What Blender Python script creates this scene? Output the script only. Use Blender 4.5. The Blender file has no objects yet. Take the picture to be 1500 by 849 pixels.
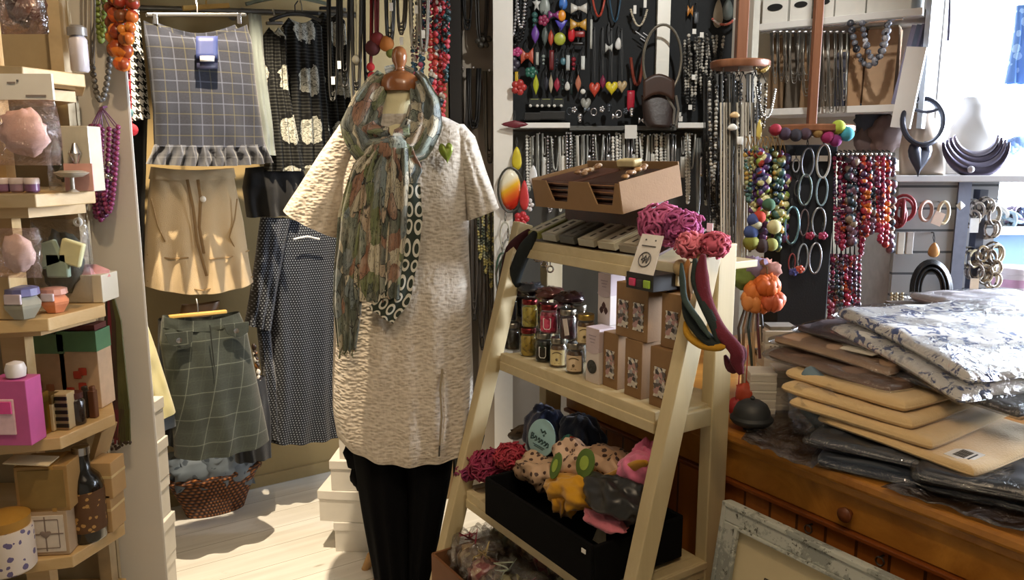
import bpy, math, random
from mathutils import Vector, Matrix, noise
R = random.Random(7)
PI = math.pi
scene = bpy.context.scene
COL = scene.collection
# ---------------------------------------------------------------- camera maths (1500x849 frame)
FOC, PITCH, EYE = 1150.0, math.radians(9.7), 1.40
CP, SP = math.cos(PITCH), math.sin(PITCH)
def ray(px, py):
    a = (px-750)/FOC; b = (424.5-py)/FOC
    return Vector((a, CP+b*SP, -SP+b*CP))
CAM = Vector((0, 0, EYE))
def onp(px, py, p, n):
    r = ray(px, py); t = (Vector(p)-CAM).dot(n)/r.dot(n)
    return CAM+r*t
def at(px, py, Y): return onp(px, py, (0, Y, 0), Vector((0, 1, 0)))
def atz(px, py, z): return onp(px, py, (0, 0, z), Vector((0, 0, 1)))
def Fr(loc, rz=0, rx=0, ry=0):
    return Matrix.Translation(Vector(loc)) @ Matrix.Rotation(rz, 4, 'Z') @ Matrix.Rotation(ry, 4, 'Y') @ Matrix.Rotation(rx, 4, 'X')
U = Vector((.55, -.835, 0)).normalized(); NN = Vector((.835, .55, 0)).normalized()
ANG = math.atan2(U.y, U.x)
LM = Fr(U*-1.58+NN*1.09, ANG)          # shelf-stand frame: x along it, y inwards
LI = LM.inverted()
def atL(px, py, y):                     # point on a plane parallel to the stand's front, world
    p = LM @ Vector((0, y, 0)); return onp(px, py, p, NN)
def atLl(px, py, y): return LI @ atL(px, py, y)
def atR(px, py, yp):                    # plane parallel to the clothes wall, world
    return onp(px, py, -U*yp, U)
# ---------------------------------------------------------------- mesh builder
def nz(p, s=1.0): return noise.noise(Vector(p)*s)
class MB:
    def __init__(s, M=None):
        s.v = []; s.f = []; s.uv = []; s.mi = []; s.M = M or Matrix(); s.m = 0
    def add(s, vs, fs, uvs=None):
        o = len(s.v); s.v += [s.M @ Vector(p) for p in vs]
        s.uv += uvs if uvs else [(p[0]+p[1]*.6, p[2]) for p in vs]
        s.f += [tuple(i+o for i in f) for f in fs]; s.mi += [s.m]*len(fs)
    def box(s, c, d, M=None, bev=0):
        x, y, z = d[0]/2, d[1]/2, d[2]/2
        M = M or Matrix(); c = Vector(c)
        vs = [c+M @ Vector((sx*x, sy*y, sz*z)) for sx in (-1, 1) for sy in (-1, 1) for sz in (-1, 1)]
        s.add(vs, [(0, 1, 3, 2), (4, 6, 7, 5), (0, 4, 5, 1), (2, 3, 7, 6), (0, 2, 6, 4), (1, 5, 7, 3)])
    def bar(s, a, b, w, d, up=(0, 0, 1)):   # square bar from a to b
        a, b = Vector(a), Vector(b); t = (b-a).normalized(); up = Vector(up)
        if abs(t.dot(up)) > .98: up = Vector((0, 1, 0))
        e = t.cross(up).normalized(); g = e.cross(t)
        vs = [p+e*(i*w/2)+g*(j*d/2) for p in (a, b) for i, j in ((-1, -1), (1, -1), (1, 1), (-1, 1))]
        s.add(vs, [(3, 2, 1, 0), (4, 5, 6, 7), (0, 1, 5, 4), (1, 2, 6, 5), (2, 3, 7, 6), (3, 0, 4, 7)])
    def tube(s, pts, r, n=6, closed=False, flat=1):
        pts = [Vector(p) for p in pts]; k = len(pts)
        if k < 2: return
        vs = []; N = None
        for i, p in enumerate(pts):
            t = (pts[(i+1) % k]-pts[i-1]) if closed else (pts[min(i+1, k-1)]-pts[max(i-1, 0)])
            if t.length < 1e-9: t = Vector((0, 0, 1))
            t.normalize()
            if N is None:
                N = Vector((0, 1, 0)) if abs(t.y) < .9 else Vector((1, 0, 0))
            N = (N-t*N.dot(t))
            if N.length < 1e-6: N = t.orthogonal()
            N.normalize(); B = t.cross(N)
            rr = r[i] if isinstance(r, (list, tuple)) else r
            for j in range(n):
                a = 2*PI*j/n; vs.append(p+N*(math.cos(a)*rr*flat)+B*(math.sin(a)*rr))
        fs = []
        for i in range(k if closed else k-1):
            for j in range(n):
                a, b = i*n+j, i*n+(j+1) % n; c = ((i+1) % k)*n
                fs.append((a, b, c+(j+1) % n, c+j))
        if not closed:
            fs.append(tuple(range(n-1, -1, -1))); fs.append(tuple((k-1)*n+j for j in range(n)))
        s.add(vs, fs)
    def lathe(s, prof, n=20, c=(0, 0, 0), M=None, sx=1, sy=1):
        c = Vector(c); M = M or Matrix(); vs = []
        for r, z in prof:
            for j in range(n):
                a = 2*PI*j/n; vs.append(c+M @ Vector((r*math.cos(a)*sx, r*math.sin(a)*sy, z)))
        fs = [(i*n+j, i*n+(j+1) % n, (i+1)*n+(j+1) % n, (i+1)*n+j) for i in range(len(prof)-1) for j in range(n)]
        fs.append(tuple(range(n-1, -1, -1))); fs.append(tuple((len(prof)-1)*n+j for j in range(n)))
        s.add(vs, fs)
    def ball(s, c, r, n=8, m=5, sc=(1, 1, 1), M=None):
        prof = [(max(1e-4, r*math.sin(PI*i/m)), -r*math.cos(PI*i/m)) for i in range(m+1)]
        M2 = (M or Matrix()) @ Matrix.Diagonal((*sc, 1))
        s.lathe(prof, n, c, M2)
    def blob(s, c, sc, n=16, m=10, amp=.25, fr=2.2, seed=0, M=None, ridge=0):
        c = Vector(c); M = M or Matrix(); vs = []
        for i in range(m+1):
            th = PI*i/m
            for j in range(n):
                a = 2*PI*j/n
                d = Vector((math.sin(th)*math.cos(a), math.sin(th)*math.sin(a), -math.cos(th)))
                k = 1+amp*noise.noise(d*fr+Vector((seed*3.1, seed*1.7, seed)))
                if ridge:
                    q = Vector((d.x*fr*.75, d.y*fr*.75, d.z*fr*.3))+Vector((seed*2.3, seed, seed*1.9)); k += ridge*(.28-abs(noise.noise(q)))+ridge*.18*(.25-abs(noise.noise(q*2.1)))
                vs.append(c+M @ Vector((d.x*sc[0]*k, d.y*sc[1]*k, d.z*sc[2]*k)))
        s.add(vs, [(i*n+j, i*n+(j+1) % n, (i+1)*n+(j+1) % n, (i+1)*n+j) for i in range(m) for j in range(n)])
    def grid(s, fn, nu, nv, cu=False, uvf=None):
        vs = []; uv = []
        for j in range(nv+1):
            for i in range(nu if cu else nu+1):
                q = fn(i/nu, j/nv); vs.append(q[0] if len(q) == 2 else q)
                uv.append(q[1] if len(q) == 2 else (i/nu, j/nv))
        w = nu if cu else nu+1
        s.add(vs, [(j*w+i, j*w+(i+1) % w, (j+1)*w+(i+1) % w, (j+1)*w+i) for j in range(nv) for i in range(nu)], uv)
    def prism(s, poly, h, M=None):        # polygon in local xy -> extruded along z (centred)
        M = M or Matrix(); k = len(poly)
        vs = [M @ Vector((x, y, -h/2)) for x, y in poly]+[M @ Vector((x, y, h/2)) for x, y in poly]
        s.add(vs, [tuple(range(k-1, -1, -1)), tuple(range(k, 2*k))]+[(i, (i+1) % k, k+(i+1) % k, k+i) for i in range(k)])
    def lens(s, poly, h, M=None):         # puffed charm: outline pinched to a ridge
        M = M or Matrix(); k = len(poly); cx = sum(p[0] for p in poly)/k; cy = sum(p[1] for p in poly)/k
        sh = lambda f, z: [M @ Vector((cx+(x-cx)*f, cy+(y-cy)*f, z)) for x, y in poly]
        vs = sh(.7, -h/2)+sh(1, -h/6)+sh(1, h/6)+sh(.7, h/2)
        fs = [tuple(range(k-1, -1, -1)), tuple(range(3*k, 4*k))]
        for l in range(3): fs += [(l*k+i, l*k+(i+1) % k, (l+1)*k+(i+1) % k, (l+1)*k+i) for i in range(k)]
        s.add(vs, fs)
    def torus(s, c, r0, r1, n=20, m=8, M=None, sx=1, sy=1):
        M = M or Matrix(); c = Vector(c)
        s.tube([c+M @ Vector((r0*sx*math.cos(2*PI*i/n), r0*sy*math.sin(2*PI*i/n), 0)) for i in range(n)], r1, m, True)
    def beads(s, pts, r, gap=2.0, n=7, m=5, var=0, sc=(1, 1, 1)):
        L = 0; nxt = 0; pts = [Vector(p) for p in pts]
        for a, b in zip(pts, pts[1:]):
            d = (b-a).length
            while nxt <= L+d and d > 0:
                rr = r*(1+R.uniform(-var, var)); s.ball(a+(b-a)*((nxt-L)/d), rr, n, m, sc); nxt += rr*gap
            L += d
def obj(name, mb, m, parent=None, smooth=True, bevel=0, solid=0, sub=0, base=None, label=None):
    me = bpy.data.meshes.new(name)
    lo = Vector([min(p[i] for p in mb.v) for i in range(3)]); hi = Vector([max(p[i] for p in mb.v) for i in range(3)])
    o0 = Vector(base) if base is not None else Vector(((lo.x+hi.x)/2, (lo.y+hi.y)/2, lo.z))
    me.from_pydata([p-o0 for p in mb.v], [], mb.f)
    for mm in (m if isinstance(m, (list, tuple)) else [m]): me.materials.append(mm)
    if any(mb.mi): me.polygons.foreach_set('material_index', mb.mi)
    ul = me.uv_layers.new(name='UVMap'); dat = []
    for lp in me.loops: dat += mb.uv[lp.vertex_index]
    ul.data.foreach_set('uv', dat)
    me.polygons.foreach_set('use_smooth', [bool(smooth)]*len(me.polygons))
    if smooth and smooth != 2: me.set_sharp_from_angle(angle=math.radians(42))
    me.update()
    o = bpy.data.objects.new(name, me); COL.objects.link(o)
    if parent is not None:
        o.parent = parent; w = Vector((0, 0, 0)); q = parent
        while q is not None: w += q.location; q = q.parent
        o.location = o0-w
    else: o.location = o0
    if solid:
        x = o.modifiers.new('solid', 'SOLIDIFY'); x.thickness = solid; x.offset = 0
    if sub:
        x = o.modifiers.new('sub', 'SUBSURF'); x.levels = sub; x.render_levels = sub
    if bevel:
        x = o.modifiers.new('bevel', 'BEVEL'); x.width = bevel; x.segments = 2; x.limit_method = 'ANGLE'; x.angle_limit = math.radians(40)
    if label: o['label'] = label
    return o
def tag(o, label, cat, group=None, kind=None):
    o['label'] = label; o['category'] = cat
    if group: o['group'] = group
    if kind: o['kind'] = kind
    return o
def thing(name, label, cat, loc, group=None):
    o = bpy.data.objects.new(name, None); COL.objects.link(o); o.empty_display_size = .05
    o.location = Vector(loc); return tag(o, label, cat, group)
def struct(name, mb, m, **k):
    o = obj(name, mb, m, **k); o['kind'] = 'structure'; return o
def single(name, mb, m, label, cat, group=None, **k):
    return tag(obj(name, mb, m, **k), label, cat, group)
def copy_tree(o, dloc=None, parent=None, label=None):
    c = o.copy(); COL.objects.link(c); c.parent = parent
    if dloc is not None: c.location = o.location+Vector(dloc)
    if label: c['label'] = label
    for ch in list(o.children):
        if ch is not c: copy_tree(ch, None, c)
    return c
ORD = ['first', 'second', 'third', 'fourth', 'fifth', 'sixth', 'seventh', 'eighth', 'ninth', 'tenth', 'eleventh', 'twelfth', 'thirteenth', 'fourteenth', 'fifteenth', 'sixteenth', 'seventeenth', 'eighteenth', 'nineteenth', 'twentieth']+['twenty-'+x for x in ('first', 'second', 'third', 'fourth', 'fifth', 'sixth', 'seventh', 'eighth', 'ninth')]+['thirtieth']+['thirty-'+x for x in ('first', 'second', 'third', 'fourth', 'fifth', 'sixth', 'seventh', 'eighth', 'ninth')]+['fortieth']
# ---------------------------------------------------------------- materials
def lin(h):
    if isinstance(h, str):
        h = h.lstrip('#'); c = [int(h[i:i+2], 16)/255 for i in (0, 2, 4)]
    else: c = h
    return tuple(x/12.92 if x <= .04045 else ((x+.055)/1.055)**2.4 for x in c)+(1,)
MATS = {}
class NT:
    def __init__(s, name):
        s.m = bpy.data.materials.new(name); s.m.use_nodes = True; s.t = s.m.node_tree
        s.b = s.t.nodes['Principled BSDF']; s.out = s.t.nodes['Material Output']
    def n(s, typ, **k):
        x = s.t.nodes.new(typ)
        for a, v in k.items():
            if a.startswith('i_'):
                key = a[2:]; x.inputs[int(key) if key.isdigit() else key.replace('_', ' ')].default_value = v
            else: setattr(x, a, v)
        return x
    def l(s, a, b): s.t.links.new(a, b)
    def coord(s, which='Object', scale=(1, 1, 1), rot=(0, 0, 0)):
        tc = s.n('ShaderNodeTexCoord'); mp = s.n('ShaderNodeMapping')
        mp.inputs['Scale'].default_value = scale; mp.inputs['Rotation'].default_value = rot
        s.l(tc.outputs[which], mp.inputs['Vector']); return mp.outputs['Vector']
    def noise(s, vec, scale=5, detail=3, rough=.5, dist=0, out='Fac'):
        x = s.n('ShaderNodeTexNoise'); x.inputs['Scale'].default_value = scale; x.inputs['Detail'].default_value = detail
        x.inputs['Roughness'].default_value = rough; x.inputs['Distortion'].default_value = dist
        s.l(vec, x.inputs['Vector']); return x.outputs[out]
    def vor(s, vec, scale=5, feat='F1', out='Distance', rnd=1):
        x = s.n('ShaderNodeTexVoronoi'); x.feature = feat; x.inputs['Scale'].default_value = scale
        x.inputs['Randomness'].default_value = rnd
        s.l(vec, x.inputs['Vector']); return x.outputs[out]
    def ramp(s, fac, stops, interp='LINEAR'):
        x = s.n('ShaderNodeValToRGB'); r = x.color_ramp; r.interpolation = interp
        while len(r.elements) < len(stops): r.elements.new(.5)
        for e, (p, c) in zip(r.elements, stops): e.position = p; e.color = lin(c) if isinstance(c, str) else (c, c, c, 1)
        s.l(fac, x.inputs[0]); return x.outputs[0]
    def ma(s, op, a, b=None, c=None):
        x = s.n('ShaderNodeMath', operation=op)
        for i, v in enumerate((a, b, c)):
            if v is None: continue
            if isinstance(v, (int, float)): x.inputs[i].default_value = v
            else: s.l(v, x.inputs[i])
        return x.outputs[0]
    def mix(s, fac, a, b):
        x = s.n('ShaderNodeMix', data_type='RGBA')
        if isinstance(fac, (int, float)): x.inputs[0].default_value = fac
        else: s.l(fac, x.inputs[0])
        for i, v in ((6, a), (7, b)):
            if isinstance(v, str): x.inputs[i].default_value = lin(v)
            else: s.l(v, x.inputs[i])
        return x.outputs[2]
    def xyz(s, vec):
        x = s.n('ShaderNodeSeparateXYZ'); s.l(vec, x.inputs[0]); return x.outputs
    def col(s, c):
        if isinstance(c, str): s.b.inputs['Base Color'].default_value = lin(c)
        else: s.l(c, s.b.inputs['Base Color'])
    def bump(s, h, st=.3, dist=.01):
        x = s.n('ShaderNodeBump'); x.inputs['Strength'].default_value = st; x.inputs['Distance'].default_value = dist
        s.l(h, x.inputs['Height']); s.l(x.outputs[0], s.b.inputs['Normal'])
    def set(s, rough=.6, metal=0, spec=.5, coat=0, sheen=0):
        s.b.inputs['Roughness'].default_value = rough; s.b.inputs['Metallic'].default_value = metal
        s.b.inputs['Specular IOR Level'].default_value = spec; s.b.inputs['Coat Weight'].default_value = coat
        s.b.inputs['Sheen Weight'].default_value = sheen
        return s
def P(c, rough=.55, metal=0, var=.25, vs=30, bump=0, bs=80, coat=0, spec=.5, sheen=0):
    """plain material with slight natural variation"""
    key = (c, rough, metal, var, vs, bump, bs, coat, spec, sheen)
    if key in MATS: return MATS[key]
    t = NT('surface_'+str(c).strip('#')); t.set(rough, metal, spec, coat, sheen)
    v = t.coord()
    if var:
        f = t.noise(v, vs, 3)
        hs = t.n('ShaderNodeHueSaturation'); hs.inputs['Color'].default_value = lin(c)
        t.l(t.ma('MULTIPLY_ADD', f, var*2, 1-var), hs.inputs['Value']); t.col(hs.outputs[0])
    else: t.col(c)
    if bump: t.bump(t.noise(v, bs, 4), bump, .004)
    MATS[key] = t.m; return t.m
def cloth(c, bump=.35, bs=900, var=.2): return P(c, .85, 0, var, 12, bump, bs, 0, .2, .3)
def metal(c='#b9b9bd', rough=.25): return P(c, rough, 1, .1)
def gloss(c, rough=.18): return P(c, rough, 0, .15, 40, 0, 80, .5)
def wood(name, c1, c2, axis=0, scale=9, rough=.45, ring=14, coat=0, knots=False):
    t = NT(name); t.set(rough, 0, .5, coat)
    sc = [scale]*3; sc[axis] = scale*.07
    v = t.coord('Object', tuple(sc))
    a = t.noise(v, 1.2, 5, .6, 1.5); b = t.noise(v, ring*.35, 4, .6)
    c = t.mix(t.ramp(a, [(.3, 0), (.7, 1)]), c1, c2)
    c = t.mix(t.ramp(b, [(.35, .35), (.7, 0)]), c, c1)
    if knots:
        k = t.vor(t.coord('Object', (3, 3, 3)), 1.3); c = t.mix(t.ramp(k, [(.05, .8), (.16, 0)]), c, '#4a2408')
    t.col(c); t.bump(b, .12, .003); return t.m
def uvlines(t, comp, period, width, off=0):   # 1 inside a stripe
    x = t.ma('FRACT', t.ma('ADD', t.ma('DIVIDE', comp, period), 10+off))
    return t.ma('LESS_THAN', x, width/period)
def uvw(t): return t.xyz(t.coord('UV'))
# ---------------------------------------------------------------- special materials
def m_plaid(name, base, l1, l2, l3, p1, rough=.9, w=.004, dark=None):
    t = NT(name); t.set(rough, 0, .2, 0, .3); u = uvw(t)
    c = t.mix(t.noise(t.coord('UV', (60, 60, 60)), 3, 3), base, dark or base)
    for k, (per, wd, off, cl, op) in enumerate(((p1, p1*.3, .35, l1, .35), (p1, w, 0, l2, .6), (p1, w*.8, .5, l3, .55))):
        for comp in (0, 1):
            f = t.ma('MULTIPLY', uvlines(t, u[comp], per*(1 if comp else 1), wd, off), op); c = t.mix(f, c, cl)
    t.col(c); t.bump(t.noise(t.coord('UV', (1, 1, 1)), 700, 2), .3, .002); return t.m
def m_hound():
    t = NT('houndstooth_cloth'); t.set(.9, 0, .2); u = uvw(t); k = .0029
    x = t.ma('FLOOR', t.ma('DIVIDE', u[0], k/1)); y = t.ma('FLOOR', t.ma('DIVIDE', u[1], k))
    m = lambda a, n: t.ma('FLOORED_MODULO', a, n)
    wx = t.ma('LESS_THAN', m(x, 8), 4); wy = t.ma('LESS_THAN', m(y, 8), 4)
    tw = t.ma('LESS_THAN', m(t.ma('ADD', x, y), 4), 2)
    f = t.ma('ADD', t.ma('MULTIPLY', tw, wx), t.ma('MULTIPLY', t.ma('SUBTRACT', 1, tw), wy))
    t.col(t.mix(f, '#dedcd6', '#141414')); return t.m
def m_dots(name, base, dot, per=.011, r=.26):
    t = NT(name); t.set(.85, 0, .25, 0, .3); u = uvw(t)
    row = t.ma('FLOOR', t.ma('DIVIDE', u[1], per)); sh = t.ma('MULTIPLY', t.ma('FLOORED_MODULO', row, 2), .5)
    fx = t.ma('SUBTRACT', t.ma('FRACT', t.ma('ADD', t.ma('DIVIDE', u[0], per), t.ma('ADD', sh, 10))), .5)
    fy = t.ma('SUBTRACT', t.ma('FRACT', t.ma('ADD', t.ma('DIVIDE', u[1], per), 10)), .5)
    d = t.ma('SQRT', t.ma('ADD', t.ma('MULTIPLY', fx, fx), t.ma('MULTIPLY', fy, fy)))
    t.col(t.mix(t.ma('LESS_THAN', d, r), base, dot)); t.bump(t.noise(t.coord('UV'), 500, 2), .2, .002); return t.m
def m_roses():
    t = NT('black_rose_print_cloth'); t.set(.75, 0, .3); u = uvw(t); px, pz = .118, .185
    fx = t.ma('MULTIPLY', t.ma('SUBTRACT', t.ma('FRACT', t.ma('ADD', t.ma('DIVIDE', u[0], px), 10.1)), .5), px)
    fz = t.ma('MULTIPLY', t.ma('SUBTRACT', t.ma('FRACT', t.ma('ADD', t.ma('DIVIDE', u[1], pz), 10.42)), .5), pz*.8)
    v = t.coord('UV'); nn = t.noise(v, 38, 3)
    d = t.ma('SQRT', t.ma('ADD', t.ma('MULTIPLY', fx, fx), t.ma('MULTIPLY', fz, fz)))
    d = t.ma('ADD', d, t.ma('MULTIPLY', t.ma('SUBTRACT', nn, .5), .05))
    pet = t.ramp(t.noise(v, 60, 4, .6, 3), [(.36, '#3f4139'), (.46, '#989990'), (.6, '#c0c0b6')])
    c = t.mix(t.ma('LESS_THAN', d, .042), '#0c0d0e', pet)
    lines = t.ma('MULTIPLY', uvlines(t, u[1], .012, .004), t.ma('GREATER_THAN', d, .05))
    c = t.mix(t.ma('MULTIPLY', lines, .13), c, '#8d8f86'); t.col(c); return t.m
def m_seer():
    t = NT('puckered_cream_dress_cloth'); t.set(.9, 0, .2, 0, .3)
    v = t.coord('UV', (1, 1, 1)); v2 = t.coord('UV', (55, 110, 1)); v3 = t.coord('UV', (90, 40, 1))
    a = t.vor(v2, 1.3, 'SMOOTH_F1'); b = t.noise(v3, 1.2, 3); h = t.ma('ADD', t.ma('MULTIPLY', a, 1.0), t.ma('MULTIPLY', b, .7))
    t.col(t.mix(t.ramp(h, [(.35, 0), (1.0, 1)]), '#aca08f', '#c9beae')); t.bump(h, .6, .008); return t.m
def m_scarf():
    t = NT('printed_scarf_cloth'); t.set(.75, 0, .3, 0, .3)
    v = t.coord('UV', (1, .75, 1)); d = t.noise(v, 9, 3, out='Color')
    mx = t.n('ShaderNodeMix', data_type='VECTOR'); mx.inputs[0].default_value = .12; t.l(v, mx.inputs[4]); t.l(d, mx.inputs[5])
    cc = t.vor(mx.outputs[1], 23, 'F1', 'Color'); g = t.n('ShaderNodeSeparateColor'); t.l(cc, g.inputs[0])
    c = t.ramp(g.outputs[0], [(0, '#37473c'), (.16, '#b3a98f'), (.28, '#6a7568'), (.42, '#c4bba2'), (.52, '#8a5d45'), (.62, '#5f6b3c'), (.72, '#a8937a'), (.8, '#37433f'), (.9, '#66767a')], 'CONSTANT')
    c = t.mix(t.ramp(t.noise(v, 22, 3), [(.5, 0), (.75, .4)]), c, '#d6cdb9'); c = t.mix(.22, c, '#8a8474')
    e = t.vor(mx.outputs[1], 23, 'DISTANCE_TO_EDGE'); c = t.mix(t.ma('MULTIPLY', t.ramp(e, [(.012, .95), (.035, 0)]), t.ramp(t.noise(v, 7, 2), [(.45, 0), (.52, 1)])), c, '#101312')
    w = t.noise(t.coord('UV', (22, 5, 1)), 2.5, 4, .6, 2); c = t.mix(t.ramp(w, [(.50, 0), (.52, .9), (.54, .9), (.56, 0)]), c, '#17191a')
    t.col(c); t.bump(t.noise(v, 60, 3), .3, .004); return t.m
def m_rings():
    t = NT('scarf_ring_border_cloth'); t.set(.75, 0, .3); u = uvw(t); p = .046
    v = u
    fx = t.ma('SUBTRACT', t.ma('FRACT', t.ma('ADD', t.ma('DIVIDE', u[0], p), 10)), .5)
    fy = t.ma('SUBTRACT', t.ma('FRACT', t.ma('ADD', t.ma('DIVIDE', u[1], p), 10)), .5)
    d = t.ma('SQRT', t.ma('ADD', t.ma('MULTIPLY', fx, fx), t.ma('MULTIPLY', fy, fy)))
    f = t.ma('MULTIPLY', t.ma('GREATER_THAN', d, .24), t.ma('LESS_THAN', d, .42))
    t.col(t.mix(f, '#2d352c', '#c9c6b8')); return t.m
def m_film(name, tint='#ffffff', lo=.12, hi=.75, bs=28, st=.9, rough=.08):
    """clear plastic film: see-through with glossy crinkles"""
    t = NT(name); t.t.nodes.remove(t.b)
    tr = t.n('ShaderNodeBsdfTransparent'); tr.inputs[0].default_value = lin(tint)
    gl = t.n('ShaderNodeBsdfGlossy'); gl.inputs['Roughness'].default_value = rough
    v = t.coord(); bp = t.n('ShaderNodeBump'); bp.inputs['Strength'].default_value = st; bp.inputs['Distance'].default_value = .02
    t.l(t.noise(v, bs, 4, .6, 1.5), bp.inputs['Height']); t.l(bp.outputs[0], gl.inputs['Normal'])
    lw = t.n('ShaderNodeLayerWeight'); lw.inputs[0].default_value = .35; t.l(bp.outputs[0], lw.inputs['Normal'])
    f = t.ma('MULTIPLY_ADD', lw.outputs['Fresnel'], hi-lo, lo)
    mx = t.n('ShaderNodeMixShader'); t.l(f, mx.inputs[0]); t.l(tr.outputs[0], mx.inputs[1]); t.l(gl.outputs[0], mx.inputs[2])
    t.l(mx.outputs[0], t.out.inputs[0]); return t.m
def m_floor():
    t = NT('painted_floor_boards'); t.set(.5, 0, .4); u = t.xyz(t.coord('Object'))
    seam = uvlines(t, u[1], .135, .0035); v = t.coord('Object', (.6, 9, 1))
    c = t.mix(t.ramp(t.noise(v, 3, 4), [(.3, 0), (.75, 1)]), '#dad7cf', '#f0eee8')
    c = t.mix(t.ramp(t.noise(t.coord('Object'), 9, 5, .7), [(.62, 0), (.75, .35)]), c, '#a59c88')
    kn = t.vor(t.coord('Object', (2, 7, 1)), 1.5); c = t.mix(t.ramp(kn, [(.03, .6), (.08, 0)]), c, '#8f836b')
    t.col(t.mix(t.ma('MULTIPLY', seam, .6), c, '#857b68')); t.bump(t.ma('SUBTRACT', 1, seam), .4, .004); return t.m
def m_frame():
    t = NT('distressed_grey_paint'); t.set(.7); v = t.coord()
    c = t.mix(t.ramp(t.noise(v, 14, 5, .7), [(.46, 0), (.52, 1)]), '#8f938c', '#b8bbb2')
    c = t.mix(t.ramp(t.noise(v, 45, 5, .8), [(.58, 0), (.63, 1)]), c, '#4a4a40'); t.col(c); return t.m
def m_bead(name, c1, c2, per=.075):
    t = NT(name); t.set(.4, 0, .5, .2); u = t.xyz(t.coord('Object'))
    seam = uvlines(t, u[0], per, .007); cell = t.ma('FLOOR', t.ma('DIVIDE', u[0], per))
    wn = t.n('ShaderNodeTexWhiteNoise', noise_dimensions='1D'); t.l(cell, wn.inputs['W'])
    g = t.noise(t.coord('Object', (30, 30, 2)), 1.5, 4)
    c = t.mix(t.ma('MULTIPLY', wn.outputs[0], .6), c1, c2); c = t.mix(t.ramp(g, [(.4, .0), (.8, .5)]), c, c2)
    t.col(t.mix(t.ma('MULTIPLY', seam, .8), c, '#2b1405')); t.bump(t.ma('SUBTRACT', 1, seam), .5, .005); return t.m
def m_spots(name, base, spot, scale=40, th=.32):
    t = NT(name); t.set(.6); v = t.coord(); d = t.vor(v, scale); n2 = t.noise(v, scale*2, 2)
    f = t.ma('LESS_THAN', t.ma('ADD', d, t.ma('MULTIPLY', t.ma('SUBTRACT', n2, .5), .3)), th)
    t.col(t.mix(f, base, spot)); return t.m
def m_floral():
    t = NT('blue_floral_print_cloth'); t.set(.6); v = t.coord()
    n2 = t.noise(v, 30, 4, .65, 1.2); n3 = t.noise(v, 11, 3)
    f = t.ma('MULTIPLY', t.ramp(n2, [(.525, 0), (.56, 1)]), t.ramp(n3, [(.38, 0), (.46, 1)]))
    bl = t.mix(t.noise(v, 60, 2), '#1f2a52', '#5d6fa6'); t.col(t.mix(f, '#dcdcdc', bl)); return t.m
def m_wicker():
    t = NT('brown_wicker_weave'); t.set(.6); u = t.xyz(t.coord('Object'))
    ang = t.ma('ARCTAN2', u[1], u[0]); row = t.ma('FLOOR', t.ma('DIVIDE', u[2], .014))
    w = t.ma('SINE', t.ma('ADD', t.ma('MULTIPLY', ang, 34), t.ma('MULTIPLY', row, PI)))
    z = t.ma('ABSOLUTE', t.ma('SINE', t.ma('MULTIPLY', u[2], PI/.014))); h = t.ma('MULTIPLY', z, t.ma('MULTIPLY_ADD', w, .4, .6))
    t.col(t.ramp(h, [(.1, '#2a1408'), (.5, '#7a4420'), (.95, '#b0713a')])); t.bump(h, .9, .008); return t.m
def m_slat():
    t = NT('grey_slatwall_board'); t.set(.5); u = t.xyz(t.coord('Object')); s = uvlines(t, u[2], .075, .008)
    t.col(t.mix(s, P_c('#8f8d8c'), '#3a3a3c')); t.bump(t.ma('SUBTRACT', 1, s), .6, .006); return t.m
def P_c(c): return c
def m_tri(name, cols, scale=30, rough=.4, metal_=0):   # patchy multi-colour beads
    t = NT(name); t.set(rough, metal_); v = t.vor(t.coord(), scale, 'F1', 'Color'); g = t.n('ShaderNodeSeparateColor'); t.l(v, g.inputs[0])
    k = len(cols); t.col(t.ramp(g.outputs[0], [(i/k, c) for i, c in enumerate(cols)], 'CONSTANT')); return t.m
MAPLE = wood('maple_shelf_wood', '#bf9c66', '#d6ba8a', 0, 8)
CREAMW = wood('cream_painted_wood', '#b9a880', '#cdbd96', 2, 8, .5)
CREAMWX = wood('cream_painted_rail_wood', '#b9a880', '#cdbd96', 0, 8, .5)
PINE = wood('orange_pine_wood', '#965f1f', '#cd8f3c', 0, 6, .38, 10, .2, True)
DARKW = wood('dark_brown_wood', '#3a2012', '#5b3520', 0, 7, .4)
REDW = wood('turned_red_wood', '#6e4229', '#8f5f42', 2, 10, .4, 12, .1)
HANGW = wood('yellow_hanger_wood', '#c9a050', '#e0bf74', 0, 12, .4)
WALLM = P('#b0a592', .85, 0, .08, 6, .15, 60)
WHITEP = P('#dcd6cb', .6, 0, .06, 8, .1, 60)
BLACKC = cloth('#121213'); KRAFT = P('#8a6a46', .8, 0, .1, 40, .1, 200)
FILM = m_film('clear_wrapping_film', '#ffffff', .08, .5)
FILMP = m_film('clear_pink_wrapping_film', '#fff6f4', .1, .4)
FILMD = m_film('smoky_wrapping_film', '#d8d8de', .1, .55, 18)
SILV = metal('#c4c4c8', .22); DSILV = metal('#7d7b76', .35); GOLD = metal('#b58a3a', .3)
BLK = P('#141414', .35, 0, .2); WHT = P('#e4e2dc', .6, 0, .06)
# ================================================================= setting
mb = MB(); mb.box((.4, 1.35, -.05), (6.0, 6.3, .1))
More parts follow.
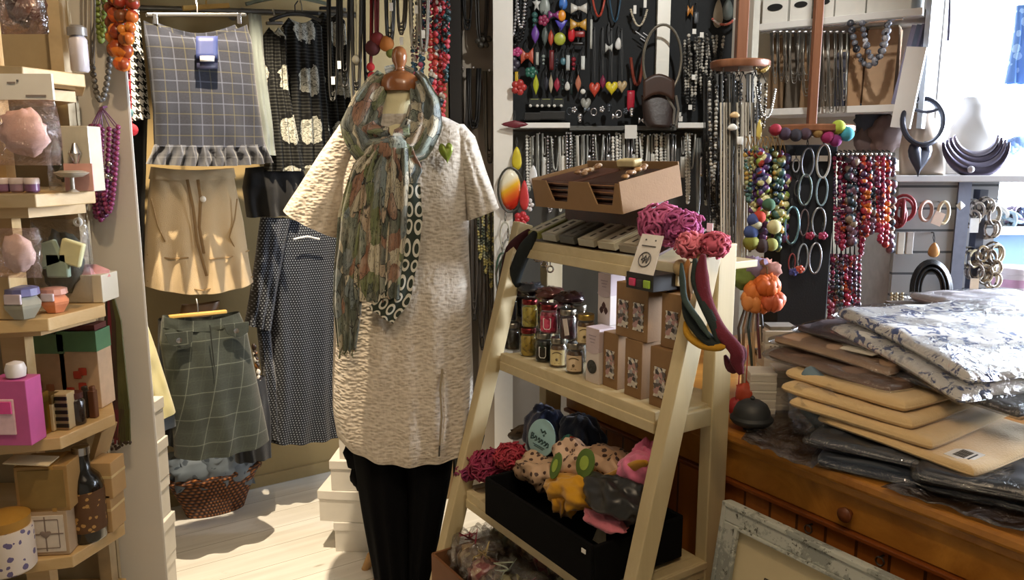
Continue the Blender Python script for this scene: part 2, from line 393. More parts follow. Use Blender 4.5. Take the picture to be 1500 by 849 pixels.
# boards run along the clothes wall: floor object built in the rotated room frame
RA = math.atan2(NN.y, NN.x); RM = Fr((0, 0, 0), RA)
fl = MB(); fl.box((1.2, 1.0, -.05), (8.0, 8.0, .1))
floor = obj('floor', fl, m_floor(), smooth=False, base=(0, 0, 0)); floor.rotation_euler.z = RA; floor['kind'] = 'structure'
def slab(name, lo, hi, m, M=None):
    b = MB(M); b.box([(a+c)/2 for a, c in zip(lo, hi)], [c-a for a, c in zip(lo, hi)]); return struct(name, b, m, smooth=False)
X0, X1, Y0, Y1, ZT = -2.5, 3.4, -1.6, 4.1, 2.6
slab('ceiling', (X0, Y0, ZT), (X1, Y1, ZT+.1), P('#8c8478', .9, 0, .05))
slab('wall_left', (X0-.1, Y0, 0), (X0, Y1, ZT), WALLM)
VY0, VY1, VZ0, VZ1 = 2.0, 3.8, .85, 2.4
b = MB()
for lo, hi in (((Y0, 0), (VY0, ZT)), ((VY1, 0), (Y1, ZT)), ((VY0, 0), (VY1, VZ0)), ((VY0, VZ1), (VY1, ZT))):
    b.box((X1+.05, (lo[0]+hi[0])/2, (lo[1]+hi[1])/2), (.1, hi[0]-lo[0], hi[1]-lo[1]))
struct('wall_right', b, WALLM, smooth=False)
b = MB()
for c, d in [((a_, b_), (c_, d_)) for a_, b_, c_, d_ in (((VY0+VY1)/2, VZ0+.03, VY1-VY0, .06), ((VY0+VY1)/2, VZ1-.03, VY1-VY0, .06), (VY0+.03, (VZ0+VZ1)/2, .06, VZ1-VZ0), (VY1-.03, (VZ0+VZ1)/2, .06, VZ1-VZ0), ((VY0+VY1)/2, (VZ0+VZ1)/2, .04, VZ1-VZ0))]:
    b.box((X1+.05, c[0], c[1]), (.06, d[0], d[1]))
struct('window_added', b, WHITEP, smooth=False)  # added window out of view, there to bring daylight from the right
slab('wall_front', (X0, Y0-.1, 0), (X1, Y0, ZT), WALLM)
WX0, WX1, WZ0, WZ1 = 2.04, 3.2, 1.02, 2.45
b = MB()
for lo, hi in (((X0, 0), (WX0, ZT)), ((WX1, 0), (X1, ZT)), ((WX0, 0), (WX1, WZ0)), ((WX0, WZ1), (WX1, ZT))):
    b.box(((lo[0]+hi[0])/2, Y1+.06, (lo[1]+hi[1])/2), (hi[0]-lo[0], .12, hi[1]-lo[1]))
struct('wall_back', b, WALLM, smooth=False)
b = MB(); fw = .05
for c, d in ((((WX0+WX1)/2, WZ0+fw/2), (WX1-WX0, fw)), (((WX0+WX1)/2, WZ1-fw/2), (WX1-WX0, fw)), ((WX0+fw/2, (WZ0+WZ1)/2), (fw, WZ1-WZ0)), ((WX1-fw/2, (WZ0+WZ1)/2), (fw, WZ1-WZ0)), ((2.72, (WZ0+WZ1)/2), (.04, WZ1-WZ0))):
    b.box((c[0], Y1+.05, c[1]), (d[0], .07, d[1]))
win = struct('window_1', b, WHITEP, smooth=False)
b = MB(); b.box(((WX0+WX1)/2, Y1+.06, (WZ0+WZ1)/2), (WX1-WX0-.1, .006, WZ1-WZ0-.1))
obj('pane', b, m_film('window_glass', '#ffffff', .02, .3, 2, 0, .02), win)
b = MB(); b.box(((WX0+WX1)/2, Y1-.1, WZ0-.02), (WX1-WX0+.1, .24, .04)); obj('window_sill', b, P('#8fb4d8', .5, 0, .08), win, bevel=.004)
# clothes wall (rotated) and the frontal partition behind the jewellery
slab('wall_clothes', (-.75, 3.26, 0), (2.0, 3.34, ZT), P('#9c875c', .85, 0, .1, 5, .15, 60), RM)
slab('baseboard_clothes', (-.75, 3.245, 0), (2.0, 3.26, .05), P('#9c875c', .7, 0, .1), RM)
a0 = at(662, 300, 3.14).x; a1 = at(1090, 300, 3.14).x
slab('wall_middle', (a0, 3.14, 0), (a1, 3.22, ZT), P('#a3988a', .8, 0, .08, 6, .1, 50))
a = at(1112, 35, 3.0); c = at(1352, 12, 2.67)
SD = Vector((c.x-a.x, c.y-a.y, 0)).normalized(); SN = Vector((-SD.y, SD.x, 0))
SM = Fr((a.x, a.y, 0), math.atan2(SD.y, SD.x)); SI = SM.inverted(); SLEN = (Vector((c.x, c.y, 0))-Vector((a.x, a.y, 0))).length
def atS(px, py, y): return onp(px, py, SM @ Vector((0, y, 0)), SN)
b = MB(SM); b.box((SLEN/2-.04, .295, (1.385+ZT)/2), (SLEN+.12, .05, ZT-1.385)); b.box((.02, .295, .6925), (.24, .05, 1.385)); struct('wall_shelves', b, P('#cfc9c0', .7, 0, .08), smooth=False)
# white pillar at the end of the left-hand shelves
b = MB(); b.prism([(-1.085, 1.93), (-.915, 1.93), (-1.0, 2.1), (-1.2, 2.1)], ZT, Matrix.Translation((0, 0, ZT/2))); struct('trim_1', b, P('#cfccc6', .6, 0, .08, 5, .1, 40), smooth=False, bevel=.006)
# dark upright and white upright at the two ends of the middle partition
p = at(668, 60, 3.1); slab('trim_2', (p.x-.022, 3.05, 0), (p.x+.022, 3.14, ZT), P('#17130f', .5))
p = at(652, 60, 3.1); slab('trim_3', (p.x-.03, 3.06, 0), (p.x+.012, 3.16, ZT), P('#7a6344', .6, 0, .2))
# ================================================================= camera, light, world
cam = bpy.data.cameras.new('camera'); co = bpy.data.objects.new('camera', cam); COL.objects.link(co)
cam.sensor_width = 36; cam.lens = 36*FOC/1500; co.location = CAM; co.rotation_euler = (PI/2-PITCH, 0, 0); cam.clip_start = .02
scene.camera = co
w = bpy.data.worlds.new('daylight'); scene.world = w; w.use_nodes = True
bg = w.node_tree.nodes['Background']; bg.inputs[0].default_value = (.75, .88, 1, 1); bg.inputs[1].default_value = 9
def kel(c): return lin(c)[:3]
def spot(name, loc, tgt, watt, deg, blend, col, size=.03):
    l = bpy.data.lights.new(name, 'SPOT'); l.energy = watt; l.spot_size = math.radians(deg); l.spot_blend = blend; l.color = kel(col); l.shadow_soft_size = size
    o = bpy.data.objects.new(name, l); COL.objects.link(o); o.location = loc
    o.rotation_euler = (Vector(tgt)-Vector(loc)).to_track_quat('-Z', 'Y').to_euler(); return o
def area(name, loc, tgt, watt, sx, sy, col):
    l = bpy.data.lights.new(name, 'AREA'); l.energy = watt; l.shape = 'RECTANGLE'; l.size = sx; l.size_y = sy; l.color = kel(col)
    o = bpy.data.objects.new(name, l); COL.objects.link(o); o.location = loc
    o.rotation_euler = (Vector(tgt)-Vector(loc)).to_track_quat('-Z', 'Y').to_euler(); return o
WARM = '#ffdcae'; NEUT = '#fff2dd'
spot('spotlight', (-.72, 2.17, 2.54), (-1.15, 2.80, .35), 280, 60, .4, '#ffe9c8', .012)
spot('spotlight', (.75, .7, 2.5), (-.25, 2.35, 1.0), 38, 48, .5, NEUT)
spot('spotlight', (-.35, .9, 2.5), (-1.0, 1.6, 1.1), 36, 70, .6, WARM)
spot('spotlight', (.65, 1.7, 2.5), (.5, 3.0, 1.5), 60, 75, .6, '#f6f4ee')  # added lamp, brightens the pale chains and the white upright
spot('spotlight', (.3, .5, 2.5), (.85, 1.4, .7), 26, 75, .7, WARM)
area('ceiling_fill', (.0, .6, 2.55), (0, .6, 0), 12, 1.6, 1.6, '#ffe6c6')  # added general fill lamp, no real ceiling fitting
area('daylight_lamp', (X1+.3, (VY0+VY1)/2, 1.8), (1.5, 2.95, 1.45), 105, 1.6, 1.4, '#e6efff').data.spread = math.radians(62)  # added lamp behind the unseen right-hand window, brightens the right side
area('daylight_lamp', ((WX0+WX1)/2, Y1+.3, 1.75), (1.6, 2.6, 1.2), 150, 1.1, 1.4, '#dcebff')
vs = scene.view_settings; scene.display_settings.display_device = 'sRGB'
vs.view_transform = 'Standard'; vs.look = 'None'; vs.exposure = .1; vs.gamma = 1; vs.use_curve_mapping = False
scene.cycles.max_bounces = 8; scene.cycles.transparent_max_bounces = 24; scene.cycles.sample_clamp_indirect = 4; scene.cycles.caustics_reflective = False; scene.cycles.caustics_refractive = False
# ================================================================= left display shelves
zs = [at(60, y, 1.5).z for y in (97, 284, 466, 640, 814)]; zs.append(at(60, 985, 1.5).z)
unit = thing('display_shelf', 'pale maple corner shelving with angled front edge at the left, full of gifts', 'shelf', (-1.1, 1.75, 0))
plan = [(-1.5, 1.33), (-.99, 1.475), (-.905, 1.5), (-.868, 1.645), (-1.0, 1.88), (-1.5, 1.86)]
for i, z in enumerate(zs):
    b = MB(); b.prism(plan, .026, Matrix.Translation((0, 0, z-.013))); obj('shelf', b, MAPLE, unit, smooth=False, bevel=.002)
    b = MB(); b.prism([(x+(.0 if x < -1.4 else -.06), y+(.07 if y < 1.8 else -.02)) for x, y in plan], .022, Matrix.Translation((0, 0, z-.04))); obj('batten', b, MAPLE, unit, smooth=False)
b = MB(); b.box((-1.27, 1.89, 1.1), (.5, .012, 2.2)); obj('back_panel', b, P('#a99a7c', .7, 0, .1), unit, smooth=False)
for x in (-1.035, ):
    b = MB(); b.box((x, 1.60, 1.0), (.05, .03, 2.3)); obj('post', b, MAPLE, unit, smooth=False)
b = MB(); b.box((-1.03, 1.855, 1.05), (.03, .03, 2.2)); obj('post', b, P('#b3a283', .6), unit, smooth=False)
Z = [z+.0012 for z in zs]
def rect(px0, px1, py0, py1, Y):          # size and centre of a pixel box at depth Y
    a = at(px0, py1, Y); c = at(px1, py0, Y); return (a.x+c.x)/2, a.z, c.x-a.x, c.z-a.z
def carton(name, px0, px1, py0, py1, Y, dep, z, m, label, cat, lid=None, group=None, rz=0, face=None):
    x, zz, w, h = rect(px0, px1, py0, py1, Y); h = h if h > .01 else .02
    M = Fr((x, Y+dep/2, z), rz)
    t = thing(name, label, cat, (x, Y+dep/2, z), group)
    b = MB(M); b.box((0, 0, h*(.5 if lid is None else .39)), (w, dep, h*(1 if lid is None else .78))); obj('carton_body' if 'box' in name else 'body', b, m, t, smooth=False, bevel=.0015)
    if lid: b = MB(M); b.box((0, 0, h*.88), (w*1.03, dep*1.03, h*.26)); obj('lid', b, lid, t, smooth=False, bevel=.0015)
    if face:
        b = MB(M); b.box((0, -dep/2-.0012, h*face[1]), (w*face[2], .002, h*face[3])); obj('label', b, face[0], t, smooth=False)
    return t, M, w, h
def bag(name, px0, px1, py0, py1, Y, film, inner, label, cat, header=None, z=None, amp=.2, seed=1, hook=False):
    x, zz, w, h = rect(px0, px1, py0, py1, Y); z = zz if z is None else z
    t = thing(name, label, cat, (x, Y, z))
    hh = h*(.72 if header else 1)
    b = MB(); b.blob((x, Y, z+hh/2), (w*.36, w*.2, hh*.36), 16, 10, .3, 2.5, seed); obj('contents', b, inner, t, smooth=2)
    def pillow(u, v):
        a = 2*PI*u; k = math.sin(PI*min(max(v, .0), 1))**.5; sq = abs(math.cos(a))**.35*(1 if math.cos(a) > 0 else -1)
        return Vector((x+sq*w/2*(1+.05*nz((u*4, v*5, seed))), Y+math.sin(a)*w*.24*k+.008*nz((u*9, v*9, seed)), z+hh*v))
    b = MB(); b.grid(pillow, 28, 14, True); obj('wrapper', b, film, t, smooth=2)
    if header:
        b = MB(); b.box((x, Y, z+hh+(h-hh)/2), (w, .006, h-hh)); o = obj('header_card', b, header, t, smooth=False)
        b = MB(); b.box((x-.1*w, Y-.004, z+hh+(h-hh)*.65), (w*.12, .001, h*.02)); b.box((x+.25*w, Y-.004, z+hh+(h-hh)*.15), (w*.3, .001, h*.02)); obj('print', b, P('#8a7f7a'), o, smooth=False)
    if hook:
        b = MB(); b.tube([(x, Y-.005, z+h-.012), (x, Y+.03, z+h-.008), (x, Y+.09, z+h-.008)], .002); obj('hook', b, SILV, t)
    return t
bag('gift_bag', 4, 61, -40, 50, 1.44, m_film('brown_pink_film', '#e6cdbf', .2, .8), m_tri('brown_pink_soaps', ['#8d6a58', '#c9a593', '#6e4f42', '#d9bdb0'], 30), 'shiny bag of brown and pink soaps hanging above the highest shelf at left', 'gift bag', seed=3, hook=True)
bag('gift_bag', -8, 76, 108, 242, 1.42, FILMP, P('#e9c9c0', .6, 0, .15, 20), 'pink heart soap in clear bag with large white header card', 'gift bag', WHT, seed=5, hook=True)
bag('gift_bag', -4, 54, 325, 398, 1.46, FILMP, P('#e3cdc6', .6, 0, .15, 40), 'crinkled white and pink soap bag standing on the third shelf', 'gift bag', z=Z[2]+.085, seed=8)
b = MB(); b.box((-.985, 1.5, Z[2]+.043), (.05, .04, .085)); single('wood_block', b, MAPLE, 'small maple block under the crinkled white and pink soap bag', 'block', smooth=False, bevel=.002)
t = bag('gift_bag', 56, 126, 318, 440, 1.66, FILM, P('#46483f', .6, 0, .3), 'clear bag of green and cream soap shapes behind the pink gift box', 'gift bag', z=Z[2]+.0, seed=9)
for k, (px, py, c) in enumerate(((72, 372, '#93a596'), (85, 388, '#8ea08f'), (105, 370, '#d3cf9f'))):
    q = at(px, py, 1.56); b = MB(); b.box(q, (.045, .014, .05), Matrix.Rotation(.3*k-.3, 3, 'Y').to_4x4()); obj('soap_shape', b, P(c, .7), t, bevel=.004)
q = at(114, 325, 1.62); b = MB(); b.torus(q, .007, .003, 12, 6, Matrix.Rotation(PI/2, 4, 'X')); obj('eyelet', b, WHT, t)
# shelf one
x, zz, w, h = rect(95, 118, 30, 98, 1.6); t = thing('pump_bottle', 'slim pale bottle with grey cap at the end of the highest shelf', 'bottle', (x, 1.62, Z[0]))
b = MB(); b.lathe([(.014, 0), (.017, .004), (.017, .062), (.012, .07)], 16, (x, 1.62, Z[0])); obj('body', b, P('#b9b3b6', .3, 0, .1), t)
b = MB(); b.lathe([(.018, .07), (.018, .085), (.012, .09)], 16, (x, 1.62, Z[0])); obj('cap', b, P('#77736f', .3), t)
# shelf two
x, zz, w, h = rect(98, 131, 185, 280, 1.6)
t, M, w, h = carton('gift_box', 97, 128, 186, 282, 1.58, .05, Z[1], P('#c4bfae', .2, 0, .2), 'clear-fronted gift box with a pink card on the second shelf', 'box')
b = MB(M); b.box((.004, -.029, h*.22), (w*1.05, .004, h*.42)); b.M = M @ Matrix.Rotation(0, 4, 'X'); obj('pink_card', b, P('#dba9a0', .7), t, smooth=False, label='pink card with faint rose')
b = MB(M); b.lathe([(.004, .055), (.013, .075), (.004, .095)], 10, (0, -.028, 0)); obj('ornament', b, SILV, t)
bag('gift_bag', 74, 104, 190, 281, 1.63, FILM, m_tri('grey_green_bits', ['#5c5f4c', '#7d7f6b', '#3d4034', '#a1a18f'], 50), 'cellophane bag of grey green bits beside the pink card box', 'gift bag', z=Z[1], seed=11)
for k, px in enumerate((6, 26, 48)):
    q = at(px, 282, 1.55); t = thing('cosmetic_jar', 'little purple pot on the second shelf, %s from the left' % ORD[k], 'jar', (q.x, 1.55, Z[1]), 'purple pots on the second shelf')
    b = MB(); b.lathe([(.010, 0), (.013, .003), (.013, .016)], 14, (q.x, 1.55, Z[1])); obj('pot', b, P(['#8b6a8d', '#a389a0', '#7d5a80'][k], .3), t)
    b = MB(); b.lathe([(.0138, .016), (.0138, .026), (.012, .028)], 14, (q.x, 1.55, Z[1])); obj('lid', b, P('#cfc3c4', .35), t)
q = at(72, 232, 1.48)
b = MB(); b.lathe([(.002, .028), (.02, .03), (.03, .036), (.032, .038), (.02, .042)], 18, (q.x, 1.55, Z[1])); b.lathe([(.012, 0), (.004, .006), (.004, .03)], 12, (q.x, 1.55, Z[1])); single('soap_dish', b, P('#a99f8e', .3), 'pale footed soap dish on the second shelf below the heart soap bag', 'dish')
# shelf three
def hexjar(px, py0, py1, Y, z, c1, c2, label, w):
    q = at(px, py1, Y); h = at(px, py0, Y).z-q.z; t = thing('honey_jar', label, 'jar', (q.x, Y, z))
    b = MB(); b.lathe([(w*.55, 0), (w*.95, h*.35), (w, h*.45), (w*.7, h*.7)], 6, (q.x, Y, z)); obj('jar_body', b, c1, t, smooth=False)
    b = MB(); b.lathe([(w*.72, h*.7), (w*.86, h*.74), (w*.82, h*.95), (w*.5, h)], 12, (q.x, Y, z)); obj('lid', b, c2, t, smooth=False)
    b = MB(); b.box((q.x, Y-w*.83, z+h*.66), (w*.9, .006, h*.32)); obj('label', b, P('#cdbfc4', .6), t, smooth=False, bevel=.002)
hexjar(36, 420, 466, 1.5, Z[2], P('#a3a08e', .3, 0, .2), P('#77749a', .4, 0, .3), 'grey green six-sided jar with violet trim on the third shelf', .036)
hexjar(82, 422, 458, 1.56, Z[2], P('#d98a62', .4, 0, .25), P('#c99482', .4, 0, .3), 'orange six-sided pot with pink blossom lid on the third shelf', .029)
t, M, w, h = carton('gift_box', 84, 148, 404, 444, 1.66, .07, Z[2], P('#cfc7b4', .6, 0, .08), 'open white gift box of pink tissue at the end of the third shelf', 'box')
b = MB(M); b.blob((0, 0, h), (w*.46, .03, .016), 18, 8, .6, 4, 3); obj('tissue', b, P('#d49b98', .8, 0, .2, 60), t)
# shelf four
t, M, w, h = carton('gift_set', -10, 36, 553, 648, 1.45, .05, Z[3], P('#c45a96', .35, 0, .15), 'bright pink boxed bath set on the fourth shelf', 'gift set')
b = MB(M); b.box((-.01, -.027, h*.45), (w*.6, .004, h*.55)); obj('window_panel', b, P('#e7c5cf', .2, 0, .2, 60), t, smooth=False, bevel=.003)
b = MB(M); b.box((-.01, -.03, h*.6), (w*.5, .005, h*.18)); obj('pink_card', b, P('#e24f9b', .4), t, smooth=False)
q = at(14, 553, 1.45)
b = MB(); b.lathe([(.004, 0), (.017, .004), (.019, .018), (.015, .03), (.004, .034)], 18, (q.x, 1.47, Z[3]+h)); single('bath_ball', b, P('#d9d2cd', .4), 'round white bath ball lying over the bright pink bath set', 'ball')
b0 = carton('gift_set', 37, 58, 585, 646, 1.5, .03, Z[3], GOLD, 'slim gold tin beside the bright pink bath set', 'tin', lid=P('#8c6a2a', .3, .8))
b0 = carton('spice_tin', 62, 76, 590, 642, 1.53, .03, Z[3], P('#c8b48d', .4, .2), 'narrow beige tin left of the black striped card pack', 'tin', lid=P('#6b542c', .4, .5))
t, M, w, h = carton('card_pack', 76, 98, 586, 638, 1.54, .03, Z[3], P('#b8a37c', .5), 'small pack with black and cream stripes on the fourth shelf', 'pack')
b = MB(M)
for k in range(5): b.box((.002, -.0165, h*(.12+.19*k)), (w*.9, .003, h*.1))
obj('stripe_print', b, BLK, t, smooth=False)
t = thing('spice_jar', 'dark little spice jar in front of the right-hand green-topped box', 'jar', (at(113, 620, 1.58).x, 1.58, Z[3]))
x = at(113, 620, 1.58).x
b = MB(); b.lathe([(.017, 0), (.019, .004), (.019, .05), (.014, .056)], 16, (x, 1.58, Z[3])); obj('jar_body', b, gloss('#2b211c'), t)
b = MB(); b.lathe([(.016, .056), (.016, .068)], 16, (x, 1.58, Z[3])); obj('lid', b, P('#4a2520', .4), t)
for k, (a0, a1, y0, y1, c2) in enumerate(((52, 93, 504, 612, '#668a66'), (95, 141, 500, 612, '#55805a'))):
    t, M, w, h = carton('tea_box', a0, a1, y0, y1, 1.68, .06, Z[3], P('#c7a98a', .6, 0, .2, 40), ('tall tea box with green top and a dotted beige front, left of the pair', 'tall tea box with green and dark red top and red flowers, right of the pair')[k], 'box')
    b = MB(M); b.box((0, -.001, h*.87), (w*1.01, .063, h*.26)); obj('top_flap', b, P(c2, .6), t, smooth=False)
    b = MB(M)
    for s in range(5): b.lens([(.009*math.cos(a*PI/4)*(1+.3*(a % 2)), .009*math.sin(a*PI/4)*(1+.3*(a % 2))) for a in range(8)], .003, Matrix.Translation((R.uniform(-.35, .35)*w, -.032, h*R.uniform(.15, .5))) @ Matrix.Rotation(PI/2, 4, 'X'))
    obj('flower_print', b, P('#b8402c' if k else '#a8704e', .6), t)
    if k: b = MB(M); b.box((0, 0, h*1.03), (w*.9, .05, h*.08)); obj('lid', b, P('#5b2620', .6), t, smooth=False)
for k, (px, c) in enumerate(((128, '#3d332b'), (139, '#6e4630'))):
    q = at(px, 615, 1.62); b = MB(); b.box((q.x, 1.62, Z[3]+.03), (.014, .016, .06)); b.box((q.x, 1.62, Z[3]+.064), (.01, .012, .01))
    single('spice_tin', b, P(c, .4, .3), ('thin charcoal tin', 'thin red brown tin')[k]+' at the end of the fourth shelf', 'tin', smooth=False, bevel=.002)
# shelf five
t, M, w, h = carton('soap_box', 38, 92, 752, 816, 1.5, .07, Z[4], P('#b9a184', .7, 0, .1), 'beige soap box with cross and heart label, bottom of two at left', 'box', rz=.12)
b = MB(M); b.box((0, -.036, h*.5), (w*.84, .002, h*.82)); l = obj('label', b, P('#d9cfc2', .7), t, smooth=False)
b = MB(M); b.box((0, -.0375, h*.5), (w*.8, .001, .0025)); b.box((0, -.0375, h*.5), (.0025, .001, h*.78))
for sx in (-1, 1): b.box((sx*w*.3, -.0375, h*.5), (.0015, .001, h*.62)); b.box((0, -.0375, h*(.5+sx*.32)), (w*.6, .001, .0015))
b.lens([(.011*math.sin(a)**3, .0095*(.8125*math.cos(a)-.3125*math.cos(2*a)-.125*math.cos(3*a))) for a in [i*PI/8 for i in range(16)]], .003, Matrix.Translation((0, -.038, h*.5)) @ Matrix.Rotation(PI/2, 4, 'X')); obj('label_print', b, P('#8a7a70', .7), l)
zb = Z[4]+h
t, M, w, h = carton('soap_box', 26, 92, 690, 756, 1.5, .08, zb, P('#a6834f', .7, 0, .12), 'olive brown soap box tied with ribbon, stacked on the cross label box', 'box', rz=.12)
b = MB(M); b.box((w*.2, 0, h*.5), (.008, .083, h*1.01)); obj('ribbon', b, P('#b98d46', .5), t, smooth=False)
b = MB(M); b.box((-.0, -.041, h*.5), (w*.86, .002, h*.84)); obj('sleeve', b, P('#8f7440', .7), t, smooth=False)
b = MB(M @ Matrix.Rotation(.1, 4, 'Y')); b.box((-.03, -.03, h+.008), (.085, .05, .002)); obj('paper_tag', b, P('#d8c7a3', .7), t, smooth=False)
x = at(8, 830, 1.44).x; t = thing('candle_jar', 'cream candle pot with violet flower pattern, cut by the left edge', 'candle', (x, 1.45, Z[4]))
b = MB(); b.lathe([(.046, 0), (.05, .004), (.05, .085), (.048, .09)], 24, (x, 1.45, Z[4])); obj('pot', b, m_spots('violet_flower_print', '#cdbfae', '#5f5474', 60, .35), t)
b = MB(); b.lathe([(.045, .09), (.047, .11), (.02, .118)], 24, (x, 1.45, Z[4])); obj('wax', b, P('#a67a32', .4), t)
x, zz, w, h = rect(96, 137, 655, 792, 1.56); t = thing('oil_bottle', 'dark faceted glass bottle with ornate brown label on the bottom shelf', 'bottle', (x, 1.58, Z[4]))
rb = w/2; hb = h*.98
b = MB(); b.lathe([(rb*.9, 0), (rb, .005), (rb, hb*.58), (rb*.8, hb*.68), (rb*.42, hb*.76), (rb*.4, hb*.92)], 10, (x, 1.58, Z[4])); obj('glass_body', b, gloss('#15120d'), t)
b = MB(); b.lathe([(rb*.45, hb*.92), (rb*.45, hb), (rb*.3, hb*1.01)], 14, (x, 1.58, Z[4])); obj('cap', b, SILV, t)
b = MB(); b.lathe([(rb*1.02, hb*.12), (rb*1.02, hb*.55)], 10, (x, 1.58, Z[4])); obj('label', b, m_spots('ornate_label_print', '#5c3d20', '#b48b4e', 70, .3), t)
for k, (y0, y1) in enumerate(((738, 792), (686, 738))):
    t, M, w, h = carton('kraft_box', 134, 162, y0, y1, 1.6, .06, Z[4]+k*.078, P('#bf9c6c', .7, 0, .1), ('pale brown carton with thin band at the shelf end, lower of two', 'pale brown carton at the shelf end, upper of two')[k], 'box')
    b = MB(M); b.box((0, 0, h*.6), (w*1.01, .061, .006)); obj('band', b, P('#d8c08b', .5), t, smooth=False)
b = MB(Fr((at(148, 700, 1.66).x, 1.66, Z[4]+.155), 0, 0, .35)); b.box((0, 0, .035), (.012, .07, .07)); single('gift_book', b, P('#a98a5c', .7), 'small brown book leaning on the pale brown cartons', 'book', smooth=False)
q = at(120, 850, 1.5)
bag('gift_bag', 70, 150, 800, 880, 1.53, FILM, P('#9c9384', .6, 0, .3, 40), 'clear wrapped gift on the lowest visible shelf at the bottom left', 'gift bag', z=Z[5], seed=14)
# ================================================================= necklaces on the pillar
def ushape(px0, px1, py0, py1, Y, n=28, pw=2.2, wob=.004):
    return [at(px0+(px1-px0)*i/n, py1-(py1-py0)*abs(2*i/n-1)**pw, Y+wob*math.sin(i*1.7)) for i in range(n+1)]
def necklace(name, px0, px1, py0, py1, Y, m, r, label, group=None, top=None, cord=None, gap=2.0, var=0, cat='necklace', pw=2.2, sc=(1, 1, 1)):
    """bead loop hung from a peg at (top px, py)"""
    t = thing(name, label, cat, at((px0+px1)/2, py0, Y), group)
    pts = ushape(px0, px1, py0, py1, Y, pw=pw)
    b = MB(); b.beads(pts, r, gap, 8, 5, var, sc); obj('bead_string', b, m, t, smooth=2)
    if top:
        b = MB(); q = at(top[0], top[1], Y); b.tube([pts[0], q], .0014, 5); b.tube([pts[-1], q], .0014, 5); b.tube([q, q+Vector((0, .02, .004))], .0025, 5); obj('cord', b, cord or BLK, t)
    return t
GREYB = P('#57544f', .35, 0, .3)
necklace('bead_necklace', 132, 163, 62, 146, 1.9, GREYB, .0075, 'grey bead necklace hanging highest on the white pillar', top=(146, -10), cord=P('#4a463f'))
PUR = [P(c, .35, 0, .3) for c in ('#642449', '#742752', '#562246', '#80305c')]
for k, (a0, a1, y1) in enumerate(((133, 150, 318), (136, 160, 322), (140, 168, 316), (145, 173, 310))):
    necklace('bead_necklace', a0, a1, 185, y1, 1.9-.012*k, PUR[k], .0062, 'purple bead string on the white pillar, %s of four from the left' % ORD[k], 'purple bead strings on the pillar', top=(147+k, 158), cord=P('#5f3a55'))
b = MB(); q = [at(x, y, 1.87) for x, y in ((140, 236), (150, 246), (160, 240), (156, 258), (164, 262), (144, 256))]
for p in q: b.ball(p, .008, 8, 5)
single('bead_cluster', b, SILV, 'silver bead cluster among the purple strings on the pillar', 'necklace')
# thin tasselled cord necklaces low on the pillar
for k, (px, c, w) in enumerate(((158, '#2e241d', 6), (166, '#6d1f2c', 9), (174, '#3c2a20', 10), (182, '#4a4a26', 9))):
    t = thing('cord_necklace', ('dark brown', 'dark red', 'chestnut brown', 'olive green')[k]+' thin cord necklace hanging low on the white pillar', 'necklace', at(px, 415, 1.89))
    b = MB()
    for s in range(7):
        dx = (s-3)*w/3.5
        b.tube([at(158+k*.8, 415, 1.9), at(156+k*6+dx*.35, 470, 1.89-.004*k), at(px+dx*.9, 600, 1.885), at(px+dx*1.1, 640+R.uniform(0, 12), 1.885)], .0027, 5)
    obj('strand', b, P(c, .6), t)
    b = MB()
    for s in range(5): b.ball(at(px+(s-2)*w*.5, 648+R.uniform(-4, 10), 1.885), .004, 6, 4)
    obj('end_bead', b, P('#3a2a24', .4), t)
# long cords and chunky amber strands between pillar and clothes
for k, (px, c) in enumerate(((122, '#6d665c'), (128, '#8a8378'), (135, '#4b463e'))):
    b = MB(); b.tube(ushape(px-3, px+4, -60, 92+3*k, 1.88, 20, 4), .0022, 6); single('cord_necklace', b, P(c, .5), ('mid grey', 'light grey', 'dark grey')[k]+' cord loop hanging down beside the highest shelf', 'necklace')
necklace('bead_necklace', 140, 156, -60, 60, 1.9, P('#6b7a35', .5, 0, .3), .007, 'moss green bead strand hanging at the top of the pillar')
AMB = [m_tri('amber_bead_mix', ['#8a4a1e', '#b5622a', '#6b3a1c', '#c98034', '#8d3020'], 40, .35), m_tri('orange_bead_mix', ['#c2571f', '#93401c', '#d37a2c', '#7b2f18'], 40, .35)]
for k, (a0, a1, y1, r) in enumerate(((160, 178, 74, .016), (166, 190, 98, .017), (172, 198, 60, .014))):
    necklace('bead_necklace', a0, a1, -50, y1, 1.87-.02*k, AMB[k % 2], r, ('chunky brown', 'chunky orange', 'small amber')[k]+' bead necklace at the top between pillar and clothes', var=.15)
for k, (px, py, c) in enumerate(((182, 125, '#a3202a'), (186, 165, '#4f6f6c'), (193, 190, '#b01f28'), (186, 205, '#3c6a66'), (187, 318, '#8a1c28'))):
    b = MB(); b.ball(at(px, py, 2.1), .016, 12, 8); b.tube([at(px, py-8, 2.1), at(184+k, -40, 2.1)], .0012, 4); single('felt_ball', b, P(c, .9), ('red felt ball on a thread, highest beside the pillar', 'teal felt ball on a thread beneath the highest red one', 'bright red felt ball beside the houndstooth hem', 'dark teal felt ball below the bright red one', 'dark red felt ball hanging left of the beige skirt')[k], 'ornament')
# white drawers / shoe boxes beyond the pillar
for k in range(5):
    z = .13*k; w = .30
    q = at(212, 700, 2.2)
    t = thing('shoe_box', 'plain white shoe box behind the pillar, %s from the floor' % ORD[k], 'box', (q.x-.1, 2.3, z), 'white boxes behind the pillar')
    M = Fr((q.x-.165+R.uniform(-.006, .006), 2.3, z), R.uniform(-.04, .04))
    b = MB(M); b.box((0, 0, .047), (w*.98, .2, .094)); obj('carton_body', b, P('#cdcac4', .6, 0, .06), t, smooth=False, bevel=.002)
    b = MB(M); b.box((0, 0, .111), (w, .205, .036)); obj('lid', b, P('#d6d3cd', .6, 0, .06), t, smooth=False, bevel=.002)
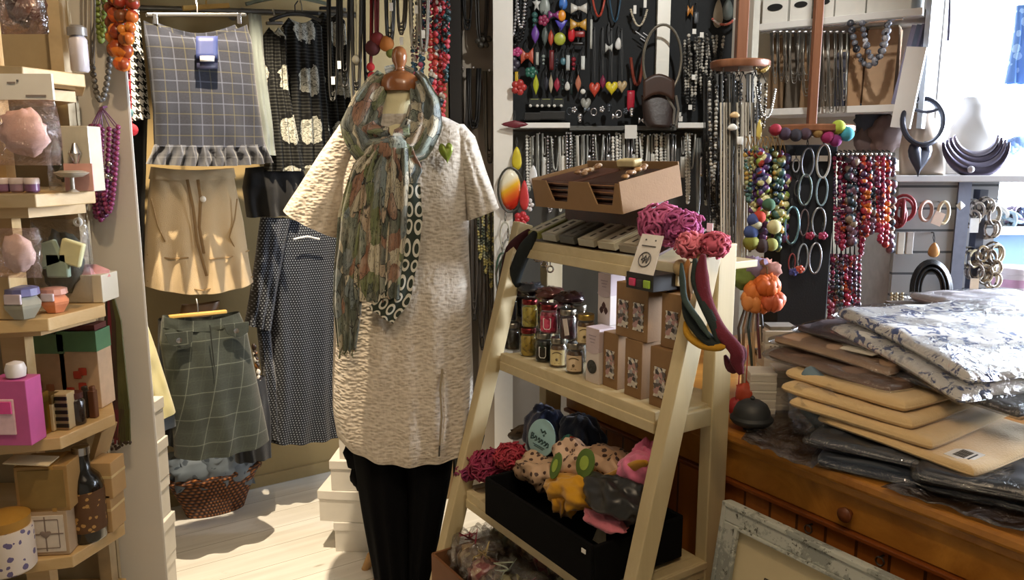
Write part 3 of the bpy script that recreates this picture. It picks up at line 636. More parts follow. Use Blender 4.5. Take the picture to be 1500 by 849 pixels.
# ================================================================= clothes wall
def lerp(a, b, t): return a+(b-a)*t
def rows_at(rows, v):                     # interpolate outline rows by arc position
    k = v*(len(rows)-1); i = min(int(k), len(rows)-2); f = k-i
    f2 = f; return [lerp(a, b, f2) for a, b in zip(rows[i], rows[i+1])]
def garment_mb(rows, to3d, nrm, nu=56, nv=28, fold=.012, nf=6, seed=0, wob=.006, hemwave=0, vfold=lambda v: v):
    """closed cloth body: rows = (pxL, pyL, pxR, pyR, half depth m, sag px)"""
    rows = [tuple(r)+(0,)*(6-len(r)) for r in rows]
    b = MB(); zero = to3d(rows[0][0], rows[0][1])
    def fn(u, v):
        l, yl, r, yr, th, sag = rows_at(rows, v); a = 2*PI*u
        s = .5-.5*math.cos(a); front = math.sin(a)
        px, py = lerp(l, r, s), lerp(yl, yr, s)+sag*math.sin(PI*s)
        p = to3d(px, py); k = math.copysign(abs(front)**.7, front)
        w = vfold(v)*fold*math.sin(2*PI*nf*s+seed+1.5*nz((s*2, v*2, seed)))*min(1, abs(front)*2)
        d = nrm*(k*th+w*(1 if front > 0 else .6)+wob*nz((s*5, v*5, seed+9)))
        q = p+d; q.z += hemwave*max(0, v-.8)*5*math.sin(2*PI*nf*s*1.0+seed)*.4
        e1 = (to3d(px+50, py)-to3d(px, py)).normalized()
        return q, ((p-zero).dot(e1)+(0 if front >= 0 else .013), p.z)
    b.grid(fn, nu, nv, True, True); return b
YR = 3.0
def rp(yp): return lambda px, py: atR(px, py, yp)
WN = U                                     # clothes wall faces the viewer along +U
def hanger(t, px0, px1, py, yp, m, hookto=None, clips=True, slope=0):
    a, c = atR(px0, py, yp), atR(px1, py+slope, yp); b = MB(); b.bar(a, c, .018, .012); obj('hanger_bar', b, m, t, smooth=False, bevel=.003)
    b = MB(); mid = (a+c)/2; b.tube([mid, mid+Vector((0, 0, .03)), mid+U*-.01+Vector((0, 0, .05)), mid-U*.02+Vector((0, 0, .045))], .0025); obj('hanger_hook', b, SILV, t)
    if clips:
        for q in (a.lerp(c, .08), a.lerp(c, .92)):
            b = MB(); b.box(q-Vector((0, 0, .012)), (.014, .022, .035), Fr((0, 0, 0), RA)); obj('clip', b, SILV, t, smooth=False, bevel=.002)
# rail along the wall
rt = thing('clothes_rail', 'dull metal clothes rail running along the wall above the garments', 'rail', atR(330, 14, 3.12))
b = MB(); b.tube([atR(190, 12, 3.12), atR(520, 22, 3.12)], .012, 10); obj('tube', b, DSILV, rt)
for px in (200, 355, 505):
    b = MB(); q = atR(px, 14, 3.12); b.tube([q, q-U*.14], .008, 8); b.lathe([(.022, 0), (.022, .006)], 14, q-U*.13, Matrix.Rotation(PI/2, 4, 'X')); obj('bracket', b, DSILV, rt)
# houndstooth jacket
b = garment_mb([(184, -60, 196, -60, .03), (184, 40, 206, 40, .03), (186, 110, 213, 110, .03), (188, 178, 220, 174, .03)], rp(2.86), WN, fold=.004, nf=2)
t = thing('jacket', 'black and white houndstooth garment squeezed between amber beads and plaid skirt', 'jacket', atR(200, 180, 2.86)); obj('sleeve', b, m_hound(), t, smooth=2)
b = garment_mb([(186, 170, 216, 170, .03), (190, 300, 212, 300, .03), (192, 420, 210, 425, .03)], rp(2.95), WN, fold=.006, nf=2)
single('trousers', b, cloth('#17181c'), 'black trousers hanging in shadow below the houndstooth garment', 'trousers', smooth=2)
# navy plaid skirt
YP = 2.76
t = thing('plaid_skirt', 'navy plaid skirt with ruffled hem clipped to a hanger', 'skirt', atR(300, 240, YP))
NAVYP = m_plaid('navy_plaid_cloth', '#212129', '#2c303b', '#555a69', '#55523f', .068, dark='#2f323c')
b = garment_mb([(210, 30, 362, 36, .012, 22), (212, 60, 368, 60, .03, 6), (220, 120, 374, 120, .045), (224, 165, 380, 165, .05), (226, 214, 388, 214, .055, 2)], rp(YP), WN, fold=.007, nf=3, seed=1)
sk = obj('skirt_body', b, NAVYP, t, smooth=2)
b = garment_mb([(226, 211, 388, 211, .056, 2), (222, 224, 392, 224, .066, 2), (214, 240, 398, 238, .075, 4)], rp(YP), WN, nu=160, nv=8, fold=.028, nf=9, seed=2, vfold=lambda v: .2+v)
obj('ruffle_hem', b, m_plaid('grey_plaid_ruffle', '#303137', '#3d4049', '#676b75', '#63656a', .068, dark='#3c3e45'), t, smooth=2)
b = garment_mb([(232, 34, 344, 36, .014, 14), (228, 42, 350, 44, .02, 20)], rp(YP+.02), WN, nv=6, fold=0); obj('waistband', b, NAVYP, t, smooth=2)
hanger(t, 214, 360, 22, YP+.02, DSILV); 
a = atR(287, 100, YP-.075); c = atR(319, 53, YP-.075)
b = MB(); b.grid(lambda u, v: atR(lerp(287, 319, u), lerp(53, 86, v), YP-.07-.01*v), 4, 4); o = obj('swing_tag', b, P('#343e6c', .5), t, solid=.0015)
b = MB(); b.grid(lambda u, v: atR(lerp(288, 319, u), lerp(86, 101, v), YP-.069-.01*v), 2, 2); obj('tag_fold', b, P('#23253c', .5), o, solid=.0015)
b = MB(); b.grid(lambda u, v: atR(lerp(293, 314, u), lerp(82, 90, v), YP-.084), 2, 2); obj('price_label', b, WHT, o, solid=.001)
b = MB(); b.bar(atR(268, 12, 2.98), atR(335, 8, 2.98), .022, .014); b.tube([atR(302, 9, 2.98), atR(302, -4, 2.98)], .003); single('coat_hanger', b, HANGW, 'yellow wooden hanger arm behind the plaid skirt hanger', 'hanger', smooth=False)
# pale blue grey trouser leg / sleeve beside it
b = garment_mb([(364, 20, 382, 24, .02), (368, 80, 386, 80, .025), (376, 150, 394, 150, .028), (382, 195, 400, 195, .028), (380, 226, 404, 228, .03)], rp(2.9), WN, fold=.006, nf=2, seed=4)
single('blouse', b, cloth('#7c8583', .4, 500), 'pale blue grey satin blouse sleeve between plaid skirt and rose print tops', 'blouse', smooth=2)
# black rose print tops
ROSE = m_roses()
for k, (l0, r0, l1, r1, y0, y1, yp) in enumerate(((384, 418, 388, 446, 40, 250, 2.93), (412, 470, 416, 486, 26, 246, 3.0), (462, 505, 470, 522, 18, 240, 3.06))):
    t = thing('rose_print_top', ('black rose print top beside the blue grey sleeve, nearest of three', 'black rose print top in the middle of the three', 'black rose print top half behind the hanging necklaces, farthest of three')[k], 'top', atR((l0+r0)/2, y1, yp), 'rose print tops')
    b = garment_mb([(l0+10, y0, r0-10, y0, .012, 8), (l0, y0+14, r0, y0+14, .035), (l0+1, y0+90, r0+3, y0+90, .05), (l1, y1, r1, y1, .05)], rp(yp), WN, nu=80, fold=.016, nf=4, seed=k*2)
    obj('bodice', b, ROSE, t, smooth=2)
    hanger(t, l0+6, r0-4, y0-6, yp+.03, BLK if k else DSILV, clips=False)
for k, (a0, a1, py, c) in enumerate(((395, 470, 30, '#2a2a28'), (360, 480, 6, '#6b7468'))):
    q = [atR(lerp(a0, a1, i/12), py-10*math.sin(PI*i/12), 2.95-.03*k) for i in range(13)]
    b = MB(); b.tube(q, .007, 8); b.tube([q[6], q[6]+Vector((0, 0, .03)), q[6]+Vector((.012, 0, .045))], .0025); single('coat_hanger', b, P(c, .3), ('black padded coat hanger above the rose print tops', 'grey green coat hanger high above the rose print tops')[k], 'hanger')
# black jumper in shade
b = garment_mb([(360, 246, 440, 240, .04), (356, 275, 450, 270, .07), (362, 318, 452, 312, .06)], rp(2.98), WN, fold=.02, nf=3, seed=8)
single('jumper', b, BLACKC, 'black folded jumper hanging in shadow beneath the rose print tops', 'jumper', smooth=2)
# beige cargo skirt with tie belt
YB = 2.9
LINEN = cloth('#c2ab86', .5, 600, .12)
t = thing('linen_skirt', 'beige linen skirt with tie belt and curved pocket seams', 'skirt', atR(290, 425, YB))
b = garment_mb([(222, 246, 340, 248, .03, 4), (219, 270, 344, 268, .045, 3), (214, 330, 356, 325, .06, 3), (212, 380, 363, 376, .065, 4), (212, 418, 370, 412, .07, 12)], rp(YB), WN, nu=72, fold=.008, nf=4, seed=5)
sk = obj('skirt_body', b, LINEN, t, smooth=2)
b = garment_mb([(221, 244, 342, 246, .038, 4), (218, 262, 345, 260, .052, 3)], rp(YB), WN, nv=5, fold=.004, nf=5); obj('waistband', b, LINEN, t, smooth=2)
def surf(px, py, yp, th, l, r): s = (px-l)/(r-l); return atR(px, py, yp)+WN*(th*max(.05, math.sin(PI*min(max(s, .02), .98)))**.7+.012)
for pts in ([(268, 262), (276, 300), (282, 350), (296, 400)], [(283, 262), (287, 290), (285, 330), (292, 368)]):
    b = MB(); b.tube([surf(x, y, YB, .062, 212, 362) for x, y in pts], .006, 6, flat=.4); obj('tie_belt', b, P('#8d7452', .8), t)
b = MB(); b.ball(surf(290, 290, YB, .066, 212, 362), .011, 10, 6, (1, .6, 1)); obj('toggle', b, WHT, t)
for pts in ([(219, 290), (228, 330), (238, 352)], [(342, 290), (338, 320), (330, 345), (345, 372)], [(214, 372), (245, 376), (270, 374)], [(300, 376), (330, 374), (362, 366)], [(214, 410), (290, 421), (368, 404)]):
    b = MB(); b.tube([surf(x, y, YB, .064, 211, 366) for x, y in pts], .0028, 5); obj('seam', b, P('#9a7f57', .8), t)
# green plaid skirt with wooden hanger
YG = 2.74
t = thing('plaid_skirt', 'dark green windowpane plaid skirt with button pocket flaps on a wooden hanger', 'skirt', atR(310, 665, YG))
GPL = m_plaid('green_plaid_cloth', '#2e332d', '#2c312c', '#6f746a', '#434841', .088, w=.0028, dark='#414741')
b = garment_mb([(236, 470, 352, 462, .03, 8), (234, 500, 362, 488, .05), (244, 560, 372, 540, .06), (252, 615, 384, 596, .065), (256, 668, 393, 642, .07, 4)], rp(YG), WN, fold=.009, nf=3, seed=11)
obj('skirt_body', b, GPL, t, smooth=2)
b = garment_mb([(238, 462, 350, 456, .034, 8), (236, 478, 356, 470, .042, 8)], rp(YG), WN, nv=4, fold=.003); obj('waistband', b, GPL, t, smooth=2)
for (cx, cy, rx, ry) in ((262, 496, 21, 15), (346, 482, 19, 14)):
    poly = [(cx-rx, cy-ry*.5), (cx+rx, cy-ry*.8), (cx+rx*.95, cy+ry*.3), (cx+rx*.2, cy+ry), (cx-rx*.7, cy+ry*.5)]
    b = MB(); v0 = [atR(x, y, YG-.066) for x, y in poly]; v1 = [p-WN*.006 for p in v0]; n = len(poly)
    b.add(v0+v1, [tuple(range(n)), tuple(range(2*n-1, n-1, -1))]+[(i, n+i, n+(i+1) % n, (i+1) % n) for i in range(n)])
    fl_ = obj('pocket_flap', b, GPL, t, smooth=False, bevel=.002)
    b = MB(); b.lathe([(.002, 0), (.009, .001), (.009, .004), (.003, .005)], 14, atR(cx, cy+2, YG-.072), Matrix.Rotation(RA, 4, 'Z') @ Matrix.Rotation(PI/2, 4, 'X')); obj('button', b, SILV, fl_)
b = MB(); b.tube([surf(300, 470, YG, .06, 236, 365), surf(306, 530, YG, .066, 240, 370)], .002, 5); obj('fly_seam', b, P('#1f231f', .8), t)
hanger(t, 247, 332, 464, YG-.01, HANGW, clips=False, slope=-8)
b = garment_mb([(262, 463, 318, 458, .028, 2), (266, 446, 322, 440, .02, 2)], rp(2.95), WN, nv=3, fold=0); single('coat_hanger', b, P('#6b4a28', .4), 'brown shaped hanger behind the yellow hanger of the green skirt', 'hanger')
# charcoal skirt behind it
b = garment_mb([(330, 560, 388, 550, .03), (340, 620, 396, 606, .03), (345, 676, 397, 668, .035)], rp(2.92), WN, fold=.008, nf=3, seed=13)
single('skirt', b, cloth('#24262a'), 'plain charcoal skirt showing behind the green plaid hem', 'skirt', smooth=2)
# cream jacket far left
t = thing('jacket', 'pale yellow jacket with denim blue lining at the hem beside the pillar', 'jacket', atR(222, 630, 2.72))
b = garment_mb([(196, 478, 214, 470, .03), (193, 520, 228, 510, .05), (194, 570, 244, 560, .05), (197, 622, 256, 600, .055)], rp(2.72), WN, fold=.006, nf=2, seed=14); obj('jacket_body', b, cloth('#d2cb9c', .3, 600, .1), t, smooth=2)
b = garment_mb([(199, 618, 256, 598, .04), (201, 638, 258, 620, .04)], rp(2.74), WN, nv=4, fold=.006, nf=2, seed=14); obj('lining', b, cloth('#5d6774'), t, smooth=2)
b = MB()
for i in range(12): b.ball(atR(198+i % 3*5, 462+i//3*8, 2.66)+Vector((0, 0, R.uniform(-.01, .01))), .013, 8, 5)
single('bead_cluster', b, m_tri('orange_flower_beads', ['#a8561f', '#c97a35', '#7b3a16'], 60), 'orange bead corsage hanging above the pale yellow jacket', 'ornament')
b = garment_mb([(232, 468, 238, 466, .02), (230, 560, 262, 556, .03), (226, 640, 268, 660, .03)], rp(2.9), WN, fold=.01, nf=2, seed=16)
single('trousers', b, cloth('#1c2023'), 'dark trousers hanging between pale yellow jacket and green skirt', 'trousers', smooth=2)
# navy dotted tunic
YN = 2.98
t = thing('dotted_dress', 'navy dress with tiny white dots and wide sleeves hanging behind the mannequin', 'dress', atR(435, 645, YN))
DOT = m_dots('navy_dotted_cloth', '#121620', '#878e98', .0092, .22)
b = garment_mb([(414, 318, 492, 322, .02, 6), (398, 345, 500, 345, .05), (396, 420, 500, 420, .06), (396, 500, 500, 505, .065), (398, 590, 500, 580, .07), (394, 646, 502, 632, .075, 2)], rp(YN), WN, nu=72, fold=.010, nf=4, seed=17); obj('dress_body', b, DOT, t, smooth=2)
b = garment_mb([(382, 318, 425, 320, .03), (374, 380, 412, 385, .045), (366, 440, 402, 440, .05), (360, 474, 396, 482, .055)], rp(YN-.03), WN, fold=.012, nf=3, seed=18); obj('sleeve', b, DOT, t, smooth=2)
b = garment_mb([(376, 470, 394, 470, .03), (386, 560, 404, 560, .04), (390, 640, 408, 640, .045)], rp(YN-.01), WN, fold=.01, nf=2, seed=19); obj('side_panel', b, DOT, t, smooth=2)
b = MB(); b.tube([atR(430, 350, YN-.09), atR(450, 346, YN-.09), atR(468, 350, YN-.09)], .004, 6); obj('neck_label', b, WHT, t)
# striped cuff and belt ends
b = MB()
for i in range(6): b.ball(atR(372+i*1.5, 508+i*9, 2.9), .012, 8, 5, (.8, .6, 1.2))
single('bead_cluster', b, m_tri('bangle_bead_mix', ['#d9d6cf', '#2b1d14', '#8a5a2c'], 60), 'brown and white beaded belt end between green skirt and dotted dress', 'belt')
# wicker baskets and their clothes
def basket(px0, px1, py0, py1, yp, label, seed):
    a, c = atR(px0, py0, yp), atR(px1, py0, yp); cen = (a+c)/2; rx = (c-a).length/2; base = Vector((cen.x, cen.y, 0)); h = cen.z
    t = thing('wicker_basket', label, 'basket', base); M = Fr(base, RA)
    b = MB(M); b.lathe([(.001, .0), (rx*.62, .0), (rx*.72, h*.3), (rx*.9, h*.75), (rx, h), (rx*.96, h), (rx*.85, h*.7), (rx*.66, h*.28), (.001, .02)], 48, sy=.5); obj('basket_body', b, WICK, t, base=base)
    b = MB(M); n = 60
    b.tube([(rx*1.0*math.cos(2*PI*i/n), rx*.5*math.sin(2*PI*i/n), h+.004*math.sin(i*1.6)) for i in range(n)], .011, 8, True); obj('rim', b, WICK, t, base=base)
    return t, M, rx, h
WICK = m_wicker()
t, M, rx, h = basket(243, 378, 690, 735, 3.12, 'brown wicker basket full of blue grey cloth under the green skirt', 3)
CHAM = m_spots('mottled_blue_grey_cloth', '#6d7986', '#47525f', 26, .3)
for k, (x, y, z, sx, sy, sz) in enumerate(((-.06, -.0, .03, .17, .12, .09), (.09, -.01, .03, .12, .11, .1), (.02, -.05, .05, .1, .07, .08))):
    b = MB(M); b.blob((rx*x*4, y, h+z), (sx*rx/.2, sy*.72, sz), 26, 14, .45, 3.2, k+4); single('folded_cloth', b, CHAM, ('blue grey crumpled shirt on the left of the wicker basket', 'blue grey crumpled shirt on the right of the wicker basket', 'mottled blue shirt at the front of the wicker basket')[k], 'shirt', smooth=2)
t, M, rx, h = basket(160, 244, 704, 740, 2.98, 'smaller wicker basket mostly hidden behind the pillar', 5)
# ================================================================= white shoe boxes by the mannequin
q = atz(478, 808, 0)
lev = [(500, 565, .0, .22), (480, 562, .1, .25), (494, 560, .205, .21), (508, 560, .31, .19)]
base = atz(486, 810, 0)
zb = 0
for k, (ox, w, d, h, rz) in enumerate(((.0, .28, .19, .112, .06), (-.035, .31, .19, .116, .0), (-.012, .27, .18, .112, .05), (.0, .22, .17, .112, -.04))):
    M = Fr((base.x+.15+ox, base.y+.10, zb), rz-.1)
    t = thing('shoe_box', 'white shoe box beside the mannequin, %s of four counted from the floor' % ORD[k], 'box', (base.x+.15+ox, base.y+.10, zb), 'white boxes beside the mannequin')
    b = MB(M); b.box((0, 0, h*.36), (w*.97, d*.97, h*.72)); obj('carton_body', b, P('#d9d5cd', .6, 0, .05), t, smooth=False, bevel=.002)
    b = MB(M); b.box((0, 0, h*.86), (w, d, h*.28)); obj('lid', b, P('#e0dcd5', .6, 0, .05), t, smooth=False, bevel=.002)
    zb += h+.0005
b = MB(); b.lathe([(.02, 0), (.06, .002), (.063, .012), (.058, .024), (.02, .026)], 28, (base.x+.12, base.y+.06, zb)); single('wooden_disc', b, wood('disc_wood', '#8b5a34', '#b47c4c', 0, 20), 'round wooden lid lying on the topmost white shoe box', 'lid')
# ================================================================= dressed mannequin
YM = 2.35
mp = lambda Y: (lambda px, py: at(px, py, Y))
FV = Vector((0, -1, 0))
mx = at(590, 300, YM).x
t = thing('mannequin', 'tailor mannequin with turned wooden neck cap and finial', 'mannequin', (mx, YM, 0))
zc = at(590, 150, YM).z; zt = at(590, 100, YM).z
sc_ = at(591, 300, YM).x-at(590, 300, YM).x
y = lambda py: at(590, py, YM).z
b = MB(); b.lathe([(.11, -.95), (.17, -.8), (.155, -.55), (.13, -.4), (.15, -.18), (.14, -.05), (.09, .0), (.058, .03), (.0555, y(150)-zc+.04), (.055, y(133)-zc+.04)], 32, (mx, YM, zc-.04), sy=.72); obj('torso', b, P('#ded2a6', .8, 0, .08, 40, .2, 400), t, smooth=2)
capp = [(.0555, y(134)), (.0575, y(130)), (.0565, y(120)), (.048, y(111)), (.030, y(106)), (.018, y(103)), (.0135, y(101)), (.014, y(98)), (.021, y(90)), (.0225, y(82)), (.019, y(73)), (.010, y(68.5)), (.002, y(67.5))]
CAPW = wood('neck_cap_wood', '#7d4a26', '#9a633a', 2, 10, .25, 8, .5)
b = MB(); b.lathe(capp[:6], 32, (mx, YM, 0)); obj('neck_cap', b, CAPW, t)
b = MB(); b.lathe(capp[5:], 24, (mx, YM, 0)); obj('finial', b, CAPW, t, smooth=2)
b = MB(); b.lathe([(.018, .05), (.016, .8)], 12, (mx, YM+.02, 0)); obj('stand_pole', b, REDW, t)
for k in range(3):
    a = k*2*PI/3+1.57; b = MB(); q = Vector((mx, YM+.02, 0)); d = Vector((math.cos(a), math.sin(a), 0)); b.tube([q+Vector((0, 0, .16)), q+d*.09+Vector((0, 0, .12)), q+d*.15+Vector((0, 0, .02))], [.016, .014, .011], 8); obj('leg', b, REDW, t)
# dress
SEER = m_seer()
t = thing('tunic_dress', 'cream puckered short-sleeved tunic dress worn by the mannequin', 'dress', at(590, 640, YM))
def dth(k): return k
rows = [(561, 166, 622, 164, .062, 3), (530, 170, 654, 172, .075), (508, 178, 682, 186, .085), (502, 196, 690, 206, .098), (500, 230, 690, 235, .115), (499, 265, 688, 265, .13), (498, 300, 687, 300, .13), (496, 350, 686, 350, .13), (494, 400, 688, 400, .135), (492, 450, 690, 450, .14), (491, 500, 691, 500, .145), (490, 550, 693, 550, .15), (491, 590, 693, 590, .155), (497, 626, 694, 636, .16, 14), (503, 633, 692, 648, .158, 14)]
b = garment_mb(rows, mp(YM), FV, nu=96, nv=70, fold=.007, nf=5, seed=3, wob=.012, vfold=lambda v: max(0, v-.35)*1.6)
obj('dress_body', b, SEER, t, smooth=2)
b = garment_mb([(520, 172, 546, 190, .05), (500, 182, 532, 225, .075), (470, 225, 524, 270, .08), (440, 272, 510, 315, .085), (418, 306, 498, 347, .088)], lambda px, py: at(px, py, YM-.01), FV, nu=40, nv=24, fold=.003, nf=3, seed=4); obj('sleeve', b, SEER, t, smooth=2)
b = garment_mb([(650, 184, 680, 182, .05), (664, 220, 696, 200, .07), (676, 262, 712, 250, .078), (681, 290, 722, 278, .08), (684, 322, 731, 304, .082)], lambda px, py: at(px, py, YM), FV, nu=40, nv=24, fold=.006, nf=3, seed=5); obj('sleeve', b, SEER, t, smooth=2)
fr = lambda px, py, th: at(px, py, YM-th)
b = MB(); b.tube([fr(648, 540, .155), fr(645, 570, .16), fr(647, 610, .168), fr(644, 652, .172)], .0035, 6); z = obj('zip', b, P('#8f8168', .5), t)
b = MB(); b.tube([fr(644, 652, .174), fr(643, 668, .174)], .003, 6); obj('zip_pull', b, DSILV, z)
b = MB(); b.tube([fr(651, 540, .15), fr(650, 575, .158), fr(652, 612, .166), fr(649, 648, .17)], .005, 6); obj('zip_flap', b, SEER, t)
# heart brooch
def heart(w, h, n=24): 
    return [(w/2*math.sin(a)**3, h/2*((13*math.cos(a)-5*math.cos(2*a)-2*math.cos(3*a)-math.cos(4*a))/15.5)) for a in [2*PI*i/n for i in range(n)]]
fx = Matrix.Rotation(PI/2, 4, 'X')
q = at(653.5, 222, YM-.15); b = MB(); b.lens(heart(.040, .062), .012, Matrix.Translation(q) @ Matrix.Rotation(-.12, 4, 'Y') @ fx)
t = thing('heart_brooch', 'green metal heart brooch pinned to the dress chest', 'brooch', q); obj('heart', b, P('#6d7a24', .35, .3, .3, 60), t, smooth=2)
b = MB(); b.tube([q+Vector((-.015, .006, .012)), q+Vector((.015, .006, .008))], .0012, 5); obj('pin', b, SILV, t)
# scarf
SCARF = m_scarf(); RING = m_rings()
t = thing('scarf', 'printed green, beige and rust scarf knotted round the mannequin neck', 'scarf', at(575, 200, YM-.15))
def ribbon(path, widths, deps, seed=0, nf=3, fold=.014, thick=.012, nu=40, m=SCARF, name='fold', uo=0):
    """soft gathered cloth along px path; closed flattened section with lengthwise folds"""
    n = len(path)
    def smooth_at(arr, v):
        k = v*(n-1); i = min(int(k), n-2); f = k-i; f = f*f*(3-2*f)*.5+f*.5
        a, c = arr[i], arr[i+1]
        return tuple(lerp(x, y_, f) for x, y_ in zip(a, c)) if isinstance(a, tuple) else lerp(a, c, f)
    P0 = lambda v: at(*smooth_at(path, v), YM-smooth_at(deps, v))
    L = sum((P0((i+1)/20)-P0(i/20)).length for i in range(20))
    def fn(u, v):
        p = P0(v); tg = (P0(min(1, v+.02))-P0(max(0, v-.02))).normalized(); s = tg.cross(FV).normalized(); w = smooth_at(widths, v)*sc_
        a = 2*PI*u; x = -math.cos(a); f = math.sin(a)
        rip = fold*math.sin(nf*PI*x+seed+2*nz((x, v*3, seed)))*(abs(f)**.5)
        d = s*(x*w/2*(1+.12*nz((v*4, seed, x))))+FV*(math.copysign(abs(f)**.8, f)*thick+rip)
        return p+d, (x*w*.9+uo+(.3 if f < 0 else 0), v*L)
    b = MB(); b.grid(fn, nu, 44, True, True); return obj(name, b, m, t, smooth=2)
# loop: comes from behind the neck down each side
ribbon([(604, 112), (614, 124), (622, 150), (620, 182), (604, 212), (578, 212)], [26, 30, 42, 54, 54, 40], [-.05, .02, .08, .125, .16, .18], 1, 3, .014, .018, name='neck_loop')
ribbon([(566, 110), (552, 124), (538, 150), (528, 185), (540, 212), (572, 208)], [30, 34, 44, 56, 56, 40], [-.05, .02, .08, .13, .16, .185], 2, 3, .014, .018, name='neck_loop', uo=.4)
ribbon([(566, 108), (585, 104), (604, 110)], [20, 24, 20], [-.07, -.1, -.07], 3, 2, .006, .012, name='neck_loop', uo=.2)
b = MB(); b.blob(at(573, 217, YM-.185), (.046, .028, .034), 20, 12, .3, 3, 5); obj('knot', b, SCARF, t, smooth=2)
# hanging tails
ribbon([(560, 214), (540, 250), (520, 320), (512, 390), (508, 450), (508, 512)], [36, 46, 46, 42, 40, 26], [.18, .17, .165, .165, .165, .165], 6, 4, .012, .012, name='tail', uo=.1)
ribbon([(568, 216), (556, 270), (548, 340), (544, 400), (542, 440)], [34, 50, 48, 46, 40], [.19, .182, .178, .175, .175], 7, 4, .013, .012, name='tail', uo=1.1)
ribbon([(578, 216), (578, 270), (576, 340), (574, 390), (572, 436)], [36, 44, 36, 34, 30], [.195, .19, .188, .186, .184], 8, 3, .012, .012, name='tail', uo=2.3)
ribbon([(588, 216), (592, 250), (590, 290)], [30, 48, 20], [.185, .175, .165], 9, 2, .008, .01, name='tail', uo=3.1)
ribbon([(594, 268), (594, 320), (588, 380), (580, 430), (558, 462)], [40, 46, 46, 44, 40], [.182, .18, .18, .18, .178], 10, 2, .006, .006, m=RING, name='ring_border')
for k in range(22):
    px = R.choice([495, 500, 505, 510, 516, 540, 552, 566]); 
b = MB()
for k in range(18):
    px = 497+k*1.3; q = at(px, 508+4*math.sin(k), YM-.17); b.tube([q, q+Vector((R.uniform(-.006, .006), 0, -R.uniform(.015, .03)))], .0014, 4)
obj('fringe', b, P('#6f7358', .8), t)
# black trousers
t = thing('trousers', 'black wide trousers below the cream dress on the mannequin', 'trousers', at(590, 900, YM).xyz*1)
BT = P('#08080a', .95, 0, .15, 12, .2, 300, 0, .1)
t.location = Vector((mx, YM, 0))
b = garment_mb([(514, 560, 600, 560, .12), (516, 630, 600, 630, .12), (526, 700, 602, 700, .115), (540, 780, 602, 780, .105), (553, 850, 603, 850, .1), (560, 912, 603, 912, .095)], mp(YM), FV, fold=.012, nf=3, seed=21); obj('trouser_leg', b, BT, t, smooth=2)
b = garment_mb([(588, 560, 668, 560, .12), (592, 640, 668, 640, .12), (596, 700, 660, 700, .115), (598, 780, 645, 780, .105), (598, 850, 632, 850, .1), (598, 912, 628, 912, .095)], mp(YM+.02), FV, fold=.012, nf=3, seed=22); obj('trouser_leg', b, BT, t, smooth=2)
b = MB()
q = at(527, 660, YM-.02); b.blob(q, (.05, .045, .055), 20, 12, .25, 2, 3); q = at(530, 695, YM-.02); b.blob(q, (.032, .04, .05), 20, 12, .25, 2, 4)
obj('pocket_bulge', b, BT, t, smooth=2)
# slipper tip and cloth at the foot
b = MB(); b.tube([at(534, 834, 2.5), at(545, 815, 2.5), at(556, 802, 2.52)], [.012, .02, .016], 10); single('wooden_shoe_tree', b, wood('shoe_tree_wood', '#a9814f', '#cda670', 0, 14), 'light wooden shoe tree standing behind the black trousers', 'shoe tree')
# ================================================================= necklaces and cords on the middle wall
YW = 3.09
def bundle(px0, px1, py0, py1, Y, n, cols, r, label, name='cord_necklace', cat='necklace', group=None, pw=5, tagc=None, rough=.5):
    """one hank of thin strands looped over a peg, strands as parts by colour"""
    t = thing(name, label, cat, at((px0+px1)/2, py0, Y), group)
    for k, c in enumerate(cols):
        b = MB()
        for s in range(n):
            f = (s*len(cols)+k+.5)/(n*len(cols)); o = (px1-px0)*(.5-abs(f-.5))
            b.tube(ushape(px0+o*.5+R.uniform(-1, 1), px1-o*.5+R.uniform(-1, 1), py0, py1-R.uniform(0, (py1-py0)*.16), Y-.012*k-.02*R.random(), 16, pw), r, 5)
        obj('strand', b, P(c, rough) if isinstance(c, str) else c, t, smooth=2)
    b = MB(); q = at((px0+px1)/2, py0, Y); b.tube([q+Vector((0, .04, 0)), q-Vector((0, .03, 0))], .004, 6); obj('peg', b, SILV, t)
    if tagc:
        b = MB(); q = at(tagc[0], tagc[1], Y-.04); b.box(q, (.012, .002, .026)); obj('price_tag', b, WHT, t, smooth=False)
    return t
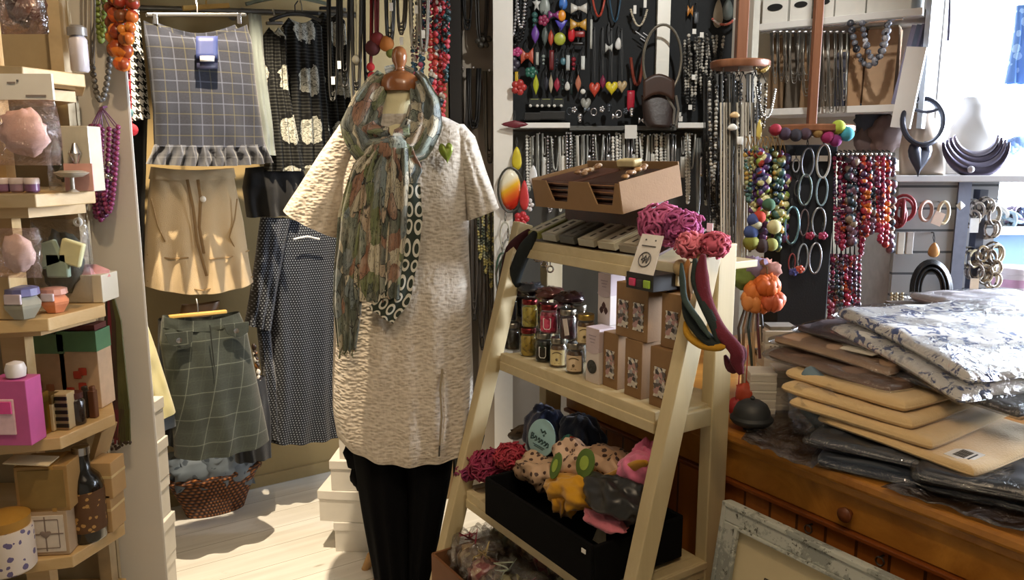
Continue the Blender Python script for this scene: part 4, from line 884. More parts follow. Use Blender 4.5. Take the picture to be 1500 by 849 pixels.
# cluster above and behind the mannequin (hung from a rail near the ceiling)
CL = 2.82
rl = thing('necklace_rail', 'dark necklace rail crossing above the mannequin head', 'rail', at(570, -80, CL))
b = MB(); b.tube([at(478, -80, CL+.02), at(668, -80, CL+.02)], .01, 8); obj('tube', b, BLK, rl)
b = MB(); b.tube([at(478, -80, CL+.02), at(478, -80, CL+.02)+Vector((0, 0, ZT-at(478, -80, CL+.02).z))], .006, 6); b.tube([at(668, -80, CL+.02), at(668, -80, CL+.02)+Vector((0, 0, ZT-at(668, -80, CL+.02).z))], .006, 6); obj('rail_support', b, BLK, rl)
clus = [(478, 498, 150, ['#2b2b28', '#1a1a19'], (488, 118), 'charcoal cord necklace hank farthest left by the rose print tops'),
 (496, 514, 128, ['#3c3c38', '#191918'], (497, 95), 'dark grey cord hank with pale tag, second from left above the mannequin'),
 (512, 532, 150, ['#1f1e1c', '#33312c'], None, 'black brown cord hank behind the scarf loop, left of the red tassels'),
 (530, 548, 132, ['#26211f', '#0f0f0f'], (552, 8), 'black cord hank just left of the orange felt ball'),
 (548, 556, 62, ['#5a2830', '#7a2f38'], None, 'thin wine red cord hank above the orange felt ball'),
 (562, 580, 62, ['#55554e', '#2f2f2b'], (573, 10), 'grey cord hank above the wooden finial'),
 (578, 598, 54, ['#8a857a', '#5f5b53'], (588, 60), 'pale grey cord hank with white tag over the finial'),
 (598, 616, 72, ['#6f6b62', '#a09a8d'], (610, 14), 'light grey wire hank right of the wooden finial'),
 (612, 630, 78, ['#4a463f', '#8d877b'], (620, 50), 'taupe cord hank with tag beside the red bead strands')]
for k, (a0, a1, y1, cs, tg, lb) in enumerate(clus): bundle(a0, a1, -80, y1, CL-.02*(k % 3), 4, cs, .0028, lb, tagc=tg)
for k, (px, py, r, c, lb) in enumerate(((566, 64, .022, '#a8662a', 'orange felt ball hanging left of the wooden finial'), (553, 58, .021, '#6d1f1f', 'dark red felt ball left of the orange one'), (546, 70, .022, '#4a1a1c', 'maroon felt ball lowest in the cluster beside the finial'), (572, 78, .013, '#66702f', 'small olive felt ball under the orange one'), (543, 98, .012, '#b3252a', 'bright red bead over the left scarf loop'), (545, 112, .013, '#a31f26', 'bright red bead just below another over the left scarf loop'), (522, 88, .015, '#8f8a78', 'pale grey ball over the left scarf loop'))):
    b = MB(); q = at(px, py, CL-.06); b.ball(q, r*1.2, 12, 8); b.tube([q, at(px-1, -80, CL)], .0012, 4); single('felt_ball', b, P(c, .8, 0, .25), lb, 'ornament')
REDMIX = [m_tri('red_bead_mix', ['#a3262c', '#c0404a', '#3f4a52', '#a83a2c', '#243a40', '#b9b0a4'], 45), m_tri('red_teal_bead_mix', ['#b22a34', '#27464c', '#c04a58', '#1f2a2c', '#a33030'], 45), m_tri('pink_blue_bead_mix', ['#7c6a80', '#3c5f74', '#a84a66', '#b7b0aa'], 45)]
for k, (a0, a1, y1, r) in enumerate(((602, 612, 120, .007), (613, 622, 108, .008), (628, 640, 140, .0105), (634, 648, 160, .0115), (642, 654, 172, .0105), (649, 657, 120, .009))):
    necklace('bead_necklace', a0, a1, -40, y1, CL+.03-.02*(k % 3), REDMIX[(2, 2, 0, 1, 0, 1)[k]], r, ('pink and blue bead strand, nearest the finial', 'pink and blue bead strand beside another one', 'red and grey bead strand, third from the finial', 'red and teal bead strand, fourth from the finial', 'red and grey bead strand next to the brown upright', 'red and teal bead strand touching the brown upright')[k], 'red bead strands right of the finial', var=.3, top=((a0+a1)/2, -78))
# cords on the partition between the uprights
hk = [(668, 690, 100, 205, ['#1b1a19', '#2a2826'], 'black cord hank on the partition beside the dark upright', .0038), (684, 704, 100, 190, ['#242220', '#151414'], 'second black cord hank on the partition, right of the first', .0038), (708, 726, 104, 240, ['#3a3732', '#5b554c'], 'grey brown cord hank on the partition by the white upright', .003), (694, 718, -60, 70, ['#4d4942', '#2f2c28'], 'dark wire loop hank at the top of the partition', .0034), (676, 694, -60, 45, ['#1d1b1a', '#111111'], 'slim black cord loop at the top left of the partition', .0025)]
for a0, a1, y0, y1, cs, lb, r in hk: bundle(a0, a1, y0, y1, YW, 4, cs, r, lb)
b = MB()
for i, (px, py) in enumerate(((700, 60), (708, 58), (716, 57), (704, 66), (712, 66))): b.ball(at(px, py, YW-.04), .012, 8, 6)
single('bead_cluster', b, P('#3c3933', .35), 'dark metal bead clump at the foot of the top wire loop', 'ornament')
for k, (a0, a1, y0, y1) in enumerate(((690, 700, 250, 470), (700, 712, 300, 520), (712, 722, 310, 560))):
    bundle(a0, a1, y0, y1, YW-.02, 3, ['#35302a', '#57504a'], .0028, ('dim brown cord hank beside the dress hem sleeve', 'dim grey cord hank below the right sleeve, middle of three', 'longest dim cord hank left of the white upright')[k])
for k in range(3):
    necklace('bead_necklace', 700+8*k, 707+8*k, 312, 380+20*k, YW-.05, m_tri('green_gold_bead_mix', ['#6d7355', '#b5a96a', '#3f463a', '#8f8f7a'], 50), .006, ('green gold bead strand nearest the right sleeve', 'green gold bead strand in the middle below the sleeve', 'green gold bead strand nearest the white upright')[k], 'green gold strands')
# white upright with bright earrings
p = at(742, 300, 3.02); b = MB(); b.box((p.x-.012, 3.03, ZT/2), (.072, .1, ZT)); struct('trim_4', b, P('#e9e6df', .5, 0, .04), smooth=False)
p2 = at(727, 300, 3.06); b = MB(); b.box((p2.x, 3.06, ZT/2), (.02, .05, ZT)); struct('trim_5', b, P('#bdb6aa', .5), smooth=False)
def charm(kind, q, w, h, m, t, dep=.008, rz=0, ry=0):
    M = Matrix.Translation(q) @ Matrix.Rotation(rz, 4, 'Z') @ Matrix.Rotation(ry, 4, 'Y') @ fx
    b = MB()
    if kind == 'heart': b.lens(heart(w, h), dep*1.4, M)
    elif kind == 'disc': b.lens([(w/2*math.cos(a*PI/8), h/2*math.sin(a*PI/8)) for a in range(16)], dep, M)
    elif kind == 'drop': b.lens([(w/2*math.sin(a*PI/8)*(1-.35*math.cos(a*PI/8)), h/2*math.cos(a*PI/8)) for a in range(16)], dep*1.4, M)
    elif kind == 'leaf': b.lens([(w/2*math.sin(a*PI/8)**3, h/2*math.cos(a*PI/8)) for a in range(16)], dep, M)
    elif kind == 'bar': b.lens([(-w/2, -h/2), (w/2, -h/2), (w/2, h/2), (-w/2, h/2)], dep, M)
    elif kind == 'tri': b.lens([(-w/2, h/2), (0, -h/2), (w/2, h/2)], dep, M)
    elif kind == 'bow':
        b.lens([(0, .1*h), (w/2, h/2), (w/2, -h/2), (0, -.1*h)], dep, M); b.lens([(0, .1*h), (-w/2, h/2), (-w/2, -h/2), (0, -.1*h)], dep, M); b.ball(q, h*.2, 8, 6)
    elif kind == 'star': b.lens([((w/2 if a % 2 == 0 else w*.22)*math.sin(a*PI/5), (h/2 if a % 2 == 0 else h*.22)*math.cos(a*PI/5)) for a in range(10)], dep, M)
    elif kind == 'ring': b.torus(q, w/2, max(.0022, w*.09), 22, 7, fx, 1, h/w)
    elif kind == 'ball': b.ball(q, w/2, 12, 8)
    elif kind == 'balls':
        for s in range(3): b.ball(q+Vector((0, 0, (s-1)*h*.34)), w*(.34+.08*s), 8, 6)
    elif kind == 'petals':
        for s in range(5): b.ball(q+Vector((w*.3*math.cos(s*2*PI/5), -.003, h*.3*math.sin(s*2*PI/5))), w*.24, 8, 6, (1, .5, 1))
        b.ball(q-Vector((0, .005, 0)), w*.15, 8, 6)
    return obj('charm', b, m, t, smooth=2)
def pend(kind, px, py, wp, hp, c, label, Y, top=None, cord=None, name='pendant', cat='pendant', group=None, dep=.008, ry=0, tagc=None):
    q = at(px, py, Y); s = (at(px+10, py, Y)-q).length/10
    t = thing(name, label, cat, q, group)
    charm(kind, q, wp*s, hp*s, P(c, .35, 0, .2) if isinstance(c, str) else c, t, dep, 0, ry)
    ty = top if top is not None else py-hp*.5-14
    b = MB(); a = at(px, ty, Y+.015); e = q+Vector((0, 0, hp*s*.45))
    b.tube([e, at(px-1.2, (ty+py-hp*.5)/2, Y+.005), a], .0013, 5); b.tube([e, at(px+1.2, (ty+py-hp*.5)/2, Y+.005), a], .0013, 5); b.tube([a, a+Vector((0, .03, .0))], .0022, 5); obj('cord', b, P(cord or '#151515', .5), t)
    if tagc:
        b = MB(); b.box(at(px+tagc[0], py+tagc[1], Y-.008), (.012, .0015, .016)); obj('price_tag', b, WHT, t, smooth=False)
    return t
YU = 2.95
for args in (('petals', 760, 128, 22, 22, '#a8322e', 'red flower pendant on the white upright', YU),
 ('leaf', 754, 182, 40, 12, '#6a2430', 'dark red leaf brooch lying across the white upright', YU),
 ('drop', 757, 232, 14, 34, '#c9b830', 'yellow drop earring at the top of the orange ring', YU),
 ('drop', 768, 286, 13, 44, '#c23a3a', 'red drop pendant beside the orange yellow hoop', YU-.02),
 ('drop', 781, 256, 12, 28, '#dedede', 'white glass drop right of the orange yellow hoop', YU),
 ('petals', 764, 320, 22, 20, '#b32a32', 'red blossom pendant under the red drop', YU-.02),
 ('petals', 775, 300, 14, 22, '#d9d2cf', 'white pearl cluster beside the red drop', YU)): pend(*args, name='earring', cat='earring')
q = at(748, 278, YU); t = thing('hoop_pendant', 'yellow and orange glass oval in dark hoop on the white upright', 'pendant', q)
b = MB(); b.lens([(.033*math.cos(a*PI/8)*1.15, .075*math.sin(a*PI/8)) for a in range(16)], .012, Matrix.Translation(q) @ fx)
mg = NT('yellow_orange_glass'); mg.set(.15); z_ = mg.xyz(mg.coord('Generated')); mg.col(mg.ramp(mg.ma('ADD', z_[2], mg.ma('MULTIPLY', z_[0], -.35)), [(.0, '#c22f1e'), (.2, '#e0702a'), (.4, '#e9b92f'), (.6, '#efe9d2')])); obj('glass_oval', b, mg.m, t, smooth=2)
b = MB(); b.torus(q, .047, .004, 28, 8, fx, 1, 1.75); obj('hoop', b, P('#3c3c34', .4), t)
for k, (px, py, w, h, c) in enumerate(((740, 345, 14, 40, '#b8b5a5'), (736, 400, 18, 60, '#3f5a4a'), (744, 375, 16, 50, '#8f8f88'), (732, 440, 10, 46, '#6a6a62'))):
    pend('ring', px, py, w, h, c, ('pearl grey earring hoop below the orange glass oval', 'dark green oval hoop on the lower white upright', 'silver grey oval hoop behind the dark green one', 'narrow grey hoop low on the white upright')[k], YU-.02, name='earring', cat='earring')
# dark red and black scarves of cord hung on the stand's left leg
# ================================================================= jewellery board
BY = 3.10
a = at(748, 185, BY); c = at(1078, -60, BY)
bd = thing('jewellery_board', 'black felt board covered with pendants behind the stand', 'board', ((a.x+c.x)/2, BY, a.z))
b = MB(); b.box(((a.x+c.x)/2, BY+.012, (a.z+2.2)/2), (c.x-a.x, .02, 2.2-a.z)); obj('felt_panel', b, P('#26282a', .95, 0, .15, 60, .1, 300), bd, smooth=False)
b = MB(); b.box(((a.x+c.x)/2, BY+.008, a.z-.005), (c.x-a.x, .03, .012)); obj('board_edge', b, P('#8f8f8c', .4), bd, smooth=False)
low = at(900, 330, BY)
b = MB(); b.box(((a.x+c.x)/2, BY+.015, a.z-.44), (c.x-a.x, .015, .84)); single('back_panel', b, P('#4b4a46', .8, 0, .3, 10), 'dull grey panel behind the pale chains under the jewellery board', 'panel', smooth=False)
# lit shelf strip under the board
for k, (p0, p1) in enumerate(((762, 834), (990, 1080))):
    q0, q1 = at(p0, 184, BY-.05), at(p1, 184, BY-.05)
    b = MB(); b.box(((q0.x+q1.x)/2, BY-.045, q0.z), (q1.x-q0.x, .09, .02)); single('narrow_shelf', b, P('#efeeea', .4, 0, .03), ('narrow white shelf under the black jewellery board at its left end', 'narrow white shelf under the black jewellery board at its right end')[k], 'shelf', smooth=False, bevel=.002)
q0, q1 = at(834, 188, BY-.05), at(990, 188, BY-.05); b = MB(); b.box(((q0.x+q1.x)/2, BY-.03, q0.z), (q1.x-q0.x, .06, .014)); single('narrow_shelf', b, P('#5b5c5a', .4), 'narrow grey shelf strip joining the two white shelves', 'shelf', smooth=False)
# silver column on the board
q = at(972, 60, BY-.04); b = MB(); b.box((q.x, BY-.02, 1.95), (.048, .03, .62)); struct('trim_6', b, P('#f2f0e6', .35, 0, .04), smooth=False)
YB_ = BY-.03
PD = [('star', 786, 6, 12, 22, '#c9c9c6', 'silver star brooch at the top left of the black board'), ('drop', 798, 8, 14, 26, '#8e9692', 'grey stone pendant at the top of the black board'),
 ('balls', 783, 30, 9, 20, '#3f6a66', 'teal bead pendant near the top left of the board'), ('petals', 796, 30, 15, 14, '#8d2f52', 'magenta flower pendant right of the teal beads'), ('bow', 811, 22, 14, 12, '#7a2a6a', 'purple bow pendant left of the orange disc'),
 ('disc', 823, 23, 11, 15, '#d98a1e', 'orange disc pendant under the bright blue one'), ('drop', 825, 3, 11, 20, '#3f74c4', 'bright blue drop pendant at the top of the board'), ('tri', 822, 38, 17, 15, '#4a44b0', 'blue violet triangle pendant below the orange disc'),
 ('bow', 847, 36, 22, 16, '#b5862a', 'golden yellow bow brooch with red trim on the board'), ('bow', 848, 12, 22, 14, '#b9b5ac', 'pale silver bow brooch above the golden bow'), ('drop', 837, 48, 9, 24, '#c4202a', 'red tassel pendant beside the lime disc'), ('bar', 849, 50, 14, 8, '#8a2a2a', 'dark red bar brooch under the golden bow'), ('bar', 847, 64, 16, 4, '#1b1b1b', 'black bar pin below the dark red bar', ),
 ('leaf', 784, 50, 11, 26, '#6a3f9a', 'purple leaf pendant at the left of the board'), ('leaf', 798, 52, 9, 30, '#4f5a56', 'grey green leaf pendant beside the purple leaf'), ('leaf', 807, 56, 8, 24, '#b0432a', 'rust leaf pendant left of the lime disc'), ('disc', 820, 57, 16, 17, '#a3ac3a', 'lime green disc pendant in the middle of the board'),
 ('petals', 757, 76, 15, 11, '#b8437a', 'pink flower pendant at the left edge of the board'), ('bow', 772, 82, 17, 22, '#b54f38', 'coral bow pendant at the left edge of the board'), ('petals', 750, 94, 22, 20, '#3f3a48', 'dark violet rosette at the left edge of the board'), ('petals', 778, 106, 17, 13, '#2f6a5a', 'green rosette below the coral bow'),
 ('bar', 757, 115, 5, 18, '#c9a52a', 'thin yellow bar earring at the lower left of the board'), ('leaf', 785, 124, 8, 28, '#b4bb2a', 'yellow green leaf pendant, leftmost of the low row'),
 ('bar', 787, 86, 4, 17, '#a9aca4', 'silver bar earring, first in the middle row'), ('balls', 796, 88, 5, 14, '#8f9a96', 'grey bead earring, second in the middle row'), ('bar', 808, 88, 6, 26, '#6a1f22', 'dark red bar earring in the middle row'), ('balls', 815, 92, 5, 12, '#27303a', 'dark navy bead earring in the middle row'), ('disc', 825, 90, 8, 10, '#4f7a86', 'small teal disc earring in the middle row'), ('bar', 832, 92, 5, 20, '#b7bcbc', 'silver blue bar earring in the middle row'), ('balls', 840, 94, 7, 18, '#8a2432', 'wine red bead earring in the middle row'), ('bar', 854, 92, 5, 18, '#d5dad8', 'pale silver bar earring, last in the middle row'),
 ('leaf', 800, 122, 7, 22, '#2b2d38', 'dark leaf pendant, second of the low row'), ('leaf', 807, 123, 6, 26, '#b9ab92', 'beige leaf pendant, third of the low row'), ('leaf', 816, 124, 9, 20, '#a02a42', 'crimson leaf pendant, fourth of the low row'), ('balls', 824, 124, 5, 16, '#243432', 'black green bead pendant in the low row'), ('drop', 831, 126, 7, 12, '#e2e2dd', 'white drop pendant in the low row'), ('bar', 837, 130, 3, 16, '#1a2a28', 'thin black bar pendant right of the white drop'), ('leaf', 847, 122, 8, 24, '#b7735a', 'salmon leaf pendant, rightmost leaf of the low row'),
 ('heart', 871, 130, 15, 22, '#c04632', 'orange red heart pendant on long black cord', 40), ('leaf', 883, 120, 8, 20, '#7a2040', 'plum leaf pendant beside the orange red heart', 40), ('heart', 896, 128, 17, 20, '#d8c42a', 'yellow heart pendant on long black cord', 42), ('heart', 911, 126, 14, 18, '#b39b72', 'beige heart pendant right of the yellow heart', 42),
 ('drop', 906, 64, 9, 16, '#dcdcda', 'white tear drop pendant in the middle of the board', 38), ('bow', 892, 70, 10, 12, '#b5b6b2', 'silver key shaped charm left of the white tear drop', 34), ('bar', 866, 50, 3, 38, '#b5b6b0', 'long thin silver bar pendant on the board', 10), ('bar', 924, 148, 10, 28, '#b01f34', 'crimson bar pendant left of the brown purse', 100),
 ('heart', 858, 152, 14, 20, '#9a9a92', 'silver openwork heart above the grey shelf strip', 130), ('disc', 854, 134, 7, 7, '#e4e4df', 'round white tag above the silver openwork heart', 126)]
for p_ in PD:
    k, px, py, w_, h_, c_, lb = p_[:7]; pend(k, px, py, w_*1.08, h_*1.08, c_, lb, YB_-.01*(px % 3), top=p_[7] if len(p_) > 7 else None, cord='#0c0c0c')
# black and silver looped necklaces at the left of the board
for k, (a0, a1, y1, m) in enumerate(((732, 752, 72, BLK), (738, 770, 66, BLK), (745, 776, 60, BLK), (741, 760, 52, SILV), (755, 772, 40, SILV))):
    necklace('bead_necklace', a0, a1, -60, y1, BY-.05-.012*k, m, .0065, ('black bead loop, longest at the board left corner', 'black bead loop, second at the board left corner', 'black bead loop, third at the board left corner', 'silver bead loop among the black ones', 'short silver bead loop among the black ones')[k], pw=2.5)
# other necklaces on the board
b = MB(); b.tube(ushape(864, 890, -30, 24, YB_, 24, 2), .004, 8); single('cord_necklace', b, P('#a84030', .5, 0, .3), 'coral red round necklace at the top of the black board', 'necklace')
b = MB(); b.tube(ushape(890, 912, -30, 32, YB_, 24, 2), .003, 8); single('cord_necklace', b, P('#2f4f66', .5), 'deep blue round necklace at the top of the black board', 'necklace')
necklace('bead_necklace', 924, 948, 14, 38, YB_-.01, P('#cfc6b2', .4), .005, 'ivory tube bead bracelet with white tag on the board', sc=(1, 1, .55), gap=1.3, pw=2)
for k, px in enumerate((930, 945)):
    b = MB(); b.box(at(px, 14 if k == 0 else 5, YB_-.02), (.011, .002, .03)); single('price_tag', b, WHT, ('small white tag over the ivory bracelet, left one', 'small white tag over the ivory bracelet, right one')[k], 'tag', smooth=False)
b = MB(); b.tube(ushape(924, 942, 84, 124, YB_-.01, 20, 2.4), .006, 8); single('cord_necklace', b, P('#7a3426', .35), 'thick red brown bangle hanging left of the big hoop', 'bangle')
b = MB()
for i, (px, py) in enumerate(((935, 48), (940, 52), (946, 50), (942, 58))): b.bar(at(px-4, py-2, YB_-.01), at(px+5, py+4, YB_-.01), .004, .003)
single('twig_brooch', b, SILV, 'silver twig brooch on the board under the ivory bracelet', 'brooch', smooth=False)
# big wire hoop with brown leather purse
q = at(970, 88, YB_-.08); t = thing('hoop_bag', 'brown leather pouch bag hanging from a large silver hoop handle', 'bag', at(966, 185, YB_-.08))
s = (at(980, 88, YB_-.08)-q).length/10
b = MB(); b.torus(q, 28*s, .0052, 44, 8, fx, 1, 1.78); obj('handle', b, metal('#a5a196', .3), t)
b = MB()
def pouch(u, v):
    a = 2*PI*u; w_ = 24*s*(1.02-.12*v)*(1 if v < .85 else 1-(v-.85)*1.2); x = math.cos(a)
    return at(964+2*v, 140+46*v, YB_-.09)+Vector((math.copysign(abs(x)**.6, x)*w_, math.sin(a)*.022*(.5+v), .004*nz((u*8, v*4, 3))))
b.grid(pouch, 32, 14, True); obj('pouch', b, P('#2b1c17', .45, 0, .3, 40, .2, 90), t, smooth=2, solid=.003)
b = MB(); b.grid(lambda u, v: at(lerp(942, 988, u), 118+30*v+0*u-10*math.sin(PI*u), YB_-.118), 10, 6); obj('flap', b, P('#3a2318', .45, 0, .3, 40), t, smooth=2, solid=.003)
b = MB(); b.tube([at(976, 140, YB_-.1), at(988, 160, YB_-.11), at(986, 182, YB_-.11)], .005, 6); b.tube([at(990, 140, YB_-.1), at(994, 160, YB_-.11), at(990, 184, YB_-.11)], .005, 6); obj('tassel', b, P('#6b655c', .5), t)
# dark bead chains right of the hoop
for k, (a0, a1, y0, y1) in enumerate(((1003, 1010, 60, 150), (1009, 1022, 52, 140), (1012, 1020, 80, 160), (1018, 1030, 50, 120), (1024, 1036, 55, 145), (1030, 1042, 100, 150), (1036, 1050, 52, 95), (1044, 1060, 54, 90))):
    necklace('bead_necklace', a0, a1, y0, y1, YB_-.02-.01*(k % 3), m_tri('grey_pearl_bead_mix', ['#6b6963', '#2b2b2a', '#a09d94', '#45433f', '#c4c0b5'], 50), .0062, 'grey pearl bead necklace on the dark board, %s from the hoop bag' % ORD[k], 'grey pearl necklaces on the dark board', var=.2)
for k, (px, py) in enumerate(((1017, 46), (1028, 51), (1016, 113), (1011, 157), (995, 168), (997, 174))):
    b = MB(); b.box(at(px, py, YB_-.06), (.014, .002, .018)); single('price_tag', b, WHT, 'white price tag among the grey pearl necklaces, %s from the top' % ORD[k], 'tag', smooth=False)
for args in (('bow', 1011, 16, 8, 16, '#b5752a', 'amber charm at the top right of the dark board', YB_), ('bar', 1020, 26, 6, 16, '#55585c', 'dark steel charm below the amber one', YB_), ('drop', 1052, 20, 14, 40, '#9c8f7a', 'beige drop pendant beside the hanging post', YB_-.02), ('drop', 1066, 14, 16, 30, '#6a7472', 'grey glass drop beside the hanging post', YB_-.02)): pend(*args)
necklace('bead_necklace', 1044, 1076, 28, 36, YB_-.03, m_tri('coral_bead_mix', ['#c96a58', '#d9cfc8', '#a33a32'], 80), .005, 'coral and white bead string beside the hanging post')
# boxes of studs on the left white shelf
for k, px in enumerate((783, 800, 818)):
    q = at(px, 150, BY-.03); t = thing('earring_card', 'black card of pearl stud earrings above the dark trays, %s from the left' % ORD[k], 'card', q, 'stud cards above the dark trays')
    b = MB(); b.box(q, (.042, .004, .03)); obj('card', b, P('#2c2e2c', .7), t, smooth=False)
    b = MB(); b.box(q+Vector((0, -.003, .012)), (.03, .001, .003)); obj('print', b, P('#8a8f5a', .7), t, smooth=False)
    for d in (-5, 5): b = MB(); b.ball(at(px+d-1, 155, BY-.04), .0062, 8, 6); obj('stud', b, P('#f1efe8', .2), t)
for k, (p0, p1, y0, y1) in enumerate(((768, 792, 165, 176), (790, 828, 163, 175))):
    q0 = at(p0, y1, BY-.06); q1 = at(p1, y0, BY-.06); b = MB(); zc_ = (q0.z+q1.z)/2
    b.box(((q0.x+q1.x)/2, BY-.055, zc_), (q1.x-q0.x, .05, q1.z-q0.z)); single('stud_tray', b, P('#1d1e1f', .4, 0, .2), ('small dark stud tray on the white shelf, left one', 'wider dark stud tray on the white shelf, right one')[k], 'tray', smooth=False, bevel=.003)
# silver tangle on the shelf strip
for k in range(14):
    px, py = 832+k*9.5+R.uniform(-3, 3), 166+R.uniform(-8, 10); q = at(px, py, BY-.06-.01*(k % 3))
    kind = ('ring', 'petals', 'balls', 'bow')[k % 4]; t = thing('silver_charm', 'silver trinket on the grey shelf strip, %s from the left' % ORD[k], 'trinket', q, 'silver trinkets on the grey shelf strip')
    charm(kind, q, .022, .026, SILV if k % 3 else P('#4b5158', .3, .5), t)
# ================================================================= pale chains under the board
kinds = ['beads', 'cord', 'cord', 'bar', 'beads', 'loop', 'cord', 'bar', 'beads']
WCH = [P('#e6e5df', .35, 0, .05), P('#cfcec6', .3, 0, .1), SILV, P('#f0eee6', .4, 0, .04), P('#a9aba6', .3, .4)]
tot = 0
xs = [776+k*7.3 for k in range(30)]+[1000+k*7 for k in range(10)]
for k, px in enumerate(xs):
    px += R.uniform(-1.5, 1.5); y0 = 197+R.uniform(-3, 5); y1 = R.uniform(262, 318); m = WCH[R.randrange(5)]; Y = BY-.03-.014*(k % 3)
    lb = 'pale silver necklace hanging under the jewellery board, %s from the left' % (ORD[k])
    t = thing('chain_necklace', lb, 'necklace', at(px, y0, Y), 'pale chains under the jewellery board')
    b = MB(); kd = kinds[k % 9]; w_ = R.uniform(4, 8)
    if kd == 'beads': b.beads(ushape(px-w_/2, px+w_/2, y0, y1, Y, pw=4), .0062, 1.9, 7, 5, .15)
    elif kd == 'cord':
        for s in range(3): b.tube(ushape(px-w_/2+s, px+w_/2+s*.6, y0, y1-s*7, Y-.005*s, 16, 5), .0026, 5)
    elif kd == 'bar':
        b.tube(ushape(px-2, px+2, y0, y0+25, Y, 10, 4), .0015, 4); b.lens([(-.009, -.04), (.009, -.04), (.011, .04), (-.011, .04)], .006, Matrix.Translation(at(px, y0+44, Y)) @ fx)
    else: b.tube(ushape(px-6, px+6, y0, y0+50, Y, 18, 2.4), .0034, 6)
    obj('strand', b, m, t, smooth=2)
    b = MB(); q = at(px, y0, Y); b.tube([q+Vector((0, .05, 0)), q-Vector((0, .012, 0))], .003, 6); obj('peg', b, SILV, t)
q = at(924, 193, BY-.08); b = MB(); b.box(q, (.045, .003, .05)); single('price_card', b, WHT, 'white price card hanging below the brown pouch bag', 'card', smooth=False)
# long black cords right of the board and down behind the stand
for k in range(9):
    a0 = 1030+k*5.5; bundle(a0, a0+6, 110+4*(k % 3), 300+R.uniform(0, 60), BY-.07-.01*(k % 2), 2, ['#141414', '#2c2b29'] if k % 3 else ['#4b463e', '#1d1c1b'], .0028, 'long black cord hanging under the wooden disc, %s from the left' % ORD[k], group='black cords under the wooden disc')
for k in range(6):
    necklace('bead_necklace', 1036+7*k, 1041+7*k, 210, 330+8*(k % 3), BY-.1, m_tri('dark_silver_bead_mix', ['#1a1a1a', '#b9b7b0', '#2c2b2a', '#55534d'], 60), .0055, 'black and silver bead strand right of the cardboard tray, %s from the left' % ORD[k], 'black and silver strands')
# ================================================================= cream A-frame display stand (local frame LM)
fy = lambda z: .3*(z-.42)
HX = .335
st = thing('display_stand', 'cream painted A-frame display stand with three shelves in the middle of the shop', 'stand', LM @ Vector((0, .1, 0)))
for sx in (-1, 1):
    b = MB(LM); b.bar((sx*HX+(.085 if sx > 0 else -.005), fy(0), 0), (sx*(HX+.034), fy(1.2), 1.2), .052, .036, (1, 0, 0)); obj('front_leg', b, CREAMW, st, smooth=False, bevel=.003)
    b = MB(LM); b.bar((sx*(HX+.0), .315, 0), (sx*HX, .315, 1.2), .036, .06, (0, 1, 0)); obj('rear_leg', b, CREAMW, st, smooth=False, bevel=.003)
    for z in (.40, .79):
        b = MB(LM); b.bar((sx*HX, fy(z)+.02, z), (sx*HX, .344, z), .03, .045); obj('side_bracket', b, CREAMW, st, smooth=False, bevel=.003)
for k, (z, y0, y1) in enumerate(((.42, .02, .29), (.82, .14, .36), (1.15, .22, .46))):
    b = MB(LM); w_ = 2*HX-.03+(.035, .02, 0)[k]; xc = (.0175, .01, 0)[k]; b.box((xc, (y0+y1)/2, z-.009), (w_, y1-y0, .018)); o = obj('shelf', b, CREAMWX, st, smooth=False, bevel=.002)
    b = MB(LM); b.box((xc, y0-.012, z-.018), (w_-.01, .022, .052)); b.box((xc, y0-.02, z-.03), (w_-.01, .012, .026)); obj('front_rail', b, CREAMWX, o, smooth=False, bevel=.002)
b = MB(LM); b.box((0, .365, .60), (2*HX-.05, .008, .36))
LW = lambda x, y, z: LM @ Vector((x, y, z))
def lx(px, py, y): return atLl(px, py, y).x
ZM = .82
# ---- jars
GLASS = m_film('jar_glass', '#f2f4ef', .06, .5, 3, 0, .04)
def jar(px, py, y, z, cc, lid, label, lab=None, r=.0245, h=.083, mark=None):
    x = lx(px, py, y); w = LW(x, y, z); t = thing('preserve_jar', label, 'jar', w)
    b = MB(); b.lathe([(r*.86, .003), (r*.9, .006), (r*.9, h*.68), (r*.75, h*.74)], 20, w); obj('contents', b, cc, t)
    b = MB(); b.lathe([(r*.93, 0), (r, .004), (r, h*.7), (r*.82, h*.79), (r*.82, h*.84)], 20, w); obj('glass', b, GLASS, t)
    b = MB(); b.lathe([(r*.9, h*.82), (r*.92, h*.83), (r*.92, h*.97), (r*.85, h)], 20, w); obj('lid', b, lid, t)
    if lab or mark:
        pts = lambda a: w+Vector((math.cos(a), math.sin(a), 0))*(r*1.015)
        A0 = math.atan2(-.82, -.22)
        b = MB(); b.grid(lambda u, v: w+Vector((math.cos(A0+(u-.5)*1.9), math.sin(A0+(u-.5)*1.9), 0))*(r*1.02)+Vector((0, 0, h*(.1+.52*v))), 10, 2); l = obj('label', b, lab or cc, t, smooth=2)
        if mark:
            b = MB(); f = lambda u, v: w+Vector((math.cos(A0+u), math.sin(A0+u), 0))*(r*1.035)+Vector((0, 0, h*v))
            if mark == 'U':
                b.tube([f(-.38, .55), f(-.38, .25), f(-.25, .18), (f(.25, .18)), f(.38, .25), f(.38, .55)], .0012, 5); b.tube([f(-.38, .55), f(.38, .55)], .001, 5)
            else:
                b.tube([f(-.55+.11*i, .48+.07*math.sin(PI*i/10)) for i in range(11)], .0013, 5); b.ball(f(0, .3), .004, 8, 6); b.tube([f(-.3, .17), f(.3, .17)], .0008, 4)
            obj('label_print', b, WHT if mark == 'U' else P('#5b4a2a', .6), l, smooth=2)
    return t
LIDR, LIDM, LIDG = metal('#7a2f2f', .3), metal('#8d877a', .3), metal('#a38a4a', .3)
CC = lambda n, a: m_tri(n, a, 90, .4)
yj = .19
